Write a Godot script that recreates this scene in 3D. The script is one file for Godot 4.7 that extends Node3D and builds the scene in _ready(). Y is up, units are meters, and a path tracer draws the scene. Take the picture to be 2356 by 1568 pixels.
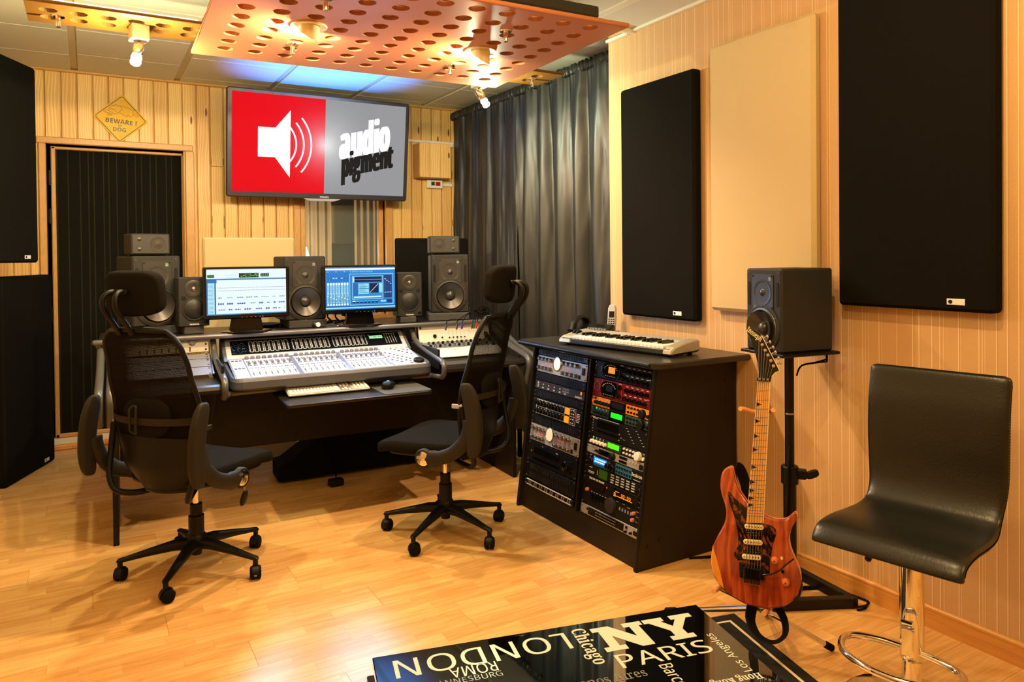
extends Node3D

# ---------------------------------------------------------------- state
var M := {}
var used := {}
var rng := RandomNumberGenerator.new()
var desk_x := Transform3D()          # the desk stands turned a little; things on it are laid out in its own axes

func _ready() -> void:
	rng.seed = 7
	make_camera()
	make_environment()
	make_materials()
	make_room()
	make_lamps()
	make_big_panels()
	make_desk()
	make_console()
	make_desk_things()
	make_chairs()
	make_rack()
	make_stand_and_guitar()
	make_stool()
	make_table()
	make_wall_things()

# ---------------------------------------------------------------- nodes
func numbered(called: String) -> String:
	if not used.has(called):
		used[called] = 0
		return called
	used[called] += 1
	return "%s_%03d" % [called, used[called]]

func tag(o: Node3D, label: String, category: String, group := "", kind := "") -> void:
	if label: o.set_meta("label", label)
	if category: o.set_meta("category", category)
	if group: o.set_meta("group", group)
	if kind: o.set_meta("kind", kind)

func thing(called: String, label: String, category: String, at := Transform3D(), group := "") -> Node3D:
	var o := Node3D.new()
	o.name = numbered(called)
	add_child(o)
	o.transform = at
	tag(o, label, category, group)
	return o

func obj(called: String, shape, m: Material, parent: Node3D = null) -> MeshInstance3D:
	var o := MeshInstance3D.new()
	if shape is SurfaceTool:
		o.mesh = shape.commit()
	else:
		o.mesh = shape
	o.material_override = m
	o.cast_shadow = GeometryInstance3D.SHADOW_CASTING_SETTING_ON
	if parent == null:
		o.name = numbered(called)
		add_child(o)
	else:
		o.name = called
		parent.add_child(o, true)
	return o

func struct(called: String, shape, m: Material, parent: Node3D = null) -> MeshInstance3D:
	var o := obj(called, shape, m, parent)
	if parent == null:
		o.set_meta("kind", "structure")
	return o

func T(x: float, y: float, z: float, yaw := 0.0) -> Transform3D:
	return Transform3D(Basis(Vector3.UP, deg_to_rad(yaw)), Vector3(x, y, z))

func V(x: float, y: float, z: float) -> Vector3:
	return Vector3(x, y, z)

# ---------------------------------------------------------------- shapes
func S() -> SurfaceTool:
	var st := SurfaceTool.new()
	st.begin(Mesh.PRIMITIVE_TRIANGLES)
	return st

func vert(st: SurfaceTool, p: Vector3, n: Vector3, uv := Vector2.ZERO) -> void:
	st.set_normal(n)
	st.set_uv(uv)
	st.add_vertex(p)

# a flat polygon of 3 or 4 corners; hint points to the outside
func face(st: SurfaceTool, pts: Array, hint: Vector3, uvs := []) -> void:
	var n: Vector3 = (pts[1] - pts[0]).cross(pts[2] - pts[0])
	if n.length_squared() < 1e-16 and pts.size() == 4:
		n = (pts[2] - pts[0]).cross(pts[3] - pts[0])
	if n.length_squared() < 1e-18:
		return
	n = n.normalized()
	var idx := [0, 1, 2, 0, 2, 3] if pts.size() == 4 else [0, 1, 2]
	if n.dot(hint) < 0.0:
		n = -n
	else:
		idx = [0, 2, 1, 0, 3, 2] if pts.size() == 4 else [0, 2, 1]
	for i in idx:
		vert(st, pts[i], n, uvs[i] if uvs.size() else Vector2(pts[i].x + pts[i].z, pts[i].y))

func bx(st: SurfaceTool, c: Vector3, s: Vector3, bas := Basis(), bev := 0.0) -> void:
	var h := s * 0.5
	var b := minf(bev, minf(h.x, minf(h.y, h.z)) * 0.95)
	var P := {}
	for sx in [-1, 1]:
		for sy in [-1, 1]:
			for sz in [-1, 1]:
				var g := Vector3(sx, sy, sz)
				P[g] = [c + bas * (g * (h - V(0, b, b))), c + bas * (g * (h - V(b, 0, b))), c + bas * (g * (h - V(b, b, 0)))]
	for ax in 3:
		for sg in [-1, 1]:
			var u := (ax + 1) % 3
			var w := (ax + 2) % 3
			var pts := []
			var uvs := []
			for k in [[-1, -1], [1, -1], [1, 1], [-1, 1]]:
				var g := Vector3.ZERO
				g[ax] = sg
				g[u] = k[0]
				g[w] = k[1]
				pts.append(P[g][ax])
				uvs.append(Vector2(k[0] * h[u], k[1] * h[w]))
			var nn := Vector3.ZERO
			nn[ax] = sg
			face(st, pts, bas * nn, uvs)
	if b <= 0.0:
		return
	for ax in 3:
		var u := (ax + 1) % 3
		var w := (ax + 2) % 3
		for k in [[-1, -1], [1, -1], [1, 1], [-1, 1]]:
			var g0 := Vector3.ZERO
			g0[u] = k[0]
			g0[w] = k[1]
			var g1 := g0
			g0[ax] = -1
			g1[ax] = 1
			var nn := g0 + g1
			face(st, [P[g0][u], P[g1][u], P[g1][w], P[g0][w]], bas * nn)
	for g in P:
		face(st, [P[g][0], P[g][1], P[g][2]], bas * g)

func box(called: String, c: Vector3, s: Vector3, m: Material, parent: Node3D = null, bev := 0.004, bas := Basis()) -> MeshInstance3D:
	var st := S()
	bx(st, c, s, bas, bev)
	return obj(called, st, m, parent)

# a surface of points f(u, v) for u, v in 0..1; flip when the inside shows
func sheet(st: SurfaceTool, f: Callable, nu: int, nv: int, flip := false, uvs := Vector2.ONE) -> void:
	var P := []
	for i in nu + 1:
		var row := PackedVector3Array()
		for j in nv + 1:
			row.append(f.call(float(i) / nu, float(j) / nv))
		P.append(row)
	var N := []
	for i in nu + 1:
		var row := PackedVector3Array()
		for j in nv + 1:
			var a: Vector3 = P[mini(i + 1, nu)][j] - P[maxi(i - 1, 0)][j]
			var b: Vector3 = P[i][mini(j + 1, nv)] - P[i][maxi(j - 1, 0)]
			if a.length_squared() < 1e-14:
				var jj := mini(maxi(j, 1), nv - 1)
				a = P[mini(i + 1, nu)][jj] - P[maxi(i - 1, 0)][jj]
			if b.length_squared() < 1e-14:
				var ii := mini(maxi(i, 1), nu - 1)
				b = P[ii][mini(j + 1, nv)] - P[ii][maxi(j - 1, 0)]
			var n := a.cross(b).normalized()
			row.append(-n if flip else n)
		N.append(row)
	for i in nu:
		for j in nv:
			var q := [[i, j], [i + 1, j], [i + 1, j + 1], [i, j + 1]]
			var order := [0, 1, 2, 0, 2, 3] if flip else [0, 2, 1, 0, 3, 2]
			for k in order:
				var e: Array = q[k]
				vert(st, P[e[0]][e[1]], N[e[0]][e[1]], Vector2(float(e[0]) / nu * uvs.x, float(e[1]) / nv * uvs.y))

# profile of (radius, height) turned about the local y axis; sharp corners split where they bend more than ~35 degrees
func lathe(st: SurfaceTool, prof: Array, seg: int, x := Transform3D()) -> void:
	var n := prof.size()
	var nrm := []
	for i in n - 1:
		var d: Vector2 = prof[i + 1] - prof[i]
		nrm.append(Vector2(d.y, -d.x).normalized())
	for i in n - 1:
		var n0: Vector2 = nrm[i]
		var n1: Vector2 = nrm[i]
		if i > 0 and nrm[i - 1].dot(nrm[i]) > 0.8: n0 = (nrm[i - 1] + nrm[i]).normalized()
		if i < n - 2 and nrm[i + 1].dot(nrm[i]) > 0.8: n1 = (nrm[i + 1] + nrm[i]).normalized()
		for k in seg:
			var a0 := TAU * k / seg
			var a1 := TAU * (k + 1) / seg
			var c := []
			var nn := []
			for e in [[prof[i], a0, n0], [prof[i], a1, n0], [prof[i + 1], a1, n1], [prof[i + 1], a0, n1]]:
				c.append(x * V(e[0].x * cos(e[1]), e[0].y, e[0].x * sin(e[1])))
				nn.append((x.basis * V(e[2].x * cos(e[1]), e[2].y, e[2].x * sin(e[1]))).normalized())
			for t in [0, 1, 2, 0, 2, 3]:
				vert(st, c[t], nn[t], Vector2(float(k + (1 if t == 1 or t == 2 else 0)) / seg, float(i + (1 if t >= 2 else 0)) / n))

func cyl(st: SurfaceTool, a: Vector3, b: Vector3, r: float, seg := 16, r2 := -1.0, bev := 0.0) -> void:
	var L := a.distance_to(b)
	if r2 < 0.0: r2 = r
	var x := Transform3D(basis_y(b - a), a)
	if bev > 0.0:
		lathe(st, [Vector2(0, 0), Vector2(r - bev, 0), Vector2(r, bev), Vector2(r2, L - bev), Vector2(r2 - bev, L), Vector2(0, L)], seg, x)
	else:
		lathe(st, [Vector2(0, 0), Vector2(r, 0), Vector2(r2, L), Vector2(0, L)], seg, x)

func basis_y(d: Vector3) -> Basis:
	var y := d.normalized()
	var ref := Vector3.RIGHT if absf(y.x) < 0.9 else Vector3.FORWARD
	var z := ref.cross(y).normalized()
	return Basis(y.cross(z), y, z)

# a round (or flattened) bar swept along points; rad is a number, a list, or a list of Vector2 half sizes
func tube(st: SurfaceTool, pts: Array, rad, seg := 10, closed := false, up := Vector3.UP) -> void:
	var n := pts.size()
	var rings := []
	var norms := []
	var side := Vector3.ZERO
	for i in n:
		var a: Vector3 = pts[(i - 1 + n) % n] if closed else pts[maxi(i - 1, 0)]
		var b: Vector3 = pts[(i + 1) % n] if closed else pts[mini(i + 1, n - 1)]
		var t := (b - a).normalized()
		if i == 0:
			side = t.cross(up)
			if side.length() < 0.05: side = t.cross(Vector3.FORWARD)
			side = side.normalized()
		else:
			side = (side - t * side.dot(t)).normalized()
		var nv := side.cross(t).normalized()
		var r := Vector2.ONE
		if rad is Array:
			r = rad[i] if rad[i] is Vector2 else Vector2(rad[i], rad[i])
		else:
			r = Vector2(rad, rad)
		var ring := PackedVector3Array()
		var nr := PackedVector3Array()
		for k in seg:
			var an := TAU * k / seg
			ring.append(pts[i] + side * cos(an) * r.x + nv * sin(an) * r.y)
			nr.append((side * cos(an) / maxf(r.x, 1e-5) + nv * sin(an) / maxf(r.y, 1e-5)).normalized())
		rings.append(ring)
		norms.append(nr)
	for i in (n if closed else n - 1):
		var j := (i + 1) % n
		for k in seg:
			var l := (k + 1) % seg
			var c := [rings[i][k], rings[i][l], rings[j][l], rings[j][k]]
			var nn := [norms[i][k], norms[i][l], norms[j][l], norms[j][k]]
			for t in [0, 1, 2, 0, 2, 3]:
				vert(st, c[t], nn[t], Vector2(float(k) / seg, float(i) / n))
	if not closed:
		for e in [[0, 1], [n - 1, n - 2]]:
			var out: Vector3 = pts[e[0]] - pts[e[1]]
			for k in range(1, seg - 1):
				face(st, [rings[e[0]][0], rings[e[0]][k], rings[e[0]][k + 1]], out)

func curve(pts: Array, steps := 6, closed := false) -> Array:
	var o := []
	var n := pts.size()
	for i in (n if closed else n - 1):
		var p0 = pts[(i - 1 + n) % n] if closed else pts[maxi(i - 1, 0)]
		var p1 = pts[i]
		var p2 = pts[(i + 1) % n]
		var p3 = pts[(i + 2) % n] if closed else pts[mini(i + 2, n - 1)]
		for k in steps:
			var t := float(k) / steps
			o.append(0.5 * (2.0 * p1 + (p2 - p0) * t + (2.0 * p0 - 5.0 * p1 + 4.0 * p2 - p3) * t * t + (3.0 * p1 - 3.0 * p2 + p3 - p0) * t * t * t))
	if not closed: o.append(pts[n - 1])
	return o

# a flat outline in x,y given thickness along z (0 .. depth), its rim softened by bev
func prism(st: SurfaceTool, poly_in, depth: float, x := Transform3D(), bev := 0.0) -> void:
	var poly := PackedVector2Array(poly_in)
	if Geometry2D.is_polygon_clockwise(poly):
		poly.reverse()
	var n := poly.size()
	var area := 0.0
	var ins := PackedVector2Array()
	for i in n:
		var d0 := (poly[i] - poly[(i - 1 + n) % n]).normalized()
		var d1 := (poly[(i + 1) % n] - poly[i]).normalized()
		var n0 := Vector2(-d0.y, d0.x)
		var n1 := Vector2(-d1.y, d1.x)
		var m := (n0 + n1)
		var k := maxf(0.3, m.length_squared() * 0.5)
		ins.append(poly[i] + m / k * bev)
	# inside is on the left of the outline, so the normals above point in when the outline runs counter-clockwise
	for i in n:
		area += poly[i].cross(poly[(i + 1) % n])
	if area < 0.0:
		for i in n: ins[i] = poly[i] * 2.0 - ins[i]
	var rings := [[ins, 0.0], [poly, bev], [poly, depth - bev], [ins, depth]] if bev > 0.0 else [[poly, 0.0], [poly, depth]]
	for r in rings.size() - 1:
		for i in n:
			var j := (i + 1) % n
			var a: PackedVector2Array = rings[r][0]
			var b: PackedVector2Array = rings[r + 1][0]
			var e := poly[j] - poly[i]
			var o := Vector2(e.y, -e.x) if area > 0.0 else Vector2(-e.y, e.x)
			var hint := V(o.x, o.y, 0)
			face(st, [x * V(a[i].x, a[i].y, rings[r][1]), x * V(a[j].x, a[j].y, rings[r][1]), x * V(b[j].x, b[j].y, rings[r + 1][1]), x * V(b[i].x, b[i].y, rings[r + 1][1])], x.basis * hint)
	var tri := Geometry2D.triangulate_polygon(poly)
	var cap: PackedVector2Array = ins if bev > 0.0 else poly
	for t in range(0, tri.size(), 3):
		for zz in [[0.0, -1.0], [depth, 1.0]]:
			var p := []
			var uv := []
			for k in 3:
				var v: Vector2 = cap[tri[t + k]]
				p.append(x * V(v.x, v.y, zz[0]))
				uv.append(v)
			face(st, p, x.basis * V(0, 0, zz[1]), uv)

func rrect(w: float, h: float, r: float, seg := 4) -> PackedVector2Array:
	var o := PackedVector2Array()
	for c in [[1, 1, 0.0], [-1, 1, 90.0], [-1, -1, 180.0], [1, -1, 270.0]]:
		for k in seg + 1:
			var a := deg_to_rad(c[2] + 90.0 * k / seg)
			o.append(Vector2(c[0] * (w / 2 - r) + r * cos(a), c[1] * (h / 2 - r) + r * sin(a)))
	return o

# lay lettering out to a given width and height about a centre
func fit(o: MeshInstance3D, centre: Vector3, right: Vector3, upv: Vector3, w: float, h: float) -> void:
	var b: AABB = o.mesh.get_aabb()
	var bas := Basis(right * (w / b.size.x), upv * (h / b.size.y), right.cross(upv).normalized())
	o.transform = Transform3D(bas, centre - bas * b.get_center())

# a cushion: box with rounded sides, p near 0 = box, 1 = ellipsoid
func pad(st: SurfaceTool, c: Vector3, s: Vector3, p: float, bas := Basis(), bend = null, nu := 24, nv := 12) -> void:
	var f := func(u: float, v: float) -> Vector3:
		var a := TAU * u
		var b := PI * (v - 0.5)
		var ca := cos(a)
		var sa := sin(a)
		var cb := cos(b)
		var sb := sin(b)
		var q := V(signf(ca) * pow(absf(ca), p) * pow(cb, p), signf(sb) * pow(absf(sb), p), signf(sa) * pow(absf(sa), p) * pow(cb, p))
		q = q * s * 0.5
		if bend != null: q = bend.call(q)
		return c + bas * q
	sheet(st, f, nu, nv, true)

func text(what: String, height: float, m: Material, parent: Node3D, at: Transform3D, font := "Droid Sans", weight := 400, depth := 0.0006, called := "lettering") -> MeshInstance3D:
	var t := TextMesh.new()
	var sf := SystemFont.new()
	sf.font_names = PackedStringArray([font])
	sf.font_weight = weight
	t.font = sf
	t.font_size = 64
	t.text = what
	t.pixel_size = height / 46.0
	t.depth = depth
	t.curve_step = 2.0
	var o := obj(called, t, m, parent)
	o.transform = at
	return o

# ---------------------------------------------------------------- camera, surroundings
func make_camera() -> void:
	var cam := Camera3D.new()
	cam.name = "camera"
	cam.projection = Camera3D.PROJECTION_FRUSTUM
	cam.near = 0.05
	cam.far = 60.0
	var f := 1675.48
	cam.size = 0.05 * 1568.0 / f
	cam.frustum_offset = Vector2(0.0, (607.163 - 784.0) / f * 0.05)   # the lens is shifted down so that uprights stay upright
	cam.basis = Basis(Vector3.UP, -0.526779522) * Basis(Vector3.RIGHT, -0.0119538937) * Basis(Vector3.BACK, -0.0101568807)
	cam.position = V(0, 1.4, 0)
	add_child(cam)
	cam.current = true

func make_environment() -> void:
	var e := Environment.new()
	e.background_mode = Environment.BG_COLOR
	e.background_color = Color(0, 0, 0)
	e.tonemap_mode = Environment.TONE_MAPPER_LINEAR
	e.tonemap_exposure = 1.0
	e.sdfgi_enabled = true
	e.ssao_enabled = true
	e.ssil_enabled = true
	var w := WorldEnvironment.new()
	w.name = "world"
	w.environment = e
	add_child(w)

# ---------------------------------------------------------------- materials
func mat(key: String, c: Color, rough := 0.5, metal := 0.0, spec := 0.5) -> StandardMaterial3D:
	var m := StandardMaterial3D.new()
	m.resource_name = key
	m.albedo_color = c
	m.roughness = rough
	m.metallic = metal
	m.metallic_specular = spec
	M[key] = m
	return m

func glow(key: String, c: Color, energy: float) -> StandardMaterial3D:
	var m := mat(key, Color(c.r * 0.5, c.g * 0.5, c.b * 0.5), 0.4)
	m.emission_enabled = true
	m.emission = c
	m.emission_energy_multiplier = energy
	return m

func tex(im: Image) -> ImageTexture:
	im.generate_mipmaps()
	return ImageTexture.create_from_image(im)

func grain_noise(key: String, freq: float, scale: float, bump: float, lo := 0.8, hi := 1.0) -> void:
	var nz := FastNoiseLite.new()
	nz.seed = 3 + key.length()
	nz.frequency = freq
	var t := NoiseTexture2D.new()
	t.width = 256
	t.height = 256
	t.seamless = true
	t.noise = nz
	var g := Gradient.new()
	g.set_color(0, Color(lo, lo, lo))
	g.set_color(1, Color(hi, hi, hi))
	t.color_ramp = g
	var m: StandardMaterial3D = M[key]
	m.albedo_texture = t
	m.uv1_triplanar = true
	m.uv1_world_triplanar = true
	m.uv1_scale = Vector3.ONE * scale
	if bump > 0.0:
		var tn := NoiseTexture2D.new()
		tn.width = 256
		tn.height = 256
		tn.seamless = true
		tn.noise = nz
		tn.as_normal_map = true
		tn.bump_strength = 6.0
		m.normal_enabled = true
		m.normal_texture = tn
		m.normal_scale = bump

func pine_image(n: int, light: Color, dark: Color, knot: Color) -> Image:
	var w := 64
	var h := 768
	var r := RandomNumberGenerator.new()
	r.seed = 100 + n
	var nz := FastNoiseLite.new()
	nz.seed = 40 + n
	nz.frequency = 0.01
	var kn := []
	for k in r.randi_range(1, 4):
		kn.append([r.randf_range(8, 56), r.randf_range(20, h - 20), r.randf_range(2.5, 6.0), r.randf_range(0.8, 1.5)])
	var im := Image.create(w, h, false, Image.FORMAT_RGB8)
	var centre := r.randf_range(-40, 100)
	var freq := r.randf_range(0.35, 0.6)
	var tone := r.randf_range(-0.22, 0.3)
	for y in h:
		var wob := nz.get_noise_2d(7.0, y * 0.22) * 22.0
		for x in w:
			var d := absf(x - centre + wob + nz.get_noise_2d(x * 0.5, y * 0.35) * 10.0)
			var kk := 0.0
			for e in kn:
				var dx: float = (x - e[0]) / e[3]
				var dy: float = (y - e[1]) / 1.6
				var q: float = sqrt(dx * dx + dy * dy) / e[2]
				d += 9.0 * exp(-q * 0.55)
				if q < 1.25: kk = maxf(kk, clampf((1.25 - q) / 0.35, 0.0, 1.0))
			var s := sin(d * freq) * 0.5 + 0.5
			s = s * s * 0.55 + tone + nz.get_noise_2d(x * 9.0, y * 0.6) * 0.18
			var c := light.lerp(dark, clampf(s, 0.0, 1.0)).lerp(knot, kk * 0.9)
			im.set_pixel(x, y, c)
	return im

func floor_image(n: int) -> Image:
	var w := 72
	var h := 480
	var r := RandomNumberGenerator.new()
	r.seed = 300 + n
	var nz := FastNoiseLite.new()
	nz.seed = 70 + n
	nz.frequency = 0.012
	var im := Image.create(w, h, false, Image.FORMAT_RGB8)
	var light := Color(0.90, 0.72, 0.46)
	var dark := Color(0.74, 0.52, 0.27)
	for s in 3:
		var cut := [0]
		var y0 := r.randi_range(60, 170)
		while y0 < h:
			cut.append(y0)
			y0 += r.randi_range(110, 190)
		cut.append(h)
		for b in cut.size() - 1:
			var tone := r.randf_range(0.06, 0.5)
			var ph := r.randf_range(0, 400)
			for y in range(cut[b], cut[b + 1]):
				for x in range(s * 24, s * 24 + 24):
					var g := nz.get_noise_2d(x * 14.0 + ph, y * 0.9 + ph) * 0.34 + nz.get_noise_2d(x * 3.0 + ph, y * 0.35) * 0.3
					var c := light.lerp(dark, clampf(tone + g, 0.0, 1.0))
					if x == s * 24 or y == cut[b]: c = c.darkened(0.06)
					im.set_pixel(x, y, c)
	return im

func wallpaper_image() -> Image:
	var w := 64
	var h := 1024
	var r := RandomNumberGenerator.new()
	r.seed = 12
	var nz := FastNoiseLite.new()
	nz.seed = 5
	nz.frequency = 0.35
	var im := Image.create(w, h, false, Image.FORMAT_RGB8)
	var base := Color(0.79, 0.63, 0.43)
	var pale := Color(0.94, 0.83, 0.66)
	var deep := Color(0.68, 0.51, 0.33)
	var row := PackedFloat32Array()
	row.resize(h)
	row.fill(0.0)
	var y := 0
	while y < h - 12:
		row[y] = 1.0
		row[y + 1] = 0.9
		row[y + 2] = 0.3
		row[y + 3] = -0.7
		row[y + 4] = -0.3
		var more := r.randi_range(0, 2)
		for k in more:
			y += r.randi_range(7, 11)
			if y < h - 5:
				row[y] = 0.8
				row[y + 1] = 0.4
				row[y + 2] = -0.6
		y += r.randi_range(18, 52)
	for yy in h:
		for x in w:
			var g := nz.get_noise_2d(x, yy) * 0.22
			var v := row[yy] + g
			im.set_pixel(x, yy, base.lerp(pale, v) if v > 0.0 else base.lerp(deep, -v))
	return im

func make_materials() -> void:
	for i in 8:
		var m := mat("pine_%d" % i, Color.WHITE, 0.38)
		m.albedo_texture = tex(pine_image(i, Color(0.95, 0.80, 0.52), Color(0.82, 0.60, 0.31), Color(0.36, 0.18, 0.08)))
		m.uv1_scale = V(1.0 / 0.096, 1.0 / 2.7, 1)
		m.uv1_offset = V(0.5, 0.37 * i, 0)
	for i in 4:
		var m := mat("laminate_%d" % i, Color.WHITE, 0.26)
		m.albedo_texture = tex(floor_image(i))
		m.uv1_scale = V(1.0 / 0.193, 1.0 / 1.285, 1)
		m.uv1_offset = V(0.5, 0.5, 0)
	var wp := mat("wallpaper", Color.WHITE, 0.7)
	wp.albedo_texture = tex(wallpaper_image())
	wp.uv1_scale = V(7.0, 1.0 / 1.3, 1)
	mat("casing_wood", Color(0.86, 0.64, 0.36), 0.35)
	grain_noise("casing_wood", 0.06, 2.0, 0.0, 0.88, 1.0)
	M.casing_wood.uv1_scale = V(9, 0.8, 9)
	mat("base_wood", Color(0.90, 0.70, 0.48), 0.35)
	M.base_wood.albedo_texture = M.laminate_1.albedo_texture
	M.base_wood.albedo_color = Color(1.0, 0.92, 0.78)
	M.base_wood.uv1_scale = V(3.0, 0.5, 1)
	mat("black_fabric", Color(0.105, 0.098, 0.088), 0.95, 0.0, 0.12)
	grain_noise("black_fabric", 0.35, 9.0, 0.3, 0.75, 1.0)
	mat("beige_fabric", Color(0.83, 0.73, 0.54), 0.95)
	grain_noise("beige_fabric", 0.4, 8.0, 0.35, 0.84, 1.0)
	mat("tile", Color(0.87, 0.85, 0.78), 0.6)
	grain_noise("tile", 0.25, 3.0, 0.1, 0.94, 1.0)
	mat("batten", Color(0.80, 0.74, 0.60), 0.5)
	mat("white_trim", Color(0.90, 0.87, 0.78), 0.45)
	mat("plain_wall", Color(0.74, 0.62, 0.45), 0.8)
	mat("booth", Color(0.42, 0.42, 0.36), 0.9)
	mat("door_cloth", Color(0.065, 0.063, 0.05), 0.95, 0.0, 0.1)
	var dc := Image.create(256, 8, false, Image.FORMAT_RGB8)
	dc.fill(Color(0.10, 0.098, 0.08))
	var xx := 9
	while xx < 250:
		dc.fill_rect(Rect2i(xx, 0, 2, 8), Color(0.19, 0.18, 0.13))
		xx += rng.randi_range(9, 22)
	M.door_cloth.albedo_color = Color.WHITE
	M.door_cloth.albedo_texture = tex(dc)
	M.door_cloth.uv1_scale = V(1.1, 1, 1)
	M.door_cloth.uv1_offset = V(0.5, 0, 0)
	mat("satin", Color(0.14, 0.145, 0.14), 0.42, 0.0, 0.55)
	mat("cloud", Color(0.76, 0.48, 0.31), 0.42, 0.0, 0.4)
	mat("cloud_gold", Color(0.42, 0.27, 0.09), 0.5, 0.0, 0.3)
	mat("black_slab", Color(0.16, 0.145, 0.115), 0.9)
	mat("chrome", Color(0.92, 0.91, 0.9), 0.06, 1.0)
	mat("steel", Color(0.62, 0.61, 0.60), 0.3, 1.0)
	mat("silver", Color(0.72, 0.72, 0.73), 0.38, 0.55)
	mat("black_metal", Color(0.06, 0.057, 0.054), 0.38, 0.0, 0.35)
	mat("black_plastic", Color(0.06, 0.057, 0.052), 0.45, 0.0, 0.33)
	mat("black_matte", Color(0.045, 0.042, 0.038), 0.7, 0.0, 0.2)
	mat("rubber", Color(0.04, 0.04, 0.04), 0.7, 0.0, 0.25)
	mat("black_gloss", Color(0.035, 0.034, 0.035), 0.12)
	mat("rack_laminate", Color(0.135, 0.105, 0.075), 0.45, 0.0, 0.35)
	grain_noise("rack_laminate", 0.3, 6.0, 0.15, 0.9, 1.0)
	mat("speaker_grey", Color(0.15, 0.145, 0.14), 0.55, 0.0, 0.4)
	grain_noise("speaker_grey", 0.4, 14.0, 0.2, 0.9, 1.0)
	mat("waveguide", Color(0.22, 0.215, 0.215), 0.36, 0.3)
	mat("cone", Color(0.26, 0.255, 0.25), 0.34, 0.6)
	mat("cone_edge", Color(0.08, 0.08, 0.08), 0.5)
	mat("hole", Color(0.012, 0.012, 0.012), 0.9)
	mat("foam", Color(0.36, 0.36, 0.37), 0.95)
	grain_noise("foam", 0.3, 24.0, 0.9, 0.55, 1.0)
	mat("white_plastic", Color(0.88, 0.88, 0.86), 0.4)
	mat("ivory", Color(0.93, 0.86, 0.66), 0.35)
	mat("key_white", Color(0.93, 0.92, 0.90), 0.35)
	mat("grey_plastic", Color(0.45, 0.45, 0.47), 0.45)
	mat("lilac_grey", Color(0.50, 0.50, 0.54), 0.45, 0.3)
	mat("leather", Color(0.075, 0.08, 0.06), 0.33, 0.0, 0.5)
	var ln := FastNoiseLite.new()
	ln.frequency = 0.06
	ln.noise_type = FastNoiseLite.TYPE_CELLULAR
	var lt := NoiseTexture2D.new()
	lt.width = 256
	lt.height = 256
	lt.seamless = true
	lt.noise = ln
	lt.as_normal_map = true
	lt.bump_strength = 3.0
	M.leather.normal_enabled = true
	M.leather.normal_texture = lt
	M.leather.normal_scale = 0.25
	M.leather.uv1_triplanar = true
	M.leather.uv1_scale = V(9, 9, 9)
	mat("seat_cloth", Color(0.13, 0.125, 0.115), 0.9, 0.0, 0.12)
	grain_noise("seat_cloth", 0.4, 10.0, 0.3, 0.75, 1.0)
	mat("arm_plastic", Color(0.15, 0.135, 0.11), 0.5, 0.0, 0.3)
	mat("strap", Color(0.23, 0.20, 0.15), 0.75)
	mat("mesh_cloth", Color(0.10, 0.088, 0.07), 0.85, 0.0, 0.12)
	mat("pale_grey", Color(0.66, 0.66, 0.68), 0.4)
	mat("module_green", Color(0.14, 0.22, 0.15), 0.3)
	glow("led_amber", Color(1.0, 0.55, 0.08), 1.3)
	glow("amber_lcd", Color(1.0, 0.55, 0.06), 1.1)

# ---------------------------------------------------------------- the room
const WX := 2.694       # papered wall
const BZ := -6.2        # pine wall
const CY := 2.775       # tiled ceiling at the back
const CF := 2.672       # ceiling over the front

func slab(called: String, a: Vector3, b: Vector3, m: Material) -> MeshInstance3D:
	var st := S()
	bx(st, (a + b) * 0.5, (b - a).abs())
	return struct(called, st, m)

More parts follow.
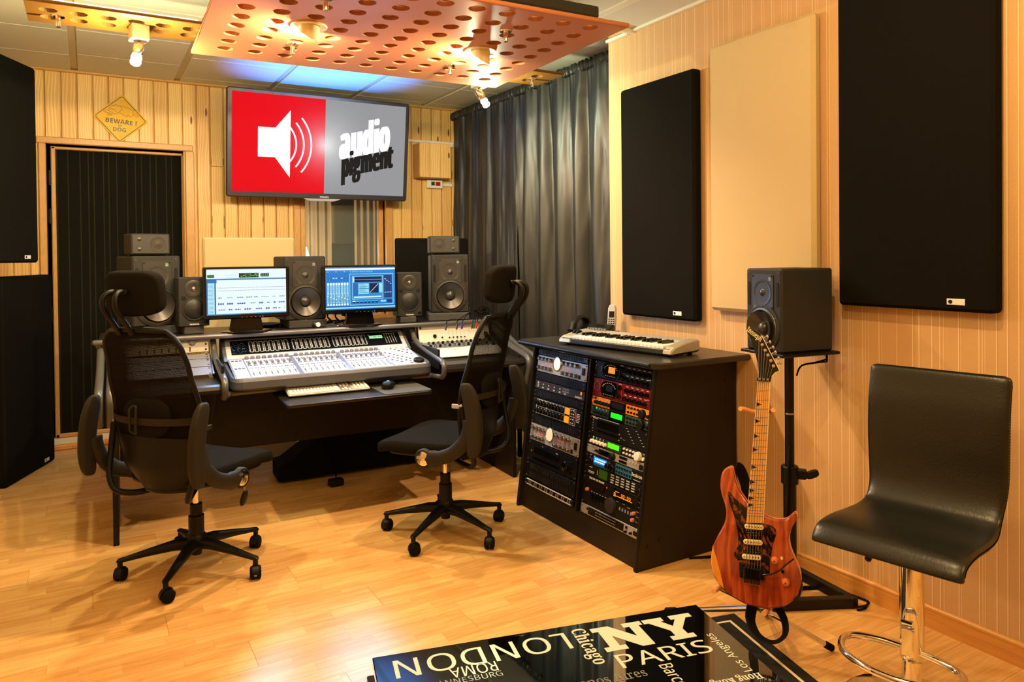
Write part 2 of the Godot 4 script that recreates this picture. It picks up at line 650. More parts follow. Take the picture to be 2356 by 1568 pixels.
func make_room() -> void:
	# floor of laminate boards
	var fl := slab("floor", V(-1.0, -0.12, -6.55), V(3.35, -0.012, 1.7), M.black_matte)
	var bw := 0.193
	var bl := 1.285
	var lay := [S(), 0]
	var st := S()
	bx(st, Vector3.ZERO, V(bl - 0.0006, 0.012, bw - 0.0006), Basis(), 0.0004)
	var board := st.commit()
	var row := 0
	var z := -6.45
	while z < 1.6:
		var x := -1.0 - fmod(row * 0.52 + 0.2, 1.285)
		while x < 3.3:
			var o := obj("plank", board, M["laminate_%d" % rng.randi_range(0, 3)], fl)
			o.position = V(x + bl / 2, -0.006, z + bw / 2)
			if rng.randf() < 0.5: o.rotation.y = PI
			x += bl
		z += bw
		row += 1
	# papered wall on the right with its skirting
	st = S()
	bx(st, V(WX + 0.06, 1.4, (-3.464 + 1.7) / 2), V(0.12, 2.8, 5.164))
	struct("wall_right", st, M.wallpaper)
	var bb := S()
	bx(bb, V(WX - 0.007, 0.036, (-3.464 + 1.7) / 2), V(0.014, 0.072, 5.164))
	var base := struct("baseboard_right", bb, M.base_wood)
	var cap := S()
	tube(cap, [V(WX - 0.006, 0.074, -3.464), V(WX - 0.006, 0.074, -0.955)], Vector2(0.011, 0.007).x, 8)
	obj("cap_moulding", cap, M.base_wood, base)
	cap = S()
	tube(cap, [V(WX - 0.006, 0.074, -0.951), V(WX - 0.006, 0.074, 1.7)], 0.011, 8)
	obj("cap_moulding", cap, M.base_wood, base)
	slab("wall_right_recess", V(3.10, 0, -6.45), V(3.22, 2.9, -3.40), M.plain_wall)
	slab("wall_right_return", V(WX + 0.12, 0, -3.464), V(3.22, 2.9, -3.36), M.plain_wall)
	slab("wall_left", V(-1.0, 0, -6.45), V(-0.86, 2.9, 1.7), M.plain_wall)
	slab("wall_front", V(-1.0, 0, 1.6), V(3.3, 2.9, 1.72), M.plain_wall)
	# ceiling: two heights
	slab("ceiling", V(-1.0, CY + 0.012, -6.45), V(3.3, CY + 0.1, -3.25), M.batten)
	slab("ceiling_front", V(-1.0, CF, -3.25), V(3.3, CF + 0.25, 1.7), M.tile)
	var ce := get_node("ceiling") as Node3D
	var cols := [-0.98, -0.755, -0.069, 0.612, 1.303, 1.981, 2.66, 3.1]
	for i in cols.size() - 1:
		var zz := -6.30 + (0.57 if i < 3 else 0.27) - 0.6
		if i == 2: zz += 0.05
		while zz < -3.3:
			var a := maxf(zz, -6.3)
			var b := minf(zz + 0.6, -3.25)
			if b - a > 0.02:
				var s2 := S()
				bx(s2, V((cols[i] + cols[i + 1]) / 2, CY + 0.006, (a + b) / 2), V(cols[i + 1] - cols[i] - 0.045, 0.012, b - a - 0.005), Basis(), 0.003)
				obj("tile", s2, M.tile, ce)
			zz += 0.6
	var fb := S()
	bx(fb, V(2.37, CF - 0.004, -0.8), V(0.05, 0.008, 4.9))
	obj("batten", fb, M.white_trim, get_node("ceiling_front"))
	# mouldings
	var cr := S()
	bx(cr, V(WX - 0.014, CF - 0.008, -0.75), V(0.028, 0.016, 4.95), Basis(), 0.004)
	struct("trim_1", cr, M.white_trim)
	cr = S()
	bx(cr, V(WX - 0.014, CF - 0.012, -3.36), V(0.028, 0.018, 0.2), Basis(), 0.004)
	struct("trim_2", cr, M.white_trim)
	cr = S()
	bx(cr, V(1.9, CF - 0.012, -3.235), V(1.6, 0.024, 0.03), Basis(), 0.004)
	struct("trim_3", cr, M.white_trim)
	cr = S()
	tube(cr, [V(-0.86, CY - 0.004, BZ + 0.006), V(3.1, CY - 0.004, BZ + 0.006)], 0.014, 8)
	struct("trim_4", cr, M.casing_wood)
	make_back_wall()
	make_booth()

const DOOR := Rect2(-0.253, 0.0, 0.915, 2.236)     # opening, x y w h
const WIN := Rect2(1.545, 0.85, 0.755, 1.25)

func make_back_wall() -> void:
	# the wall behind the boards, with a door opening and a window opening
	var back := V(0, 0, 0)
	var st := S()
	var zc := BZ - 0.07
	var pieces := [[-1.0, DOOR.position.x, 0.0, 2.9], [DOOR.position.x, DOOR.end.x, DOOR.end.y, 2.9], [DOOR.end.x, WIN.position.x, 0.0, 2.9],
		[WIN.position.x, WIN.end.x, 0.0, WIN.position.y], [WIN.position.x, WIN.end.x, WIN.end.y, 2.9], [WIN.end.x, 3.22, 0.0, 2.9]]
	for p in pieces:
		bx(st, V((p[0] + p[1]) / 2, (p[2] + p[3]) / 2, zc), V(p[1] - p[0], p[3] - p[2], 0.10))
	var wall := struct("wall_back", st, M.casing_wood)
	var pw := 0.1005
	var x := -0.86
	var k := 0
	while x < 3.1:
		var a := x
		var b := minf(x + pw, 3.1)
		var spans := [[0.0, CY]]
		var mid := (a + b) / 2
		if mid > DOOR.position.x - 0.02 and mid < DOOR.end.x + 0.02:
			spans = [[DOOR.end.y, CY]]
		elif mid > WIN.position.x - 0.03 and mid < WIN.end.x + 0.03:
			spans = [[0.0, WIN.position.y], [WIN.end.y, CY]]
		elif k % 7 == 3:
			spans = [[0.0, 2.13], [2.132, CY]]
		for s in spans:
			var q := S()
			bx(q, V(mid, (s[0] + s[1]) / 2, BZ - 0.01), V(b - a - 0.0085, s[1] - s[0], 0.02), Basis(), 0.004)
			# the groove side of each board has a small bead
			bx(q, V(b - 0.0015, (s[0] + s[1]) / 2, BZ - 0.013), V(0.0045, s[1] - s[0], 0.010), Basis(), 0.0015)
			obj("plank", q, M["pine_%d" % ((k * 5 + (k / 3)) % 8)], wall)
		x += pw
		k += 1
	# door: casing, leaf, sill
	var door := struct("door_1", S_box(V(0.204, DOOR.end.y + 0.024, BZ + 0.012), V(1.03, 0.048, 0.03), 0.006), M.casing_wood)
	box("casing", V(DOOR.position.x - 0.022, DOOR.end.y / 2, BZ + 0.012), V(0.046, DOOR.end.y, 0.03), M.casing_wood, door, 0.006)
	box("casing", V(DOOR.end.x + 0.032, DOOR.end.y / 2, BZ + 0.012), V(0.066, DOOR.end.y, 0.03), M.casing_wood, door, 0.006)
	box("reveal", V(DOOR.position.x - 0.004, 1.118, BZ - 0.1), V(0.008, 2.236, 0.19), M.black_slab, door, 0.0)
	box("reveal", V(0.204, DOOR.end.y + 0.004, BZ - 0.1), V(0.915, 0.008, 0.19), M.black_slab, door, 0.0)
	box("reveal", V(DOOR.end.x + 0.004, 1.118, BZ - 0.1), V(0.008, 2.236, 0.19), M.black_slab, door, 0.0)
	var zl := BZ - 0.11
	var leaf := box("leaf", V(0.224, 1.165, zl - 0.02), V(0.90, 2.12, 0.05), M.door_cloth, door, 0.004)
	for t in [[V(-0.213, 1.165, zl + 0.01), V(0.03, 2.15, 0.02)], [V(0.66, 1.165, zl + 0.01), V(0.03, 2.15, 0.02)], [V(0.224, 0.106, zl + 0.01), V(0.90, 0.03, 0.02)], [V(0.224, 2.222, zl + 0.01), V(0.90, 0.022, 0.02)]]:
		box("leaf_trim", t[0], t[1], M.casing_wood, leaf, 0.006)
	for y in [2.0, 1.72, 1.0, 0.36]:
		var h := S()
		cyl(h, V(-0.236, y - 0.055, zl + 0.03), V(-0.236, y + 0.055, zl + 0.03), 0.007, 10, -1.0, 0.002)
		bx(h, V(-0.236, y, zl + 0.022), V(0.02, 0.10, 0.004))
		obj("hinge", h, M.black_metal, leaf)
	box("sill", V(0.204, 0.066, zl - 0.005), V(0.915, 0.052, 0.03), M.white_trim, door, 0.003)
	box("sill_moulding", V(0.204, 0.020, zl + 0.004), V(0.915, 0.04, 0.04), M.base_wood, door, 0.008)
	# window: jambs and pane
	var win := struct("window_1", S_box(V(WIN.position.x - 0.028, 1.4, BZ + 0.012), V(0.056, 1.4, 0.03), 0.006), M.casing_wood)
	box("jamb", V(WIN.position.x + 0.02, WIN.get_center().y, BZ - 0.05), V(0.04, WIN.size.y, 0.14), M.casing_wood, win, 0.004)
	box("jamb", V(WIN.end.x + 0.03, WIN.get_center().y, BZ - 0.012), V(0.06, WIN.size.y, 0.09), M.casing_wood, win, 0.006)
	box("jamb", V(WIN.end.x - 0.02, WIN.get_center().y, BZ - 0.08), V(0.04, WIN.size.y, 0.06), M.casing_wood, win, 0.004)
	box("jamb", V(WIN.get_center().x, WIN.position.y + 0.02, BZ - 0.05), V(WIN.size.x, 0.04, 0.14), M.casing_wood, win, 0.004)
	box("jamb", V(WIN.get_center().x, WIN.end.y - 0.02, BZ - 0.05), V(WIN.size.x, 0.04, 0.14), M.casing_wood, win, 0.004)
	var gl := mat("glass", Color(0.75, 0.8, 0.78, 0.10), 0.02, 0.0, 0.7)
	gl.transparency = BaseMaterial3D.TRANSPARENCY_ALPHA
	box("pane", V(WIN.get_center().x, WIN.get_center().y, BZ - 0.085), V(WIN.size.x - 0.02, WIN.size.y - 0.02, 0.008), gl, win, 0.0)

func S_box(c: Vector3, s: Vector3, bev := 0.0) -> SurfaceTool:
	var st := S()
	bx(st, c, s, Basis(), bev)
	return st

func make_booth() -> void:
	# the recording booth that shows through the window
	var z0 := BZ - 0.13
	var z1 := BZ - 1.9
	slab("wall_booth_back", V(0.9, 0, z1 - 0.1), V(3.4, 2.6, z1), M.booth)
	slab("wall_booth_left", V(0.82, 0, z1), V(0.9, 2.6, z0), M.booth)
	slab("wall_booth_right", V(3.4, 0, z1), V(3.5, 2.6, z0), M.booth)
	slab("floor_booth", V(0.9, -0.1, z1), V(3.4, 0.0, z0), M.booth)
	slab("ceiling_booth", V(0.9, 2.6, z1), V(3.4, 2.7, z0), M.booth)
	var fold := func(u: float, v: float) -> Vector3:
		return V(1.86 + u * 0.34, v * 2.3, -7.55 + 0.03 * sin(u * 26.0))
	var st := S()
	sheet(st, fold, 40, 4, false)
	var c := obj("booth_drape", st, M.beige_fabric)
	tag(c, "pale drape hanging behind the control room window glass", "drape", "pale drapes behind the window")
	var fold2 := func(u: float, v: float) -> Vector3:
		return V(2.42 + u * 0.22, v * 2.3, -7.45 + 0.03 * sin(u * 20.0))
	st = S()
	sheet(st, fold2, 30, 4, false)
	c = obj("booth_drape", st, M.beige_fabric)
	tag(c, "narrow pale drape seen at the right part of the window glass", "drape", "pale drapes behind the window")
	var lamp := thing("booth_lamp", "lamp shade glowing low behind the window glass beside the central loudspeaker", "lamp", T(1.72, 0, -6.95))
	st = S()
	cyl(st, V(0, 0, 0), V(0, 0.015, 0), 0.13, 24)
	cyl(st, V(0, 0.015, 0), V(0, 1.3, 0), 0.012, 10)
	obj("stand", st, M.black_metal, lamp)
	st = S()
	lathe(st, [Vector2(0.12, 1.32), Vector2(0.07, 1.5)], 24)
	var sh := glow("lamp_shade_glow", Color(1, 0.93, 0.82), 2.2)
	obj("shade", st, sh, lamp)
	var l := OmniLight3D.new()
	l.name = "booth_light"
	l.light_color = Color(1, 0.93, 0.84)
	l.light_energy = 0.5
	l.light_size = 0.05
	l.omni_range = 6.0
	l.omni_attenuation = 2.0
	l.shadow_enabled = true
	l.position = V(0, 1.45, 0)
	lamp.add_child(l)

# ---------------------------------------------------------------- ceiling clouds and lamps
func omni(called: String, parent: Node3D, at: Vector3, c: Color, energy: float, size := 0.03) -> OmniLight3D:
	var l := OmniLight3D.new()
	l.name = called
	l.light_color = c
	l.light_energy = energy
	l.light_size = size
	l.omni_range = 12.0
	l.omni_attenuation = 2.0
	l.shadow_enabled = true
	l.position = at
	parent.add_child(l)
	return l

# a board pierced by a lattice of round holes; lower face at y 0, centre lines at x0 + i*dx, z0 + k*dz
func pierced(w: float, d: float, th: float, x0: float, z0: float, dx: float, dz: float, nx: int, nz: int, r: float, skip: Array) -> SurfaceTool:
	var st := S()
	var seg := 20
	for i in nx:
		for k in nz:
			var c := Vector2(x0 + i * dx, z0 + k * dz)
			if Vector2i(i, k) in skip:
				for y in [0.0, th]:
					face(st, [V(c.x - dx / 2, y, c.y - dz / 2), V(c.x + dx / 2, y, c.y - dz / 2), V(c.x + dx / 2, y, c.y + dz / 2), V(c.x - dx / 2, y, c.y + dz / 2)], V(0, -1 if y == 0.0 else 1, 0))
				continue
			var rim := []
			var edge := []
			for s in seg:
				var a := TAU * s / seg + PI / 4
				var q := Vector2(cos(a), sin(a))
				rim.append(c + q * r)
				var t := 1.0 / maxf(absf(q.x), absf(q.y))
				edge.append(c + Vector2(q.x * t * dx / 2, q.y * t * dz / 2))
			for s in seg:
				var s2 := (s + 1) % seg
				for y in [0.0, th]:
					var hint := V(0, -1 if y == 0.0 else 1, 0)
					face(st, [V(rim[s].x, y, rim[s].y), V(edge[s].x, y, edge[s].y), V(edge[s2].x, y, edge[s2].y), V(rim[s2].x, y, rim[s2].y)], hint)
				var mid: Vector2 = c - (rim[s] + rim[s2]) / 2
				face(st, [V(rim[s].x, 0, rim[s].y), V(rim[s2].x, 0, rim[s2].y), V(rim[s2].x, th, rim[s2].y), V(rim[s].x, th, rim[s].y)], V(mid.x, 0, mid.y))
	var xa := x0 - dx / 2
	var xb := x0 + (nx - 0.5) * dx
	var za := z0 - dz / 2
	var zb := z0 + (nz - 0.5) * dz
	for b in [[0.0, xa, 0.0, d], [xb, w, 0.0, d], [xa, xb, 0.0, za], [xa, xb, zb, d]]:
		for y in [0.0, th]:
			face(st, [V(b[0], y, b[2]), V(b[1], y, b[2]), V(b[1], y, b[3]), V(b[0], y, b[3])], V(0, -1 if y == 0.0 else 1, 0))
	tube(st, [V(0, th / 2, 0), V(w, th / 2, 0), V(w, th / 2, d), V(0, th / 2, d)], [th / 2, th / 2, th / 2, th / 2], 8, true)
	return st

func bolt(parent: Node3D, at: Vector3, up: float) -> void:
	var st := S()
	lathe(st, [Vector2(0, -0.048), Vector2(0.010, -0.048), Vector2(0.011, -0.044), Vector2(0.011, -0.004), Vector2(0.027, -0.004), Vector2(0.028, 0), Vector2(0.0, 0)], 18, Transform3D(Basis(), at))
	cyl(st, at, at + V(0, up, 0), 0.004, 8)
	obj("suspension_bolt", st, M.chrome, parent)

func spot_lamp(label: String, at: Transform3D, head: Basis, c: Color, energy: float, shine: float) -> void:
	# at is the underside of what carries the lamp; the head hangs a little below
	var t := thing("spot_lamp", label, "lamp", at, "spot lamps")
	box("mount_box", V(0, -0.036, 0), V(0.078, 0.072, 0.078), M.ivory, t, 0.004)
	var st := S()
	tube(st, [V(0, -0.07, 0), V(0, -0.09, 0.004), V(-0.004, -0.106, 0.008)], 0.006, 8)
	obj("swivel", st, M.steel, t)
	var hx := Transform3D(head, V(-0.004, -0.104, 0.008))
	st = S()
	lathe(st, [Vector2(0, 0.022), Vector2(0.020, 0.018), Vector2(0.024, 0.0), Vector2(0.024, -0.04), Vector2(0.021, -0.046), Vector2(0.017, -0.046)], 20, hx)
	obj("cup", st, M.chrome, t)
	st = S()
	lathe(st, [Vector2(0.017, -0.045), Vector2(0.022, -0.052), Vector2(0.024, -0.062), Vector2(0.019, -0.068), Vector2(0.024, -0.082), Vector2(0.022, -0.092), Vector2(0.013, -0.099), Vector2(0, -0.101)], 20, hx)
	var g := glow("bulb_glow_%s" % t.name, c, shine)
	obj("bulb", st, g, t)
	omni("bulb_light", t, hx * V(0, -0.075, 0), c, energy, 0.022)

func make_lamps() -> void:
	# the gold strip above, the orange board below
	var strip := thing("perforated_strip", "long gold perforated strip hanging above the orange perforated board", "ceiling panel", T(-0.222, 2.50, -4.012))
	obj("board", pierced(2.76, 0.30, 0.018, 0.085, 0.10, 0.1155, 0.108, 23, 2, 0.036, []), M.cloud_gold, strip)
	for x in [0.10, 0.96, 1.75, 2.62]:
		bolt(strip, V(x + 0.02, 0, 0.13), 0.27)
	var cx := T(0.454, 2.40, -3.862, -1.7)
	var cl := thing("perforated_cloud", "large orange perforated board hung under the ceiling above the desk", "ceiling panel", cx)
	obj("board", pierced(1.66, 1.28, 0.022, 0.128, 0.16, 0.1384, 0.131, 11, 9, 0.036, [Vector2i(2, 4), Vector2i(8, 4)]), M.cloud, cl)
	box("backing", V(0.85, 0.085, 0.68), V(1.45, 0.05, 1.02), M.black_slab, cl, 0.006)
	for b in [V(0.40, 0, 0.375), V(1.215, 0, 0.35), V(0.385, 0, 1.05), V(1.20, 0, 1.0)]:
		bolt(cl, b, 0.265)
	for k in 2:
		var at := V([0.405, 1.235][k], 0, [0.684, 0.672][k])
		var t := thing("downlight_can", ["cream downlight tube on the orange board towards the television", "cream downlight tube on the orange board towards the curtain"][k], "lamp", cx * Transform3D(Basis(), at), "downlight tubes on the orange board")
		var st := S()
		lathe(st, [Vector2(0.046, 0.0), Vector2(0.046, -0.004), Vector2(0.076, -0.008), Vector2(0.078, -0.004), Vector2(0.076, 0.0)], 32)
		obj("flange", st, M.ivory, t)
		# tube cut on a slant: long towards the camera, short towards the far left
		st = S()
		var cut := func(a: float) -> float:
			return -0.042 - 0.030 * cos(a - deg_to_rad(55.0))
		for w in [[0.045, false], [0.041, true]]:
			var r: float = w[0]
			var f := func(u: float, v: float) -> Vector3:
				var a := TAU * u
				return V(r * cos(a), lerpf(0.0, cut.call(a), v), r * sin(a))
			sheet(st, f, 36, 2, w[1])
		var lip := func(u: float, v: float) -> Vector3:
			var a := TAU * u
			var r := lerpf(0.041, 0.045, v)
			return V(r * cos(a), cut.call(a), r * sin(a))
		sheet(st, lip, 36, 1, true)
		obj("tube", st, M.ivory, t)
		st = S()
		pad(st, V(0, -0.012, 0), V(0.05, 0.022, 0.05), 1.0, Basis(), null, 16, 8)
		var g := glow("can_glow_%d" % k, Color(1, 0.86, 0.66), 30.0)
		obj("bulb", st, g, t)
		omni("can_light", t, V(-0.010, -0.030, -0.015), [Color(1, 0.86, 0.68), Color(1, 0.85, 0.66)][k], [2.5, 2.5][k], 0.02)
	spot_lamp("spot lamp with a clear glowing bulb under the gold strip beside the door", T(0.222, 2.50, -3.86, 8), Basis(Vector3.FORWARD, deg_to_rad(14)) * Basis(Vector3.RIGHT, deg_to_rad(-18)), Color(1.0, 0.97, 0.76), 1.7, 30.0)
	spot_lamp("small bright spot lamp under the gold strip beside the curtain", T(2.085, 2.50, -3.965, 0), Basis(Vector3.FORWARD, deg_to_rad(-30)) * Basis(Vector3.RIGHT, deg_to_rad(-10)), Color(0.94, 1.0, 0.86), 0.9, 30.0)
	# greenish tubes lying on top of the gold strip light the ceiling
	for k in 2:
		var x: float = [0.18, 1.93][k]
		var ft := thing("tube_lamp", ["fluorescent tube lamp lying on the gold strip above the door end", "fluorescent tube lamp lying on the gold strip above the curtain end"][k], "lamp", T(x, 2.5185, -3.862), "tube lamps above the gold strip")
		box("batten", V(0, 0.011, 0), V(0.66, 0.022, 0.05), M.white_plastic, ft, 0.003)
		var ts := S()
		cyl(ts, V(-0.30, 0.036, 0), V(0.30, 0.036, 0), 0.013, 16)
		obj("tube", ts, glow("tube_glow_%d" % k, Color(0.96, 1.0, 0.80), 4.0), ft)
		var tl := AreaLight3D.new()
		tl.name = "tube_light"
		tl.light_color = Color(0.97, 1.0, 0.78)
		tl.light_energy = [1.1, 0.9][k]
		tl.area_size = Vector2(0.6, 0.026)
		tl.area_range = 8.0
		tl.shadow_enabled = true
		tl.transform = Transform3D(Basis(Vector3.RIGHT, PI / 2), V(0, 0.051, 0))
		ft.add_child(tl)
	# more spot lamps on the ceiling over and behind the camera; their light falls on the near floor, the papered wall and the stool
	spot_lamp("spot lamp on the front ceiling near the papered wall, outside the picture", T(1.55, CF, -1.25), Basis(Vector3.FORWARD, deg_to_rad(20)), Color(1.0, 0.84, 0.60), 1.15, 10.0)
	spot_lamp("spot lamp on the front ceiling above the coffee table, outside the picture", T(0.35, CF, -0.9), Basis(), Color(1.0, 0.85, 0.58), 1.1, 10.0)
	spot_lamp("spot lamp on the front ceiling close to the front wall, outside the picture", T(2.2, CF, 0.45), Basis(), Color(1.0, 0.92, 0.58), 1.0, 10.0)
	# blue uplight that stands on the shelf behind the right monitor
	var u := thing("blue_uplight", "small blue uplight standing behind the right monitor", "lamp", T(1.50, 0.972, -4.78))
	var s2 := S()
	lathe(s2, [Vector2(0, 0), Vector2(0.05, 0), Vector2(0.05, 0.008), Vector2(0.02, 0.012), Vector2(0.02, 0.03), Vector2(0.042, 0.035), Vector2(0.045, 0.10), Vector2(0.041, 0.10), Vector2(0.038, 0.088)], 20)
	obj("housing", s2, M.black_metal, u)
	s2 = S()
	lathe(s2, [Vector2(0.038, 0.088), Vector2(0.0, 0.088)], 20)
	obj("lens", s2, glow("blue_lens", Color(0.1, 0.35, 1.0), 6.0), u)
	var sp := SpotLight3D.new()
	sp.name = "blue_light"
	sp.light_color = Color(0.14, 0.52, 1.0)
	sp.light_energy = 22.0
	sp.light_size = 0.03
	sp.spot_range = 8.0
	sp.spot_attenuation = 2.0
	sp.spot_angle = 25.0
	sp.spot_angle_attenuation = 1.0
	sp.shadow_enabled = true
	sp.position = V(0, 0.105, 0)
	sp.basis = Basis.looking_at(V(0.06, 1.7, -0.50), Vector3.RIGHT)
	u.add_child(sp)

# ---------------------------------------------------------------- absorbers, curtain, television
func absorber(label: String, at: Transform3D, w: float, h: float, d: float, m: Material, tagged: bool, group: String, bev := 0.012) -> Node3D:
	# stands with its back at z 0, its front at z d, its lower edge at y 0, centred on x
	var t := thing("acoustic_panel", label, "acoustic panel", at, group)
	var st := S()
	prism(st, rrect(w, h, bev + 0.004, 3), d, Transform3D(Basis(), V(0, h / 2, 0)), bev)
	obj("panel", st, m, t)
	if tagged:
		var b := box("badge", V(w * 0.5 - 0.125, 0.035, d + 0.0015), V(0.062, 0.022, 0.003), M.white_plastic, t, 0.001)
		var s2 := S()
		cyl(s2, V(w * 0.5 - 0.143, 0.035, d + 0.003), V(w * 0.5 - 0.143, 0.035, d + 0.0042), 0.007, 12)
		obj("badge_mark", s2, M.black_plastic, b)
	return t

func make_big_panels() -> void:
	var g := "acoustic panels on the papered wall"
	absorber("narrow black acoustic panel on the papered wall nearest the curtain", T(WX - 0.002, 1.056, -2.994, -90), 0.585, 1.274, 0.06, M.black_fabric, true, g)
	absorber("beige cloth acoustic panel between the two black ones on the papered wall", T(WX - 0.002, 1.122, -2.306, -90), 0.60, 1.288, 0.055, M.beige_fabric, false, g, 0.016)
	absorber("large black acoustic panel above the bar stool", T(WX - 0.002, 1.186, -1.596, -90), 0.592, 1.275, 0.062, M.black_fabric, true, g)
	# two by the door: the upper hangs, the lower stands on the floor
	var g2 := "black acoustic panels left of the door"
	var yaw := rad_to_deg(atan2(0.90, 0.43))
	absorber("black acoustic panel hanging above another left of the door", Transform3D(Basis(Vector3.UP, deg_to_rad(yaw)), V(-0.40, 1.385, -5.235) - V(0.9, 0, 0.43) * 0.06), 0.60, 1.225, 0.06, M.black_fabric, true, g2)
	var yl := rad_to_deg(atan2(0.597, 0.232))
	absorber("black acoustic panel standing on the floor left of the door", Transform3D(Basis(Vector3.UP, deg_to_rad(yl)), V(-0.338, 0.0, -5.72) - V(0.932, 0, 0.362) * 0.08), 0.65, 1.30, 0.08, M.black_fabric, true, g2)
	# two behind the desk
	absorber("beige acoustic panel behind the left monitor", T(0.96, 0.0, -5.26), 0.60, 1.54, 0.05, M.beige_fabric, false, "acoustic panels behind the desk")
	absorber("black acoustic panel behind the right loudspeakers", T(2.325, 0.0, -5.26), 0.61, 1.54, 0.05, M.black_fabric, false, "acoustic panels behind the desk")
	make_curtain()
	make_television()

func curtain_piece(label: String, z0: float, z1: float, seedn: int, turns: float, amp: float) -> void:
	var t := thing("curtain", label, "curtain", Transform3D(), "dark satin curtains")
	var nz := FastNoiseLite.new()
	nz.seed = seedn
	nz.frequency = 1.0
	var top := 2.675
	var fold := func(u: float, v: float) -> Vector3:
		# v 0 at the hem, 1 at the casing
		var ph := u * turns * TAU + nz.get_noise_2d(u * 3.0, v * 0.5) * 2.2
		var loose := 1.0 - 0.55 * pow(v, 6.0)
		var x := 2.955 + amp * loose * (sin(ph) + 0.25 * sin(ph * 2.0 + 1.0)) + 0.006 * nz.get_noise_2d(u * 6.0, v * 1.5)
		var fine := pow(v, 18.0) * 0.008 * sin(u * turns * TAU * 4.3)
		return V(x + fine, lerpf(0.03, top, v), lerpf(z0, z1, u) + 0.3 * amp * loose * cos(ph))
	var st := S()
	sheet(st, fold, 220, 40, true)
	obj("cloth", st, M.satin, t)
	# gathered casing and frill on the rod
	var frill := func(u: float, v: float) -> Vector3:
		var a := v * TAU
		var wav := sin(u * turns * TAU * 5.1 + nz.get_noise_2d(u * 20.0, 3.0) * 4.0)
		var r := 0.026 + 0.007 * wav + 0.006 * nz.get_noise_2d(u * 60.0, v * 2.0)
		return V(2.955 + r * cos(a) * 0.8, top + 0.014 + r * sin(a) + (0.014 * maxf(0.0, sin(a)) * (0.6 + 0.6 * wav)), lerpf(z0, z1, u))
	st = S()
	sheet(st, frill, 260, 12, true)
	obj("gathered_casing", st, M.satin, t)

func make_curtain() -> void:
	curtain_piece("dark satin curtain behind the right loudspeakers, reaching the pine wall", -6.16, -4.98, 4, 5.0, 0.022)
	curtain_piece("dark satin curtain beside the papered wall, its folds deepest", -4.99, -3.50, 9, 6.5, 0.045)
	var rod := S()
	tube(rod, [V(2.955, 2.69, -6.18), V(2.955, 2.69, -3.47)], 0.012, 10)
	var r := obj("curtain_rod", rod, M.black_metal)
	tag(r, "black rod inside the gathered tops of the curtains", "curtain rod")

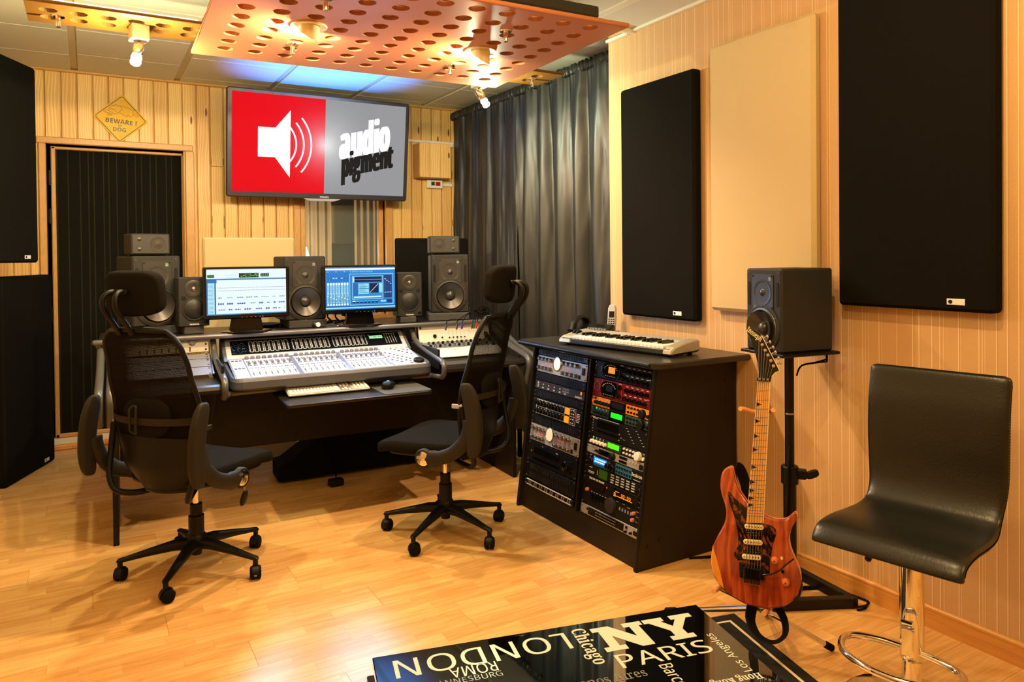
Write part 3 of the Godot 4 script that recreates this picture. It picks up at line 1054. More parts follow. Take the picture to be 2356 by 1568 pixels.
func make_television() -> void:
	var tilt := atan2(0.11, 0.826)
	var c := V(1.658, 2.288, -5.885)
	var t := thing("television", "wide flat television with a red and grey picture tilted down over the window", "television", Transform3D(Basis(Vector3.UP, deg_to_rad(-0.6)) * Basis(Vector3.RIGHT, tilt), c))
	var w := 1.473
	var h := 0.832
	var st := S()
	prism(st, rrect(w, h, 0.022, 4), 0.045, Transform3D(Basis(), V(0, 0, -0.045)), 0.008)
	var tvm := mat("tv_frame", Color(0.30, 0.29, 0.33), 0.28, 0.6)
	obj("frame", st, tvm, t)
	# bottom lip under the logo
	st = S()
	prism(st, [Vector2(-0.17, 0), Vector2(0.14, 0), Vector2(0.11, -0.014), Vector2(0.08, -0.022), Vector2(-0.11, -0.022), Vector2(-0.14, -0.014)], 0.03, Transform3D(Basis(), V(0.02, -h / 2 + 0.004, -0.03)), 0.003)
	obj("chin", st, M.pale_grey, t)
	text("PHILIPS", 0.014, M.white_plastic, t, Transform3D(Basis(), V(0.02, -h / 2 + 0.017, 0.0005)), "Droid Sans", 700)
	box("wall_bracket", V(0, 0.05, -0.16), V(0.5, 0.3, 0.22), M.black_metal, t, 0.01)
	# picture: red half, grey half, a white glow between them is part of the picture
	var im := Image.create(700, 394, false, Image.FORMAT_RGB8)
	for y in 394:
		for x in 700:
			var d := Vector2((x - 357) / 700.0, (y - 190) / 700.0).length()
			var gl := clampf(1.0 - d / 0.34, 0.0, 1.0)
			gl = 0.32 * exp(-d * d / 0.003) + 0.50 * exp(-d * d / 0.028)
			var cc := Color(0.93, 0.05, 0.10) if x < 357 else Color(0.60, 0.60, 0.61)
			im.set_pixel(x, y, cc.lerp(Color.WHITE, clampf(gl, 0.0, 1.0)))
	var sm := mat("tv_picture", Color(0.02, 0.02, 0.02), 0.5, 0.0, 0.1)
	sm.emission_enabled = true
	sm.emission = Color.BLACK
	sm.emission_texture = tex(im)
	sm.emission_energy_multiplier = 1.0
	var sw := 1.402
	var sh := 0.757
	st = S()
	face(st, [V(-sw / 2, -sh / 2, 0.001), V(sw / 2, -sh / 2, 0.001), V(sw / 2, sh / 2, 0.001), V(-sw / 2, sh / 2, 0.001)], V(0, 0, 1), [Vector2(0, 1), Vector2(1, 1), Vector2(1, 0), Vector2(0, 0)])
	var scr := obj("screen", st, sm, t)
	scr.position = V(0.002, 0.008, 0)
	var wm := glow("picture_white", Color(1, 1, 1), 1.0)
	var dm := mat("picture_dark", Color(0.13, 0.13, 0.135), 0.6, 0.0, 0.1)
	# loudspeaker sign
	st = S()
	var s := sw / 2.09
	prism(st, [Vector2(-0.508, 0.118), Vector2(-0.378, 0.118), Vector2(-0.262, 0.262), Vector2(-0.262, -0.266), Vector2(-0.378, -0.112), Vector2(-0.508, -0.112)], 0.001, Transform3D(Basis(), V(0, 0.006, 0.002)))
	obj("speaker_sign", st, wm, scr)
	for k in 3:
		var pts := []
		var r := 0.20 + 0.06 * k
		for q in 13:
			var a := deg_to_rad(lerpf(-1, 1, q / 12.0) * 41.0)
			pts.append(V(-0.415 + r * cos(a), r * 1.02 * sin(a), 0.0025))
		st = S()
		tube(st, pts, repeat(Vector2(0.0065, 0.001), 13), 6, false, V(0, 0, 1))
		obj("sound_wave", st, wm, scr)
	for dx in [-0.010, 0.0, 0.010]:
		fit(text("audio", 0.205, wm, scr, Transform3D(), "Droid Sans", 900, 0.001), V(0.348 + dx, 0.094 + 0.24 * dx, 0.003 + 0.03 * (dx + 0.01)), V(1, 0.24, 0), V(0, 1, 0), 0.415, 0.285)
		fit(text("pigment", 0.165, dm, scr, Transform3D(), "Droid Sans", 900, 0.001), V(0.376 + 0.8 * dx, -0.118 + 0.2 * dx, 0.0048 + 0.03 * (dx + 0.01)), V(1, 0.24, 0), V(0, 1, 0), 0.43, 0.27)
	var al := AreaLight3D.new()
	al.name = "screen_light"
	al.light_color = Color(1.0, 0.62, 0.60)
	al.light_energy = 0.05
	al.area_size = Vector2(sw, sh)
	al.area_range = 8.0
	al.shadow_enabled = true
	al.transform = Transform3D(Basis(Vector3.UP, PI), V(0, 0, 0.012))
	t.add_child(al)

func repeat(v, n: int) -> Array:
	var o := []
	for i in n: o.append(v)
	return o

# ---------------------------------------------------------------- the desk
func D(x: float, y: float, z: float, yaw := 0.0) -> Transform3D:
	return desk_x * T(x, y, z, yaw)

func make_desk() -> void:
	desk_x = Transform3D(Basis(Vector3.UP, deg_to_rad(-2.206)), V(0.087, 0, -4.04))
	var d := thing("studio_desk", "wide black studio desk with padded side rails and a raised shelf", "desk", desk_x)
	var dark := mat("desk_black", Color(0.11, 0.088, 0.066), 0.42, 0.0, 0.3)
	grain_noise("desk_black", 0.3, 5.0, 0.1, 0.9, 1.0)
	var top := mat("desk_top", Color(0.12, 0.105, 0.095), 0.33, 0.0, 0.4)
	var rail := mat("rail", Color(0.36, 0.355, 0.345), 0.34, 0.35)
	var prof := [Vector2(0, 0), Vector2(-0.78, 0), Vector2(-0.86, 0.94), Vector2(-0.44, 0.94), Vector2(-0.40, 0.88), Vector2(-0.20, 0.77), Vector2(0.02, 0.735), Vector2(0.03, 0.66), Vector2(-0.004, 0.4)]
	# outline in (z, y), thickness along x
	var side := Basis(V(0, 0, 1), V(0, 1, 0), V(-1, 0, 0))
	for x in [0.024, 2.235]:
		var st := S()
		prism(st, prof, 0.026, Transform3D(side, V(x, 0, 0)), 0.003)
		obj("side_panel", st, dark, d)
		st = S()
		for z in [-0.03, -0.70]:
			cyl(st, V(x - 0.013, 0.0, z), V(x - 0.013, 0.012, z), 0.014, 12)
		obj("glide", st, M.rubber, d)
	# shelf with a rounded edge
	box("shelf", V(1.10, 0.9575, -0.63), V(2.33, 0.025, 0.45), top, d, 0.004)
	var st := S()
	tube(st, curve([V(-0.07, 0.957, -0.43), V(-0.05, 0.957, -0.405), V(0.3, 0.957, -0.40), V(1.1, 0.957, -0.40), V(2.0, 0.957, -0.40), V(2.25, 0.957, -0.405), V(2.27, 0.957, -0.43)], 4), 0.0145, 12)
	obj("shelf_edge", st, mat("shelf_edge", Color(0.40, 0.39, 0.40), 0.3, 0.4), d)
	box("shelf_bracket", V(-0.062, 0.945, -0.47), V(0.03, 0.035, 0.12), rail, d, 0.006)
	# padded side rails, a pair each side
	for p in [[-0.052, 0], [-0.004, 0], [2.285, 0], [2.333, 0]]:
		st = S()
		var x: float = p[0]
		tube(st, curve([V(x, 0.925, -0.50), V(x, 0.915, -0.42), V(x, 0.83, -0.22), V(x, 0.785, -0.03), V(x, 0.765, 0.055), V(x, 0.735, 0.085), V(x, 0.69, 0.085), V(x, 0.60, 0.045)], 5), 0.019, 14)
		obj("side_rail", st, rail, d)
	# rails on both sides of the mixing console
	for x in [0.508, 1.712]:
		st = S()
		tube(st, curve([V(x, 0.93, -0.46), V(x, 0.91, -0.44), V(x, 0.855, -0.38), V(x, 0.82, -0.22), V(x, 0.785, 0.02), V(x, 0.772, 0.07), V(x, 0.745, 0.090), V(x, 0.71, 0.082), V(x, 0.685, 0.05)], 5), 0.0165, 14)
		obj("console_rail", st, rail, d)
		st = S()
		bx(st, V(x, 0.785, -0.22), V(0.014, 0.12, 0.46), Basis(), 0.004)
		obj("console_cheek", st, dark, d)
	st = S()
	tube(st, curve([V(0.508, 0.686, 0.05), V(0.53, 0.686, 0.0), V(0.60, 0.686, -0.05), V(1.1, 0.686, -0.055), V(1.62, 0.686, -0.05), V(1.69, 0.686, 0.0), V(1.712, 0.686, 0.05)], 5), 0.0145, 12)
	obj("cross_rail", st, rail, d)
	# ledges in front of the side bays
	for p in [[0.03, 0.495], [1.725, 2.27]]:
		st = S()
		var a: float = p[0]
		var b: float = p[1]
		var lp := [Vector2(-0.22, 0.752), Vector2(0.03, 0.752), Vector2(0.052, 0.745), Vector2(0.062, 0.728), Vector2(0.052, 0.711), Vector2(0.03, 0.704), Vector2(-0.22, 0.704)]
		prism(st, lp, b - a, Transform3D(side, V(b, 0, 0)), 0.0)
		obj("ledge", st, top, d)
		box("bay_floor", V((a + b) / 2, 0.70, -0.42), V(b - a, 0.018, 0.6), dark, d, 0.002)
		for x in [a + 0.012, b - 0.012]:
			st = S()
			bx(st, V(x, 0.818, -0.31), V(0.012, 0.012, 0.26), Basis(Vector3.RIGHT, 0.33), 0.002)
			bx(st, V(x, 0.905, -0.445), V(0.012, 0.09, 0.012), Basis(), 0.002)
			obj("rack_ear_rail", st, M.steel, d)
	box("modesty_panel", V(1.12, 0.505, -0.365), V(2.18, 0.38, 0.02), dark, d, 0.003)
	box("knee_shelf", V(1.11, 0.694, -0.24), V(1.18, 0.014, 0.34), dark, d, 0.003)
	# pull-out tray
	st = S()
	prism(st, rrect(0.79, 0.43, 0.02, 3), 0.018, Transform3D(Basis(Vector3.RIGHT, -PI / 2), V(1.175, 0.637, 0.05)), 0.004)
	var tray := obj("keyboard_tray", st, top, d)
	for x in [0.85, 1.5]:
		box("tray_runner", V(x, 0.668, -0.18), V(0.03, 0.034, 0.2), M.black_metal, tray, 0.003)
	# low box for cables behind the knees
	st = S()
	prism(st, [Vector2(0.885, 0.02), Vector2(2.2, 0.02), Vector2(2.2, 0.62), Vector2(1.02, 0.62), Vector2(1.02, 0.42), Vector2(1.105, 0.30), Vector2(1.11, 0.245), Vector2(0.93, 0.125), Vector2(0.885, 0.118)], 0.22, Transform3D(Basis(), V(0, 0, -0.80)), 0.003)
	obj("cable_box", st, M.black_matte, d)
	# flat wooden runners on the floor below
	for k in 2:
		st = S()
		bx(st, V(1.20 + 0.075 * k, 0.012, -5.22), V(0.066, 0.024, 0.9), Basis(), 0.003)
		for z in [-5.05, -5.35]:
			cyl(st, V(1.20 + 0.075 * k, 0.024, z), V(1.20 + 0.075 * k, 0.028, z), 0.012, 10)
		var o := obj("floor_batten", st, M.base_wood)
		tag(o, ["wooden batten on the floor under the desk, nearer the left chair", "wooden batten on the floor under the desk, nearer the black box"][k], "batten", "battens under the desk")
	# small black power adapter with a lead on the floor
	var pa := thing("power_adapter", "small black power adapter with a lead on the floor under the desk", "adapter", D(1.19, 0.0, -0.40, 6))
	box("body", V(0, 0.022, 0), V(0.085, 0.042, 0.06), M.black_plastic, pa, 0.005)
	st = S()
	tube(st, curve([V(0.02, 0.03, -0.03), V(0.03, 0.03, -0.08), V(0.05, 0.08, -0.13), V(0.045, 0.22, -0.17)], 5), 0.004, 7)
	obj("lead", st, M.rubber, pa)
	make_bays()

func screw(st: SurfaceTool, at: Vector3, n := Vector3.BACK, r := 0.006) -> void:
	cyl(st, at, at + n * 0.004, r, 10, r * 0.8)

func make_bays() -> void:
	# left bay: white unit upright, three blank panels on the slope
	var slope := Basis(Vector3.RIGHT, deg_to_rad(-68))   # panel normal turned up
	var t := thing("outboard_unit", "pale unit with a grey knob and slots in the left bay of the desk", "audio unit", D(0.262, 0.872, -0.432) * Transform3D(Basis(Vector3.RIGHT, deg_to_rad(-12)), Vector3.ZERO))
	box("faceplate", V(0, 0.040, 0), V(0.44, 0.086, 0.012), M.silver, t, 0.002)
	box("chassis", V(0, 0.04, -0.06), V(0.38, 0.06, 0.10), M.black_metal, t, 0.002)
	var st := S()
	lathe(st, [Vector2(0, 0.024), Vector2(0.015, 0.024), Vector2(0.0175, 0.021), Vector2(0.0185, 0)], 24, Transform3D(Basis(Vector3.RIGHT, PI / 2), V(0.135, 0.056, 0.006)))
	obj("knob", st, M.lilac_grey, t)
	for r in 4:
		for c in 6:
			if c == 3: continue
			box("button", V(-0.10 + c * 0.036, 0.074 - r * 0.010, 0.007), V(0.024 if c < 3 else 0.012, 0.003, 0.003), M.grey_plastic, t, 0.0)
	for k in 8:
		box("slot", V(-0.13 + k * 0.036, 0.016, 0.0062), V(0.006, 0.026, 0.002), M.hole, t, 0.0)
	st = S()
	for p in [V(0.205, 0.07, 0.006), V(0.205, 0.012, 0.006), V(-0.205, 0.07, 0.006), V(-0.205, 0.012, 0.006), V(0.205, 0.042, 0.006)]: screw(st, p)
	obj("screw", st, M.black_metal, t)
	for k in 3:
		var v := [0.046, 0.136, 0.21]
		var hh := [0.082, 0.082, 0.05]
		var bp := thing("blank_panel", ["blank grey rack panel in the left bay next to the ledge", "middle blank grey rack panel in the left bay", "blank grey rack panel in the left bay below the pale unit"][k], "rack panel", D(0.262, 0.772, -0.19) * Transform3D(slope, Vector3.ZERO), "blank panels in the left bay")
		box("plate", V(0, v[k], 0), V(0.44, hh[k], 0.004), M.lilac_grey, bp, 0.001)
		st = S()
		for x in [-0.205, 0.205]:
			for s in [-1, 1]: screw(st, V(x, v[k] + s * hh[k] * 0.32, 0.002))
		obj("screw", st, M.steel, bp)
		if k == 2:
			box("label_plate", V(-0.02, v[k], 0.0025), V(0.09, 0.022, 0.002), M.grey_plastic, bp, 0.0)
			box("label_plate", V(-0.12, v[k], 0.0025), V(0.07, 0.022, 0.002), M.grey_plastic, bp, 0.0)
	# right bay: white unit upright, patch panel with leads on the slope
	t = thing("outboard_unit", "white faced unit with rows of small lights in the right bay of the desk", "audio unit", D(1.995, 0.822, -0.395) * Transform3D(Basis(Vector3.RIGHT, deg_to_rad(-14)), Vector3.ZERO))
	box("faceplate", V(0, 0.062, 0), V(0.505, 0.128, 0.012), M.white_plastic, t, 0.002)
	box("chassis", V(0, 0.05, -0.06), V(0.40, 0.08, 0.10), M.black_metal, t, 0.002)
	for q in [[-0.145, 0.055, 0.0125], [-0.094, 0.044, 0.005], [-0.043, 0.040, 0.0045], [-0.015, 0.040, 0.0045], [0.013, 0.040, 0.0055], [0.04, 0.040, 0.0045], [0.067, 0.040, 0.004]]:
		st = S()
		lathe(st, [Vector2(0, 0.010), Vector2(q[2] * 0.85, 0.010), Vector2(q[2], 0)], 16, Transform3D(Basis(Vector3.RIGHT, PI / 2), V(q[0], q[1], 0.006)))
		obj("knob", st, M.black_plastic, t)
	st = S()
	for k in 5:
		for r in 4: bx(st, V(-0.043 + k * 0.0275, 0.056 + r * 0.011, 0.0065), V(0.003, 0.003, 0.002))
	for k in 10:
		for r in 3: bx(st, V(0.10 + k * 0.0125, 0.06 + r * 0.014, 0.0065), V(0.003, 0.003, 0.002))
	var o := obj("indicator_dots", st, M.grey_plastic, t)
	o.set_meta("kind", "stuff")
	box("nameplate", V(0.215, 0.05, 0.0065), V(0.03, 0.004, 0.002), M.grey_plastic, t, 0.0)
	st = S()
	for x in [-0.238, 0.238]:
		for y in [0.012, 0.112]: screw(st, V(x, y, 0.006), Vector3.BACK, 0.008)
	obj("screw", st, M.black_metal, t)
	var pb := thing("patch_bay", "pale patch bay with plugged leads in the right bay of the desk", "patch bay", D(1.995, 0.768, -0.175) * Transform3D(slope, Vector3.ZERO))
	box("plate", V(0, 0.055, 0), V(0.50, 0.115, 0.004), M.white_plastic, pb, 0.001)
	box("jack_field", V(0, 0.155, 0), V(0.50, 0.085, 0.004), M.lilac_grey, pb, 0.001)
	for k in 14:
		for r in 2:
			st = S()
			lathe(st, [Vector2(0, 0.006), Vector2(0.004, 0.006), Vector2(0.004, 0.014), Vector2(0.008, 0.014), Vector2(0.009, 0.0)], 12, Transform3D(Basis(Vector3.RIGHT, PI / 2), V(-0.215 + k * 0.033, 0.135 + r * 0.038, 0.002)))
			obj("jack", st, [M.black_plastic, M.steel][(k + r) % 2], pb)
	var cols := [[-0.17, M.steel, M.rubber], [-0.095, M.steel, M.rubber], [-0.06, mat("plug_violet", Color(0.30, 0.22, 0.72), 0.4), M.rubber], [0.01, M.steel, M.rubber], [0.025, mat("plug_green", Color(0.05, 0.55, 0.30), 0.4), M.rubber], [0.042, mat("plug_red", Color(0.92, 0.18, 0.12), 0.4), M.rubber], [0.07, M.steel, M.rubber], [0.10, M.white_plastic, mat("lead_red", Color(0.8, 0.15, 0.12), 0.5)]]
	for k in cols.size():
		var x: float = cols[k][0]
		var lead := thing("patch_lead", "patch lead with %s plug in the white patch panel" % ["the leftmost silver", "the second silver", "a violet", "the third silver", "a green", "a red", "the fourth silver", "a white"][k], "cable", D(1.995, 0.768, -0.175) * Transform3D(slope, V(x, 0.172, 0.016)), "leads in the patch panel")
		st = S()
		lathe(st, [Vector2(0, 0), Vector2(0.006, 0), Vector2(0.0065, 0.03), Vector2(0.004, 0.042), Vector2(0, 0.042)], 10, Transform3D(Basis(Vector3.RIGHT, PI / 2), Vector3.ZERO))
		obj("plug", st, cols[k][1], lead)
		st = S()
		var top := V(0.05 - x * 0.8 + 0.012 * (k % 3), 0.02 + 0.006 * (k % 4), 0.105 + 0.008 * (k % 3))
		var pts := [V(0, 0, 0.04), V(0, 0, 0.06), top * 0.6 + V(-0.02 + 0.01 * (k % 2), 0, 0.035), top, top + V(0.04, 0.012, 0.012 - 0.012 * (k % 3)), top + V(0.03, -0.02, -0.02), top + V(-0.02, -0.01 + 0.012 * (k % 2), -0.005), top + V(0.02, 0.014, 0.01), top + V(0.06, 0.0, -0.025)]
		if k == 0: pts = [V(0, 0, 0.04), V(0, 0, 0.055), V(0.02, 0, 0.07), V(0.06, 0, 0.072), V(0.13, 0, 0.066), V(0.2, 0.01, 0.085), V(0.23, 0.02, 0.1)]
		if k == 7: pts = [V(0, 0, 0.04), V(0.005, 0, 0.06), V(0.03, 0.0, 0.08), V(0.08, 0.01, 0.082), V(0.12, 0.02, 0.06)]
		tube(st, curve(pts, 5), 0.0028, 7)
		obj("lead", st, cols[k][2], lead)

# ---------------------------------------------------------------- mixing console
func con_y(z: float) -> float:
	return lerpf(0.764, 0.824, clampf((-z) / 0.335, 0.0, 1.0))

func con_x(x: float, z: float, up := 0.0) -> Transform3D:
	# a point on the sloping surface, its y axis the surface normal
	var a := atan2(0.060, 0.335)
	return Transform3D(Basis(Vector3.RIGHT, a), V(x, con_y(z - 0.075) + up, z - 0.075))

func make_console() -> void:
	var t := thing("mixing_console", "long silver mixing console with faders and a dark meter bridge in the desk", "mixing console", desk_x)
	var shell := mat("console_shell", Color(0.36, 0.37, 0.41), 0.3, 0.35)
	var x0 := 0.545
	var x1 := 1.672
	var zb := -0.56
	var zf := 0.035
	# tub: rounded plan, sloping top, rim left round the control surface
	var plan := []
	for c in [[x1, zf, 0.075, -1, -1, 0.0], [x0, zf, 0.075, 1, -1, 90.0], [x0, zb, 0.02, 1, 1, 180.0], [x1, zb, 0.02, -1, 1, 270.0]]:
		for k in 7:
			var a := deg_to_rad(c[5] + 15.0 * k)
			plan.append(Vector2(c[0] + c[3] * c[2] + c[2] * cos(a), c[1] + c[4] * c[2] + c[2] * sin(a)))
	var n := plan.size()
	var mid := Vector2((x0 + x1) / 2, (zb + zf) / 2)
	var lev := func(p: Vector2, k: int) -> Vector3:
		var q := p
		if k == 0: q = p + (mid - p) * V2(0.018, 0.05)
		if k == 3: q = p + (mid - p) * V2(0.012, 0.03)
		if k == 4: q = p + (mid - p) * V2(0.042, 0.075)
		var y := con_y(p.y)
		return V(q.x, [0.704, 0.716, y - 0.012, y + 0.004, y - 0.002][k], q.y)
	var st := S()
	for k in 4:
		for i in n:
			var j := (i + 1) % n
			var out: Vector2 = (plan[i] + plan[j]) / 2 - mid
			face(st, [lev.call(plan[i], k), lev.call(plan[j], k), lev.call(plan[j], k + 1), lev.call(plan[i], k + 1)], V(out.x, 0.5 if k > 1 else -0.1, out.y * 2.0))
	for i in n:
		face(st, [V(mid.x, 0.704, mid.y), lev.call(plan[i], 0), lev.call(plan[(i + 1) % n], 0)], Vector3.DOWN)
	obj("tub", st, shell, t)
	# control surface and channel blocks
	var pale := mat("console_face", Color(0.72, 0.74, 0.80), 0.36, 0.1)
	var mid_m := mat("console_gap", Color(0.46, 0.48, 0.56), 0.36, 0.2)
	var blocks := [[0.575, 0.650], [0.652, 0.905], [0.925, 1.178], [1.198, 1.441], [1.443, 1.640]]
	var an := atan2(0.060, 0.335)
	box("surface", V(1.108, con_y(-0.165) - 0.004, -0.165), V(1.075, 0.006, 0.345), mid_m, t, 0.001, Basis(Vector3.RIGHT, an))
	for b in blocks:
		box("control_panel", V((b[0] + b[1]) / 2, con_y(-0.17), -0.17), V(b[1] - b[0] - 0.004, 0.007, 0.325), pale, t, 0.002, Basis(Vector3.RIGHT, an))
	# shared small parts
	var cap := S()
	bx(cap, V(0, 0.010, 0), V(0.011, 0.014, 0.024), Basis(), 0.004)
	bx(cap, V(0, 0.002, 0), V(0.003, 0.006, 0.010))
	var cap_mesh := cap.commit()
	var slot_mesh := S_box(V(0, 0.0042, 0), V(0.0025, 0.0016, 0.095)).commit()
	var enc := S()
	lathe(enc, [Vector2(0, 0.014), Vector2(0.006, 0.014), Vector2(0.0075, 0.011), Vector2(0.008, 0.0)], 14)
	var enc_mesh := enc.commit()
	var cup := S()
	lathe(cup, [Vector2(0, 0.016), Vector2(0.0095, 0.016), Vector2(0.0115, 0.012), Vector2(0.012, 0.0)], 14)
	var cup_mesh := cup.commit()
	var btn := S()
	var dash := S()
	for b in 3:
		var bl: Array = blocks[b + 1]
		var nch := 8
		for c in nch:
			var x: float = lerpf(bl[0] + 0.018, bl[1] - 0.014, c / 7.0)
			var o := obj("cup_knob", cup_mesh, M.lilac_grey, t)
			o.transform = con_x(x, -0.246, 0.003)
			o = obj("encoder", enc_mesh, M.grey_plastic, t)
			o.transform = con_x(x, -0.150, 0.004)
			o = obj("fader_slot", slot_mesh, M.hole, t)
			o.transform = con_x(x, -0.005)
			o = obj("fader_cap", cap_mesh, M.key_white, t)
			o.transform = con_x(x, 0.0 + (0.004 if c < 4 else -0.004), 0.004) if b < 2 or c < 3 else con_x(x, 0.034, 0.004)
			for r in [-0.225, -0.20, -0.182, -0.125, -0.078, -0.066]:
				for h in 2:
					var q := con_x(x - 0.006 + 0.012 * h, r, 0.0045)
					bx(dash if (r > -0.21 and r < -0.07) else btn, q.origin, V(0.009, 0.003, 0.006), q.basis)
	# master section: scattered buttons, wheel, red key
	for r in 12:
		for c in 9:
			if (r * 7 + c * 3) % 5 == 0: continue
			var q := con_x(1.462 + c * 0.0185 + (0.004 if r % 3 else 0.0), -0.245 + r * 0.0235, 0.0045)
			bx(dash if (r + c * 2) % 3 == 0 else btn, q.origin, V(0.011, 0.004, 0.007), q.basis)
	for c in 5:
		var o := obj("cup_knob", cup_mesh, M.key_white, t)
		o.transform = con_x(1.47 + c * 0.036, -0.246, 0.003)
	for r in 6:
		for c in 3:
			var q := con_x(0.592 + c * 0.02, -0.22 + r * 0.045, 0.0045)
			bx(dash if r % 3 == 0 else btn, q.origin, V(0.014, 0.004, 0.012), q.basis)
	var so := obj("pale_buttons", btn, M.key_white, t)
	so.set_meta("kind", "stuff")
	so = obj("dark_buttons", dash, mat("button_grey", Color(0.30, 0.31, 0.36), 0.45), t)
	so.set_meta("kind", "stuff")
	st = S()
	lathe(st, [Vector2(0, 0.018), Vector2(0.026, 0.018), Vector2(0.031, 0.014), Vector2(0.032, 0.0)], 28)
	var wheel := obj("jog_wheel", st, M.black_plastic, t)
	wheel.transform = con_x(1.605, 0.028, 0.004)
	var q2 := con_x(1.555, 0.05, 0.005)
	box("record_key", q2.origin, V(0.018, 0.004, 0.006), mat("record_red", Color(0.75, 0.08, 0.15), 0.4), t, 0.001, q2.basis)
	# meter bridge
	var side := Basis(V(0, 0, 1), V(0, 1, 0), V(-1, 0, 0))
	st = S()
	prism(st, [Vector2(-0.338, 0.818), Vector2(-0.495, 0.926), Vector2(-0.515, 0.932), Vector2(-0.565, 0.926), Vector2(-0.565, 0.72), Vector2(-0.40, 0.72)], x1 - x0 - 0.012, Transform3D(side, V(x1 - 0.006, 0, 0)), 0.004)
	obj("meter_bridge", st, shell, t)
	st = S()
	var fa := atan2(0.108, 0.157)
	bx(st, V(1.108, 0.8735, -0.4180), V(1.075, 0.170, 0.004), Basis(Vector3.RIGHT, -(PI / 2 - fa)), 0.002)
	obj("bridge_frame", st, pale, t)
	var im := Image.create(1536, 128, false, Image.FORMAT_RGB8)
	im.fill(Color(0.045, 0.06, 0.09))
	var white := Color(0.80, 0.84, 0.92)
	var xs := []
	for b in 3:
		for c in 8: xs.append(int(lerpf([170, 540, 905][b], [470, 835, 1185][b], c / 7.0)))
	for x in xs:
		im.fill_rect(Rect2i(x - 14, 14, 28, 3), white)
		im.fill_rect(Rect2i(x - 14, 110, 28, 3), white)
		im.fill_rect(Rect2i(x - 9, 20, 18, 86), Color(0.10, 0.11, 0.15))
		im.fill_rect(Rect2i(x - 14, 16, 3, 96), white)
		im.fill_rect(Rect2i(x + 11, 16, 3, 96), white)
		for k in 10:
			im.fill_rect(Rect2i(x - 21, 22 + k * 9, 7, 3), white)
			im.fill_rect(Rect2i(x + 14, 22 + k * 9, 7, 3), white)
	for k in 5:
		im.fill_rect(Rect2i(1390 + k * 24, 18, 3, 94), white)
		im.fill_rect(Rect2i(1393 + k * 24, 22, 18, 86), Color(0.09, 0.10, 0.13))
	im.fill_rect(Rect2i(1384, 14, 130, 3), white)
	im.fill_rect(Rect2i(1230, 14, 14, 14), Color(0.5, 0.6, 0.85))
	for k in 90:
		im.fill_rect(Rect2i(rng.randi_range(4, 120), rng.randi_range(10, 116), rng.randi_range(3, 9), 2), Color(0.35, 0.5, 0.75))
	var mm := mat("meter_print", Color.WHITE, 0.12)
	mm.albedo_texture = tex(im)
	st = S()
	var bas := Basis(Vector3.RIGHT, -(PI / 2 - fa))
	var oo := V(1.103, 0.8790, -0.4240) + bas * V(0, 0, 0.0035)
	face(st, [oo + bas * V(-0.505, -0.060, 0), oo + bas * V(0.515, -0.060, 0), oo + bas * V(0.515, 0.060, 0), oo + bas * V(-0.505, 0.060, 0)], bas * V(0, 0, 1), [Vector2(0, 1), Vector2(1, 1), Vector2(1, 0), Vector2(0, 0)])
	obj("meter_glass", st, mm, t)
	var lcd := glow("green_lcd", Color(0.70, 0.95, 0.75), 0.8)
	box("time_display", oo + bas * V(0.36, 0.018, 0.001), V(0.085, 0.026, 0.002), lcd, t, 0.0, bas)
	text("1:01  00:41:000", 0.012, mat("lcd_ink", Color(0.05, 0.35, 0.15), 0.4), t, Transform3D(bas, oo + bas * V(0.36, 0.018, 0.0024)), "Droid Sans Mono", 700, 0.0004)

func V2(x: float, y: float) -> Vector2:
	return Vector2(x, y)

# ---------------------------------------------------------------- loudspeakers and screens
func disc(parent: Node3D, called: String, prof: Array, at: Vector3, m: Material, seg := 36) -> MeshInstance3D:
	# profile of (radius, height along +z)
	var st := S()
	lathe(st, prof, seg, Transform3D(Basis(Vector3.RIGHT, PI / 2), at))
	return obj(called, st, m, parent)

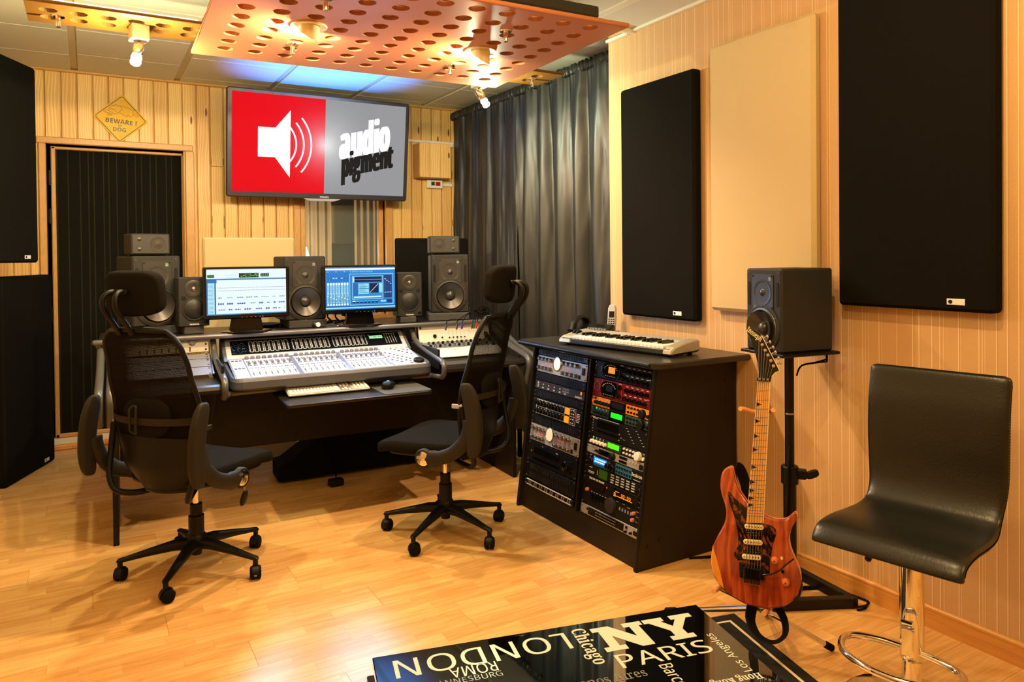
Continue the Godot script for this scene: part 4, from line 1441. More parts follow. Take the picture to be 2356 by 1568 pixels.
func big_speaker(label: String, at: Transform3D, w: float, h: float, d: float, group: String, led: bool) -> Node3D:
	# front at z 0, lower edge at y 0
	var t := thing("studio_loudspeaker", label, "loudspeaker", at, group)
	box("cabinet", V(0, h / 2, -d / 2), V(w, h, d), M.speaker_grey, t, 0.008)
	var k := w / 0.25
	var py := h - 0.112 * k
	# square waveguide plate with a dish
	var st := S()
	prism(st, rrect(0.146 * k, 0.168 * k, 0.008, 3), 0.004, Transform3D(Basis(), V(0, py, 0)), 0.001)
	var plate := obj("waveguide_plate", st, M.waveguide, t)
	disc(plate, "waveguide_dish", [Vector2(0.062 * k, 0.0045), Vector2(0.055 * k, 0.0042), Vector2(0.040 * k, 0.001), Vector2(0.024 * k, -0.004), Vector2(0.014 * k, -0.010)].map(func(v): return Vector2(v.x, v.y + 0.0005)), V(0, py - 0.004 * k, 0.0008), mat_dish())
	disc(plate, "tweeter", [Vector2(0, 0.010), Vector2(0.008 * k, 0.008), Vector2(0.013 * k, 0.003), Vector2(0.016 * k, 0.0005), Vector2(0.019 * k, 0.0)].map(func(v): return Vector2(v.x, v.y)), V(0, py - 0.004 * k, 0.004), M.cone, 24)
	st = S()
	for sx in [-1, 1]:
		for sy in [-1, 1]: screw(st, V(sx * 0.065 * k, py + sy * 0.075 * k, 0.004), Vector3.BACK, 0.004 * k)
	obj("screw", st, M.black_metal, plate)
	text("GENELEC", 0.011 * k, M.white_plastic, plate, Transform3D(Basis(), V(-0.035 * k, py - 0.077 * k, 0.0045)), "Droid Sans", 700, 0.0005)
	box("led_window", V(0.052 * k, py + 0.063 * k, 0.0045), V(0.016 * k, 0.018 * k, 0.001), M.grey_plastic, plate, 0.0)
	if led:
		disc(plate, "led", [Vector2(0, 0.002), Vector2(0.003, 0.001), Vector2(0.003, 0)], V(0.050 * k, py + 0.058 * k, 0.005), M.led_green, 10)
	for sx in [-1, 1]:
		st = S()
		prism(st, rrect(0.017 * k, 0.115 * k, 0.008 * k, 4), 0.002, Transform3D(Basis(), V(sx * 0.101 * k, py - 0.012 * k, 0.0)))
		obj("port", st, M.hole, t)
		disc(t, "cabinet_screw", [Vector2(0, 0.001), Vector2(0.006 * k, 0.0015), Vector2(0.008 * k, 0)], V(sx * 0.105 * k, h - 0.022 * k, 0), M.cone, 14)
	# woofer
	var wy := h - 0.285 * k if h / w > 1.5 else h - 0.28 * k
	wy = 0.112 * k
	disc(t, "woofer_ring", [Vector2(0.116 * k, 0.0), Vector2(0.115 * k, 0.005), Vector2(0.103 * k, 0.008), Vector2(0.094 * k, 0.006)], V(0, wy, 0), M.speaker_grey, 48)
	disc(t, "trim_ring", [Vector2(0.099 * k, 0.0065), Vector2(0.0975 * k, 0.0095), Vector2(0.0945 * k, 0.0095), Vector2(0.093 * k, 0.0065)], V(0, wy, 0), M.steel, 48)
	disc(t, "surround", [Vector2(0.096 * k, 0.006), Vector2(0.093 * k, 0.0095), Vector2(0.089 * k, 0.011), Vector2(0.085 * k, 0.0095), Vector2(0.082 * k, 0.004)], V(0, wy, 0), M.cone_edge, 48)
	disc(t, "cone", [Vector2(0.084 * k, 0.006), Vector2(0.080 * k, 0.004), Vector2(0.060 * k, -0.006), Vector2(0.034 * k, -0.020)].map(func(v): return Vector2(v.x, v.y + 0.021)), V(0, wy, 0), M.cone, 48)
	disc(t, "dust_cap", [Vector2(0, 0.021), Vector2(0.012 * k, 0.019), Vector2(0.022 * k, 0.014), Vector2(0.029 * k, 0.007), Vector2(0.032 * k, 0.001)], V(0, wy, 0), M.cone, 32)
	st = S()
	for q in 6:
		var a := TAU * (q + 0.5) / 6
		screw(st, V(cos(a) * 0.106 * k, wy + sin(a) * 0.106 * k, 0.006), Vector3.BACK, 0.0035 * k)
	obj("screw", st, M.steel, t)
	return t

var dish: StandardMaterial3D
func mat_dish() -> StandardMaterial3D:
	if dish == null:
		dish = mat("dish", Color(0.23, 0.225, 0.225), 0.36, 0.25)
	return dish

func small_speaker(label: String, at: Transform3D, w: float, h: float, d: float) -> void:
	var t := thing("nearfield_loudspeaker", label, "loudspeaker", at, "small two-way loudspeakers")
	var st := S()
	prism(st, rrect(w, h, 0.006, 2), d, Transform3D(Basis(), V(0, h / 2, -d)), 0.005)
	obj("cabinet", st, M.speaker_grey, t)
	disc(t, "waveguide", [Vector2(0.052, 0.001), Vector2(0.045, 0.0035), Vector2(0.030, 0.002), Vector2(0.016, 0.0008)], V(0, h - 0.068, 0), M.waveguide)
	disc(t, "tweeter", [Vector2(0, 0.008), Vector2(0.005, 0.006), Vector2(0.008, 0.002), Vector2(0.010, 0.004), Vector2(0.0135, 0.003), Vector2(0.0145, 0)], V(0, h - 0.068, 0.001), M.steel, 24)
	for sx in [-1, 1]:
		disc(t, "port", [Vector2(0, 0.0012), Vector2(0.0115, 0.0012), Vector2(0.014, 0.0)], V(sx * (w / 2 - 0.027), h - 0.118, 0), M.hole, 18)
	disc(t, "woofer_ring", [Vector2(0.066, 0), Vector2(0.065, 0.005), Vector2(0.060, 0.006), Vector2(0.056, 0.003)], V(0, 0.098, 0), M.speaker_grey, 40)
	disc(t, "woofer_grille", [Vector2(0.058, 0.003), Vector2(0.045, 0.011), Vector2(0.025, 0.016), Vector2(0, 0.018)], V(0, 0.098, 0), M.cone_edge, 40)
	disc(t, "knob", [Vector2(0, 0.006), Vector2(0.006, 0.006), Vector2(0.009, 0.001), Vector2(0.012, 0)], V(w / 2 - 0.018, 0.024, 0), M.black_plastic, 16)
	text("YAMAHA", 0.009, M.white_plastic, t, Transform3D(Basis(), V(0, 0.012, 0.0006)), "Droid Sans", 700, 0.0004)

func cube_speaker(label: String, at: Transform3D, flip: float) -> void:
	var t := thing("grille_loudspeaker", label, "loudspeaker", at, "small grille-fronted loudspeakers")
	var w := 0.205
	var h := 0.118
	var st := S()
	prism(st, rrect(w, h, 0.008, 3), 0.15, Transform3D(Basis(), V(0, h / 2, -0.15)), 0.005)
	obj("cabinet", st, M.speaker_grey, t)
	st = S()
	prism(st, rrect(w - 0.014, h - 0.014, 0.006, 3), 0.004, Transform3D(Basis(), V(0, h / 2, -0.001)), 0.002)
	obj("grille", st, M.grille, t)
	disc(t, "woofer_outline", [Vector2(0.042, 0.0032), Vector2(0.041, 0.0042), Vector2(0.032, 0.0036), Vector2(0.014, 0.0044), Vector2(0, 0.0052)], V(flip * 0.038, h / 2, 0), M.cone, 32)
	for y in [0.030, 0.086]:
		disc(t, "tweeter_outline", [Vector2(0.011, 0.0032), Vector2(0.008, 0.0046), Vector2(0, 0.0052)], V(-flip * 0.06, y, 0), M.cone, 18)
	box("foot", V(0, -0.004, -0.07), V(w - 0.05, 0.008, 0.10), M.rubber, t, 0.001)

func monitor(label: String, at: Transform3D, im: Image, brand: bool) -> void:
	# lower edge of the panel at y 0.078 above the shelf, front at z 0
	var t := thing("computer_monitor", label, "monitor", at, "computer monitors")
	var w := 0.476
	var h := 0.300
	var y := 0.08 + h / 2
	var st := S()
	prism(st, rrect(w, h, 0.01, 3), 0.03, Transform3D(Basis(), V(0, y, -0.03)), 0.006)
	obj("bezel", st, M.black_gloss, t)
	prism_back(t, w, h, y)
	var m := mat("screen_%s" % t.name, Color(0.02, 0.02, 0.02), 0.25)
	m.emission_enabled = true
	m.emission = Color.BLACK
	m.emission_texture = tex(im)
	m.emission_energy_multiplier = 1.1
	var sw := 0.440
	var sh := 0.262
	st = S()
	face(st, [V(-sw / 2, -sh / 2, 0), V(sw / 2, -sh / 2, 0), V(sw / 2, sh / 2, 0), V(-sw / 2, sh / 2, 0)], V(0, 0, 1), [Vector2(0, 1), Vector2(1, 1), Vector2(1, 0), Vector2(0, 0)])
	var o := obj("screen", st, m, t)
	o.position = V(0, y + 0.006, 0.0008)
	st = S()
	prism(st, [Vector2(-0.095, 0.0), Vector2(0.095, 0.0), Vector2(0.075, 0.10), Vector2(-0.075, 0.10)], 0.03, Transform3D(Basis(), V(0, 0.01, -0.065)), 0.004)
	obj("neck", st, M.black_gloss, t)
	st = S()
	lathe(st, [Vector2(0, 0.014), Vector2(0.10, 0.013), Vector2(0.135, 0.009), Vector2(0.145, 0.004), Vector2(0.14, 0.0), Vector2(0, 0)], 40, Transform3D(Basis.from_scale(V(1, 1, 0.62)), V(0, 0, -0.03)))
	obj("base", st, M.black_gloss, t)
	for k in 5:
		box("button", V(0.02 + 0.025 * k - 0.05, 0.08 + 0.008, 0.0006), V(0.008, 0.002, 0.001), M.grey_plastic, t, 0.0)
	disc(t, "power_light", [Vector2(0, 0.0012), Vector2(0.003, 0.0006), Vector2(0.003, 0)], V(0.085, 0.089, 0), M.led_blue, 10)
	var al := AreaLight3D.new()
	al.name = "screen_light"
	al.light_color = Color(0.66, 0.80, 1.0)
	al.light_energy = 0.8
	al.area_size = Vector2(sw, sh)
	al.area_range = 6.0
	al.shadow_enabled = true
	al.transform = Transform3D(Basis(Vector3.UP, PI), V(0, y, 0.012))
	t.add_child(al)

func prism_back(t: Node3D, w: float, h: float, y: float) -> void:
	box("rear_housing", V(0, y, -0.045), V(w * 0.7, h * 0.7, 0.03), M.black_plastic, t, 0.012)

func edit_image() -> Image:
	var im := Image.create(880, 524, false, Image.FORMAT_RGB8)
	im.fill(Color(0.88, 0.96, 1.0))
	var blue := Color(0.10, 0.45, 0.72)
	im.fill_rect(Rect2i(0, 0, 880, 10), Color(0.75, 0.86, 0.95))
	im.fill_rect(Rect2i(350, 48, 220, 52), Color(0.06, 0.20, 0.12))
	im.fill_rect(Rect2i(590, 52, 96, 40), Color(0.07, 0.22, 0.16))
	im.fill_rect(Rect2i(10, 62, 74, 34), Color(0.12, 0.26, 0.14))
	for k in 26:
		im.fill_rect(Rect2i(360 + rng.randi_range(0, 190), 54 + rng.randi_range(0, 38), rng.randi_range(6, 20), 4), Color(0.45, 0.95, 0.5))
	for k in 8:
		im.fill_rect(Rect2i(598 + (k % 4) * 22, 58 + (k / 4) * 16, 14, 5), Color(0.5, 0.9, 0.6))
		im.fill_rect(Rect2i(16 + (k % 4) * 17, 68 + (k / 4) * 14, 10, 4), Color(0.5, 0.85, 0.4))
	for k in 14: im.fill_rect(Rect2i(200 + k * 9, 66 + (k % 2) * 26, 6, 5), Color(0.25, 0.65, 0.75))
	im.fill_rect(Rect2i(0, 108, 880, 16), Color(0.16, 0.42, 0.60))
	for k in 40: im.fill_rect(Rect2i(110 + k * 19, 110, 2, 9), Color(0.85, 0.95, 1.0))
	im.fill_rect(Rect2i(0, 124, 108, 34), blue)
	im.fill_rect(Rect2i(0, 158, 14, 366), blue)
	im.fill_rect(Rect2i(84, 158, 16, 366), Color(0.20, 0.42, 0.55))
	for r in 6:
		im.fill_rect(Rect2i(16, 164 + r * 60, 66, 54), Color(0.72, 0.90, 0.96))
		for k in 3: im.fill_rect(Rect2i(20, 172 + r * 60 + k * 16, 54, 5), Color(0.30, 0.66, 0.80))
		im.fill_rect(Rect2i(16, 218 + r * 60, 84, 3), Color(0.16, 0.48, 0.62))
	var red := Color(0.55, 0.10, 0.22)
	for x in range(118, 868):
		for y in [214, 246]:
			var a := 1 + int(absf(sin(x * 0.37) * cos(x * 0.11)) * 5.0)
			im.fill_rect(Rect2i(x, y - a / 2, 1, a), red)
	for tr in [[328, Color(0.30, 0.45, 0.36), 10], [398, Color(0.05, 0.12, 0.62), 16], [466, Color(0.10, 0.05, 0.52), 15]]:
		var x := 120
		while x < 860:
			var run := rng.randi_range(20, 90)
			var amp: float = tr[2] * rng.randf_range(0.4, 1.2)
			for k in run:
				if x + k < 866:
					var a := maxf(1.5, amp * absf(sin(k * 0.5) * cos(k * 0.13 + tr[0])))
					im.fill_rect(Rect2i(x + k, int(tr[0] - a), 1, int(2 * a)), tr[1])
			x += run + rng.randi_range(12, 56)
	im.fill_rect(Rect2i(0, 512, 880, 12), Color(0.20, 0.55, 0.75))
	return im

func mix_image() -> Image:
	var im := Image.create(880, 524, false, Image.FORMAT_RGB8)
	var blue := Color(0.09, 0.50, 0.82)
	var pale := Color(0.80, 0.94, 1.0)
	im.fill(blue)
	im.fill_rect(Rect2i(0, 14, 880, 22), Color(0.95, 0.98, 1.0))
	im.fill_rect(Rect2i(0, 496, 880, 14), Color(0.70, 0.90, 0.98))
	im.fill_rect(Rect2i(0, 480, 880, 6), Color(0.04, 0.20, 0.45))
	for c in 8:
		var x := 18 + c * 34
		for r in 9: im.fill_rect(Rect2i(x, 52 + r * 15, 26, 3), Color(0.03, 0.22, 0.50))
		im.fill_rect(Rect2i(x + 2, 52, 18, 6), pale if (c * 5) % 3 == 0 else Color(0.25, 0.6, 0.85))
		im.fill_rect(Rect2i(x + 2, 128, 20, 12), pale if c == 2 or c == 3 or c == 5 else Color(0.10, 0.36, 0.64))
		im.fill_rect(Rect2i(x, 190, 26, 34), Color(0.86, 0.96, 1.0))
		im.fill_rect(Rect2i(x, 230, 26, 210), Color(0.62, 0.86, 0.95))
		for r in 6: im.fill_rect(Rect2i(x + 3, 238 + r * 13, 20, 4), Color(0.12, 0.50, 0.66))
		im.fill_rect(Rect2i(x + 8, 330, 5, 100), Color(0.03, 0.18, 0.30))
		im.fill_rect(Rect2i(x + 5, 350 + (c * 13) % 50, 11, 12), Color(0.9, 0.98, 1.0))
		im.fill_rect(Rect2i(x + 18, 340 + (c * 29) % 60, 5, 90 - (c * 29) % 60), Color(0.10, 0.60, 0.40))
		im.fill_rect(Rect2i(x, 446, 26, 26), Color(0.80, 0.93, 0.98))
		im.fill_rect(Rect2i(x + 28, 190, 3, 285), Color(0.06, 0.30, 0.55))
	# plug-in window
	im.fill_rect(Rect2i(296, 84, 560, 390), Color(0.75, 0.94, 1.0))
	im.fill_rect(Rect2i(301, 89, 550, 380), Color(0.10, 0.50, 0.78))
	im.fill_rect(Rect2i(330, 112, 390, 290), pale)
	im.fill_rect(Rect2i(334, 116, 382, 282), Color(0.13, 0.55, 0.80))
	im.fill_rect(Rect2i(358, 124, 346, 66), Color(0.02, 0.12, 0.30))
	im.fill_rect(Rect2i(358, 156, 346, 3), pale)
	im.fill_rect(Rect2i(340, 124, 14, 66), pale)
	im.fill_rect(Rect2i(338, 200, 64, 160), Color(0.10, 0.42, 0.68))
	im.fill_rect(Rect2i(404, 200, 3, 150), pale)
	im.fill_rect(Rect2i(412, 206, 126, 60), Color(0.55, 0.86, 0.96))
	im.fill_rect(Rect2i(412, 276, 126, 60), Color(0.55, 0.86, 0.96))
	for r in 8: im.fill_rect(Rect2i(418, 212 + r * 15, 60 + (r * 23) % 54, 4), Color(0.05, 0.30, 0.52))
	im.fill_rect(Rect2i(548, 204, 116, 120), Color(0.02, 0.12, 0.30))
	for k in 108: im.fill_rect(Rect2i(552 + k, 318 - k, 4, 4), Color(0.95, 0.97, 0.85))
	im.fill_rect(Rect2i(672, 204, 40, 120), Color(0.55, 0.86, 0.96))
	im.fill_rect(Rect2i(350, 366, 350, 18), Color(0.78, 0.92, 1.0))
	im.fill_rect(Rect2i(736, 108, 100, 280), Color(0.03, 0.16, 0.38))
	for k in 4:
		im.fill_rect(Rect2i(746 + k * 24, 116, 10, 262), Color(0.08, 0.36, 0.62))
		im.fill_rect(Rect2i(742 + k * 24, 150 + k * 20, 18, 8), pale)
		im.fill_rect(Rect2i(742 + k * 24, 320, 18, 6), pale)
	for k in 7:
		im.fill_rect(Rect2i(330 + k * 48, 420, 38, 12), pale if k == 0 else Color(0.30, 0.72, 0.90))
		im.fill_rect(Rect2i(332 + k * 48, 434, 34, 16), Color(0.02, 0.10, 0.26))
	for k in 5: im.fill_rect(Rect2i(690 + k * 14, 420, 9, 22), pale)
	im.fill_rect(Rect2i(776, 414, 60, 40), Color(0.03, 0.20, 0.45))
	for k in 10: im.fill_rect(Rect2i(300 + k * 30, 46, 18 + (k * 7) % 10, 20), Color(0.35, 0.68, 0.88))
	return im

func foam(label: String, at: Transform3D, s: Vector3) -> void:
	var o := box("foam_pad", V(0, s.y / 2, 0), s, M.foam, null, 0.004)
	o.transform = at
	tag(o, label, "foam pad", "grey foam pads under the loudspeakers")

func make_desk_things() -> void:
	mat("grille", Color(0.21, 0.205, 0.20), 0.5, 0.3)
	glow("led_green", Color(0.2, 1.0, 0.35), 1.6)
	glow("led_blue", Color(0.15, 0.45, 1.0), 1.6)
	glow("led_red", Color(1.0, 0.12, 0.10), 1.6)
	var sy := 0.970
	var g := "large two-way studio loudspeakers"
	# left, centre, right on the shelf; toed in
	foam("grey foam pad under the left large loudspeaker", D(0.225, sy, -0.665, 16), V(0.22, 0.05, 0.24))
	big_speaker("large dark loudspeaker at the left end of the desk shelf", D(0.226, sy + 0.05, -0.545, 16), 0.258, 0.397, 0.29, g, true)
	foam("grey foam pad under the central loudspeaker", D(1.052, sy, -0.62, 2), V(0.23, 0.046, 0.26))
	big_speaker("large dark loudspeaker between the two monitors", D(1.042, sy + 0.046, -0.50, 2), 0.255, 0.392, 0.29, g, false)
	foam("grey foam pad under the right large loudspeaker", D(2.01, sy, -0.565, -18), V(0.27, 0.048, 0.26))
	big_speaker("large dark loudspeaker at the right end of the desk shelf", D(2.005, sy + 0.048, -0.50, -18), 0.258, 0.392, 0.29, g, true)
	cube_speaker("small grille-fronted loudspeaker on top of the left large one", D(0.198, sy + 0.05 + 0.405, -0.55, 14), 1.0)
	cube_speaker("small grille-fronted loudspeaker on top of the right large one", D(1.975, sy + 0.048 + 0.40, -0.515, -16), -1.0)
	foam("small grey foam pad under the small loudspeaker left of the left monitor", D(0.405, sy, -0.52, 8), V(0.105, 0.044, 0.09))
	small_speaker("small dark two-way loudspeaker left of the left monitor", D(0.412, sy + 0.044, -0.468, 8), 0.165, 0.280, 0.12)
	foam("small grey foam pad under the small loudspeaker right of the right monitor", D(1.70, sy, -0.525, -6), V(0.105, 0.038, 0.12))
	small_speaker("small dark two-way loudspeaker right of the right monitor", D(1.705, sy + 0.038, -0.468, -8), 0.165, 0.288, 0.16)
	monitor("monitor showing a white editing window with waveforms", D(0.693, sy, -0.42, 1), edit_image(), true)
	monitor("monitor showing a blue mixing window", D(1.368, sy, -0.42, -1), mix_image(), false)
	# little camera-like gadget on the shelf
	var cam := thing("desk_gadget", "small silver round gadget lying on the shelf in front of the central loudspeaker", "gadget", D(1.09, sy, -0.425, 20))
	disc(cam, "barrel", [Vector2(0, 0.05), Vector2(0.015, 0.05), Vector2(0.018, 0.045), Vector2(0.018, 0.005), Vector2(0, 0.0)], V(0, 0.022, -0.03), M.steel, 20)
	disc(cam, "front_ring", [Vector2(0, 0.004), Vector2(0.013, 0.004), Vector2(0.015, 0)], V(0, 0.022, 0.02), M.white_plastic, 20)
	for x in [-0.014, 0.014]:
		box("foot", V(x, 0.005, 0), V(0.008, 0.01, 0.02), M.black_plastic, cam, 0.002)
	# dark dish under the left monitor's neighbour
	var st := S()
	lathe(st, [Vector2(0, 0.006), Vector2(0.07, 0.006), Vector2(0.09, 0.02), Vector2(0.095, 0.018), Vector2(0.08, 0.0), Vector2(0, 0.0)], 28)
	var ds := obj("dark_tray", st, M.black_plastic)
	ds.transform = D(0.84, sy, -0.70)
	tag(ds, "round dark tray on the shelf left of the central loudspeaker", "tray")
	# leads behind the monitors
	for k in 3:
		st = S()
		var x: float = [1.22, 1.27, 1.16][k]
		tube(st, curve([V(x, 1.10, -0.55), V(x - 0.03, 1.03, -0.56), V(x + 0.01, 0.985, -0.60), V(x + 0.05 * (k - 1), 0.975, -0.70), V(x + 0.1, 0.98, -0.80)], 5), 0.005, 7)
		var c := obj("screen_lead", st, M.rubber)
		c.transform = desk_x
		tag(c, ["thicker black lead hanging behind the right monitor", "black lead hanging nearest the neck of the right monitor", "thin black lead running behind the central loudspeaker"][k], "cable", "black leads behind the right monitor")
	st = S()
	tube(st, curve([V(2.13, 1.10, -0.62), V(2.175, 1.07, -0.60), V(2.18, 1.02, -0.585), V(2.15, 0.985, -0.58)], 6), 0.0045, 7)
	var wc := obj("pale_lead", st, M.pale_grey)
	wc.transform = desk_x
	tag(wc, "pale lead curving beside the right large loudspeaker", "cable")
	make_keyboard()

func make_keyboard() -> void:
	var ty := 0.655
	var kb := thing("computer_keyboard", "flat white computer keyboard on the pull-out tray", "keyboard", D(1.045, ty + 0.018, 0.022) * Transform3D(Basis(Vector3.RIGHT, deg_to_rad(10.5)), Vector3.ZERO))
	var st := S()
	prism(st, rrect(0.445, 0.128, 0.008, 3), 0.009, Transform3D(Basis(Vector3.RIGHT, -PI / 2), V(0, 0, 0)), 0.002)
	obj("body", st, mat("kb_body", Color(0.70, 0.71, 0.70), 0.35, 0.2), kb)
	var key := {}
	for w in [0.016, 0.0275, 0.035, 0.044, 0.11, 0.0185]:
		var s := S()
		bx(s, V(0, 0.0115, 0), V(w - 0.0025, 0.005, 0.0165 if w != 0.0185 else 0.009), Basis(), 0.0015)
		key[w] = s.commit()
	for r in 6:
		var z := -0.052 + r * 0.0205
		var x := -0.217
		var row: Array = []
		if r == 0:
			for k in 14: row.append(0.0185)
		elif r == 1:
			for k in 13: row.append(0.0185 if false else 0.016)
			row.append(0.0275)
		elif r == 5:
			row = [0.0275, 0.016, 0.0275, 0.11, 0.0275, 0.016, 0.0275]
		else:
			row = [0.0275]
			for k in 12: row.append(0.016)
			row.append(0.0275 if r < 4 else 0.035)
		var total := 0.0
		for w in row: total += w + 0.0015
		var sc: float = 0.272 / total
		for w in row:
			var o := obj("key", key[w], M.key_white, kb)
			o.scale = V(sc * (w + 0.0015) / w if w < 0.1 else sc, 1, 1)
			x += sc * (w + 0.0015) / 2
			o.position = V(x, 0, z)
			x += sc * (w + 0.0015) / 2
	for r in 6:
		var z := -0.052 + r * 0.0205
		for c in 3:
			if r == 3 or (r == 4 and c != 1): continue
			var o := obj("key", key[0.016], M.key_white, kb)
			o.position = V(0.072 + c * 0.0185, 0, z)
		for c in 4:
			var o := obj("key", key[0.016], M.key_white, kb)
			o.position = V(0.146 + c * 0.0205, 0, z)
	box("key_well", V(0.0905, 0.0094, 0.0), V(0.062, 0.0012, 0.12), M.grey_plastic, kb, 0.0)
	var mp := S()
	prism(mp, rrect(0.275, 0.36, 0.025, 5), 0.004, Transform3D(Basis(Vector3.RIGHT, -PI / 2), Vector3.ZERO), 0.001)
	var p := obj("mouse_mat", mp, mat("mat_cloth", Color(0.28, 0.275, 0.25), 0.85))
	p.transform = D(1.432, ty, 0.08)
	tag(p, "grey mouse mat with rounded corners on the pull-out tray", "mouse mat")
	var t2 := text("creative pads", 0.014, M.white_plastic, p, Transform3D(Basis(Vector3.RIGHT, -PI / 2), V(0.05, 0.0043, -0.155)), "Droid Serif", 400, 0.0003)
	var mo := thing("computer_mouse", "black computer mouse with a blue light on the grey mat", "mouse", D(1.372, ty + 0.004, 0.085, 62))
	var bend := func(q: Vector3) -> Vector3:
		q.y *= 1.0 - 0.35 * clampf(q.x / 0.06, -1, 1)
		q.z *= 1.0 - 0.25 * exp(-pow(q.x / 0.02, 2.0))
		q.y = maxf(q.y, -0.016)
		return q
	st = S()
	pad(st, V(0, 0.018, 0), V(0.125, 0.046, 0.075), 0.75, Basis(), bend, 28, 14)
	obj("shell", st, M.black_plastic, mo)
	st = S()
	pad(st, V(0.02, 0.034, 0), V(0.05, 0.012, 0.012), 0.8)
	obj("wheel_strip", st, M.rubber, mo)
	st = S()
	pad(st, V(-0.018, 0.040, 0.0), V(0.026, 0.010, 0.020), 1.0)
	obj("blue_light", st, glow("mouse_blue", Color(0.25, 0.65, 1.0), 2.0), mo)
	st = S()
	tube(st, curve([V(0.06, 0.012, 0.0), V(0.10, 0.006, 0.02), V(0.14, 0.004, 0.03), V(0.19, 0.004, 0.0)], 5), 0.002, 6)
	obj("lead", st, M.rubber, mo)

# ---------------------------------------------------------------- office chairs
func back_point(u: float, v: float) -> Vector3:
	# outline and curve of the mesh back: u -1..1 across, v 0..1 upward
	var ws := [[0.0, 0.120], [0.06, 0.165], [0.16, 0.195], [0.32, 0.226], [0.42, 0.236], [0.6, 0.226], [0.8, 0.212], [0.90, 0.203], [0.96, 0.185], [1.0, 0.145]]
	var zs := [[0.0, 0.215], [0.15, 0.245], [0.32, 0.250], [0.5, 0.262], [0.75, 0.305], [1.0, 0.355]]
	return V(u * ramp(ws, v), lerpf(0.425, 1.118, v) - 0.012 * u * u * v, ramp(zs, v) - 0.055 * u * u)

func ramp(tab: Array, v: float) -> float:
	for i in tab.size() - 1:
		if v <= tab[i + 1][0]:
			var t: float = clampf((v - tab[i][0]) / (tab[i + 1][0] - tab[i][0]), 0.0, 1.0)
			t = t * t * (3.0 - 2.0 * t) * 0.5 + t * 0.5
			return lerpf(tab[i][1], tab[i + 1][1], t)
	return tab[-1][1]

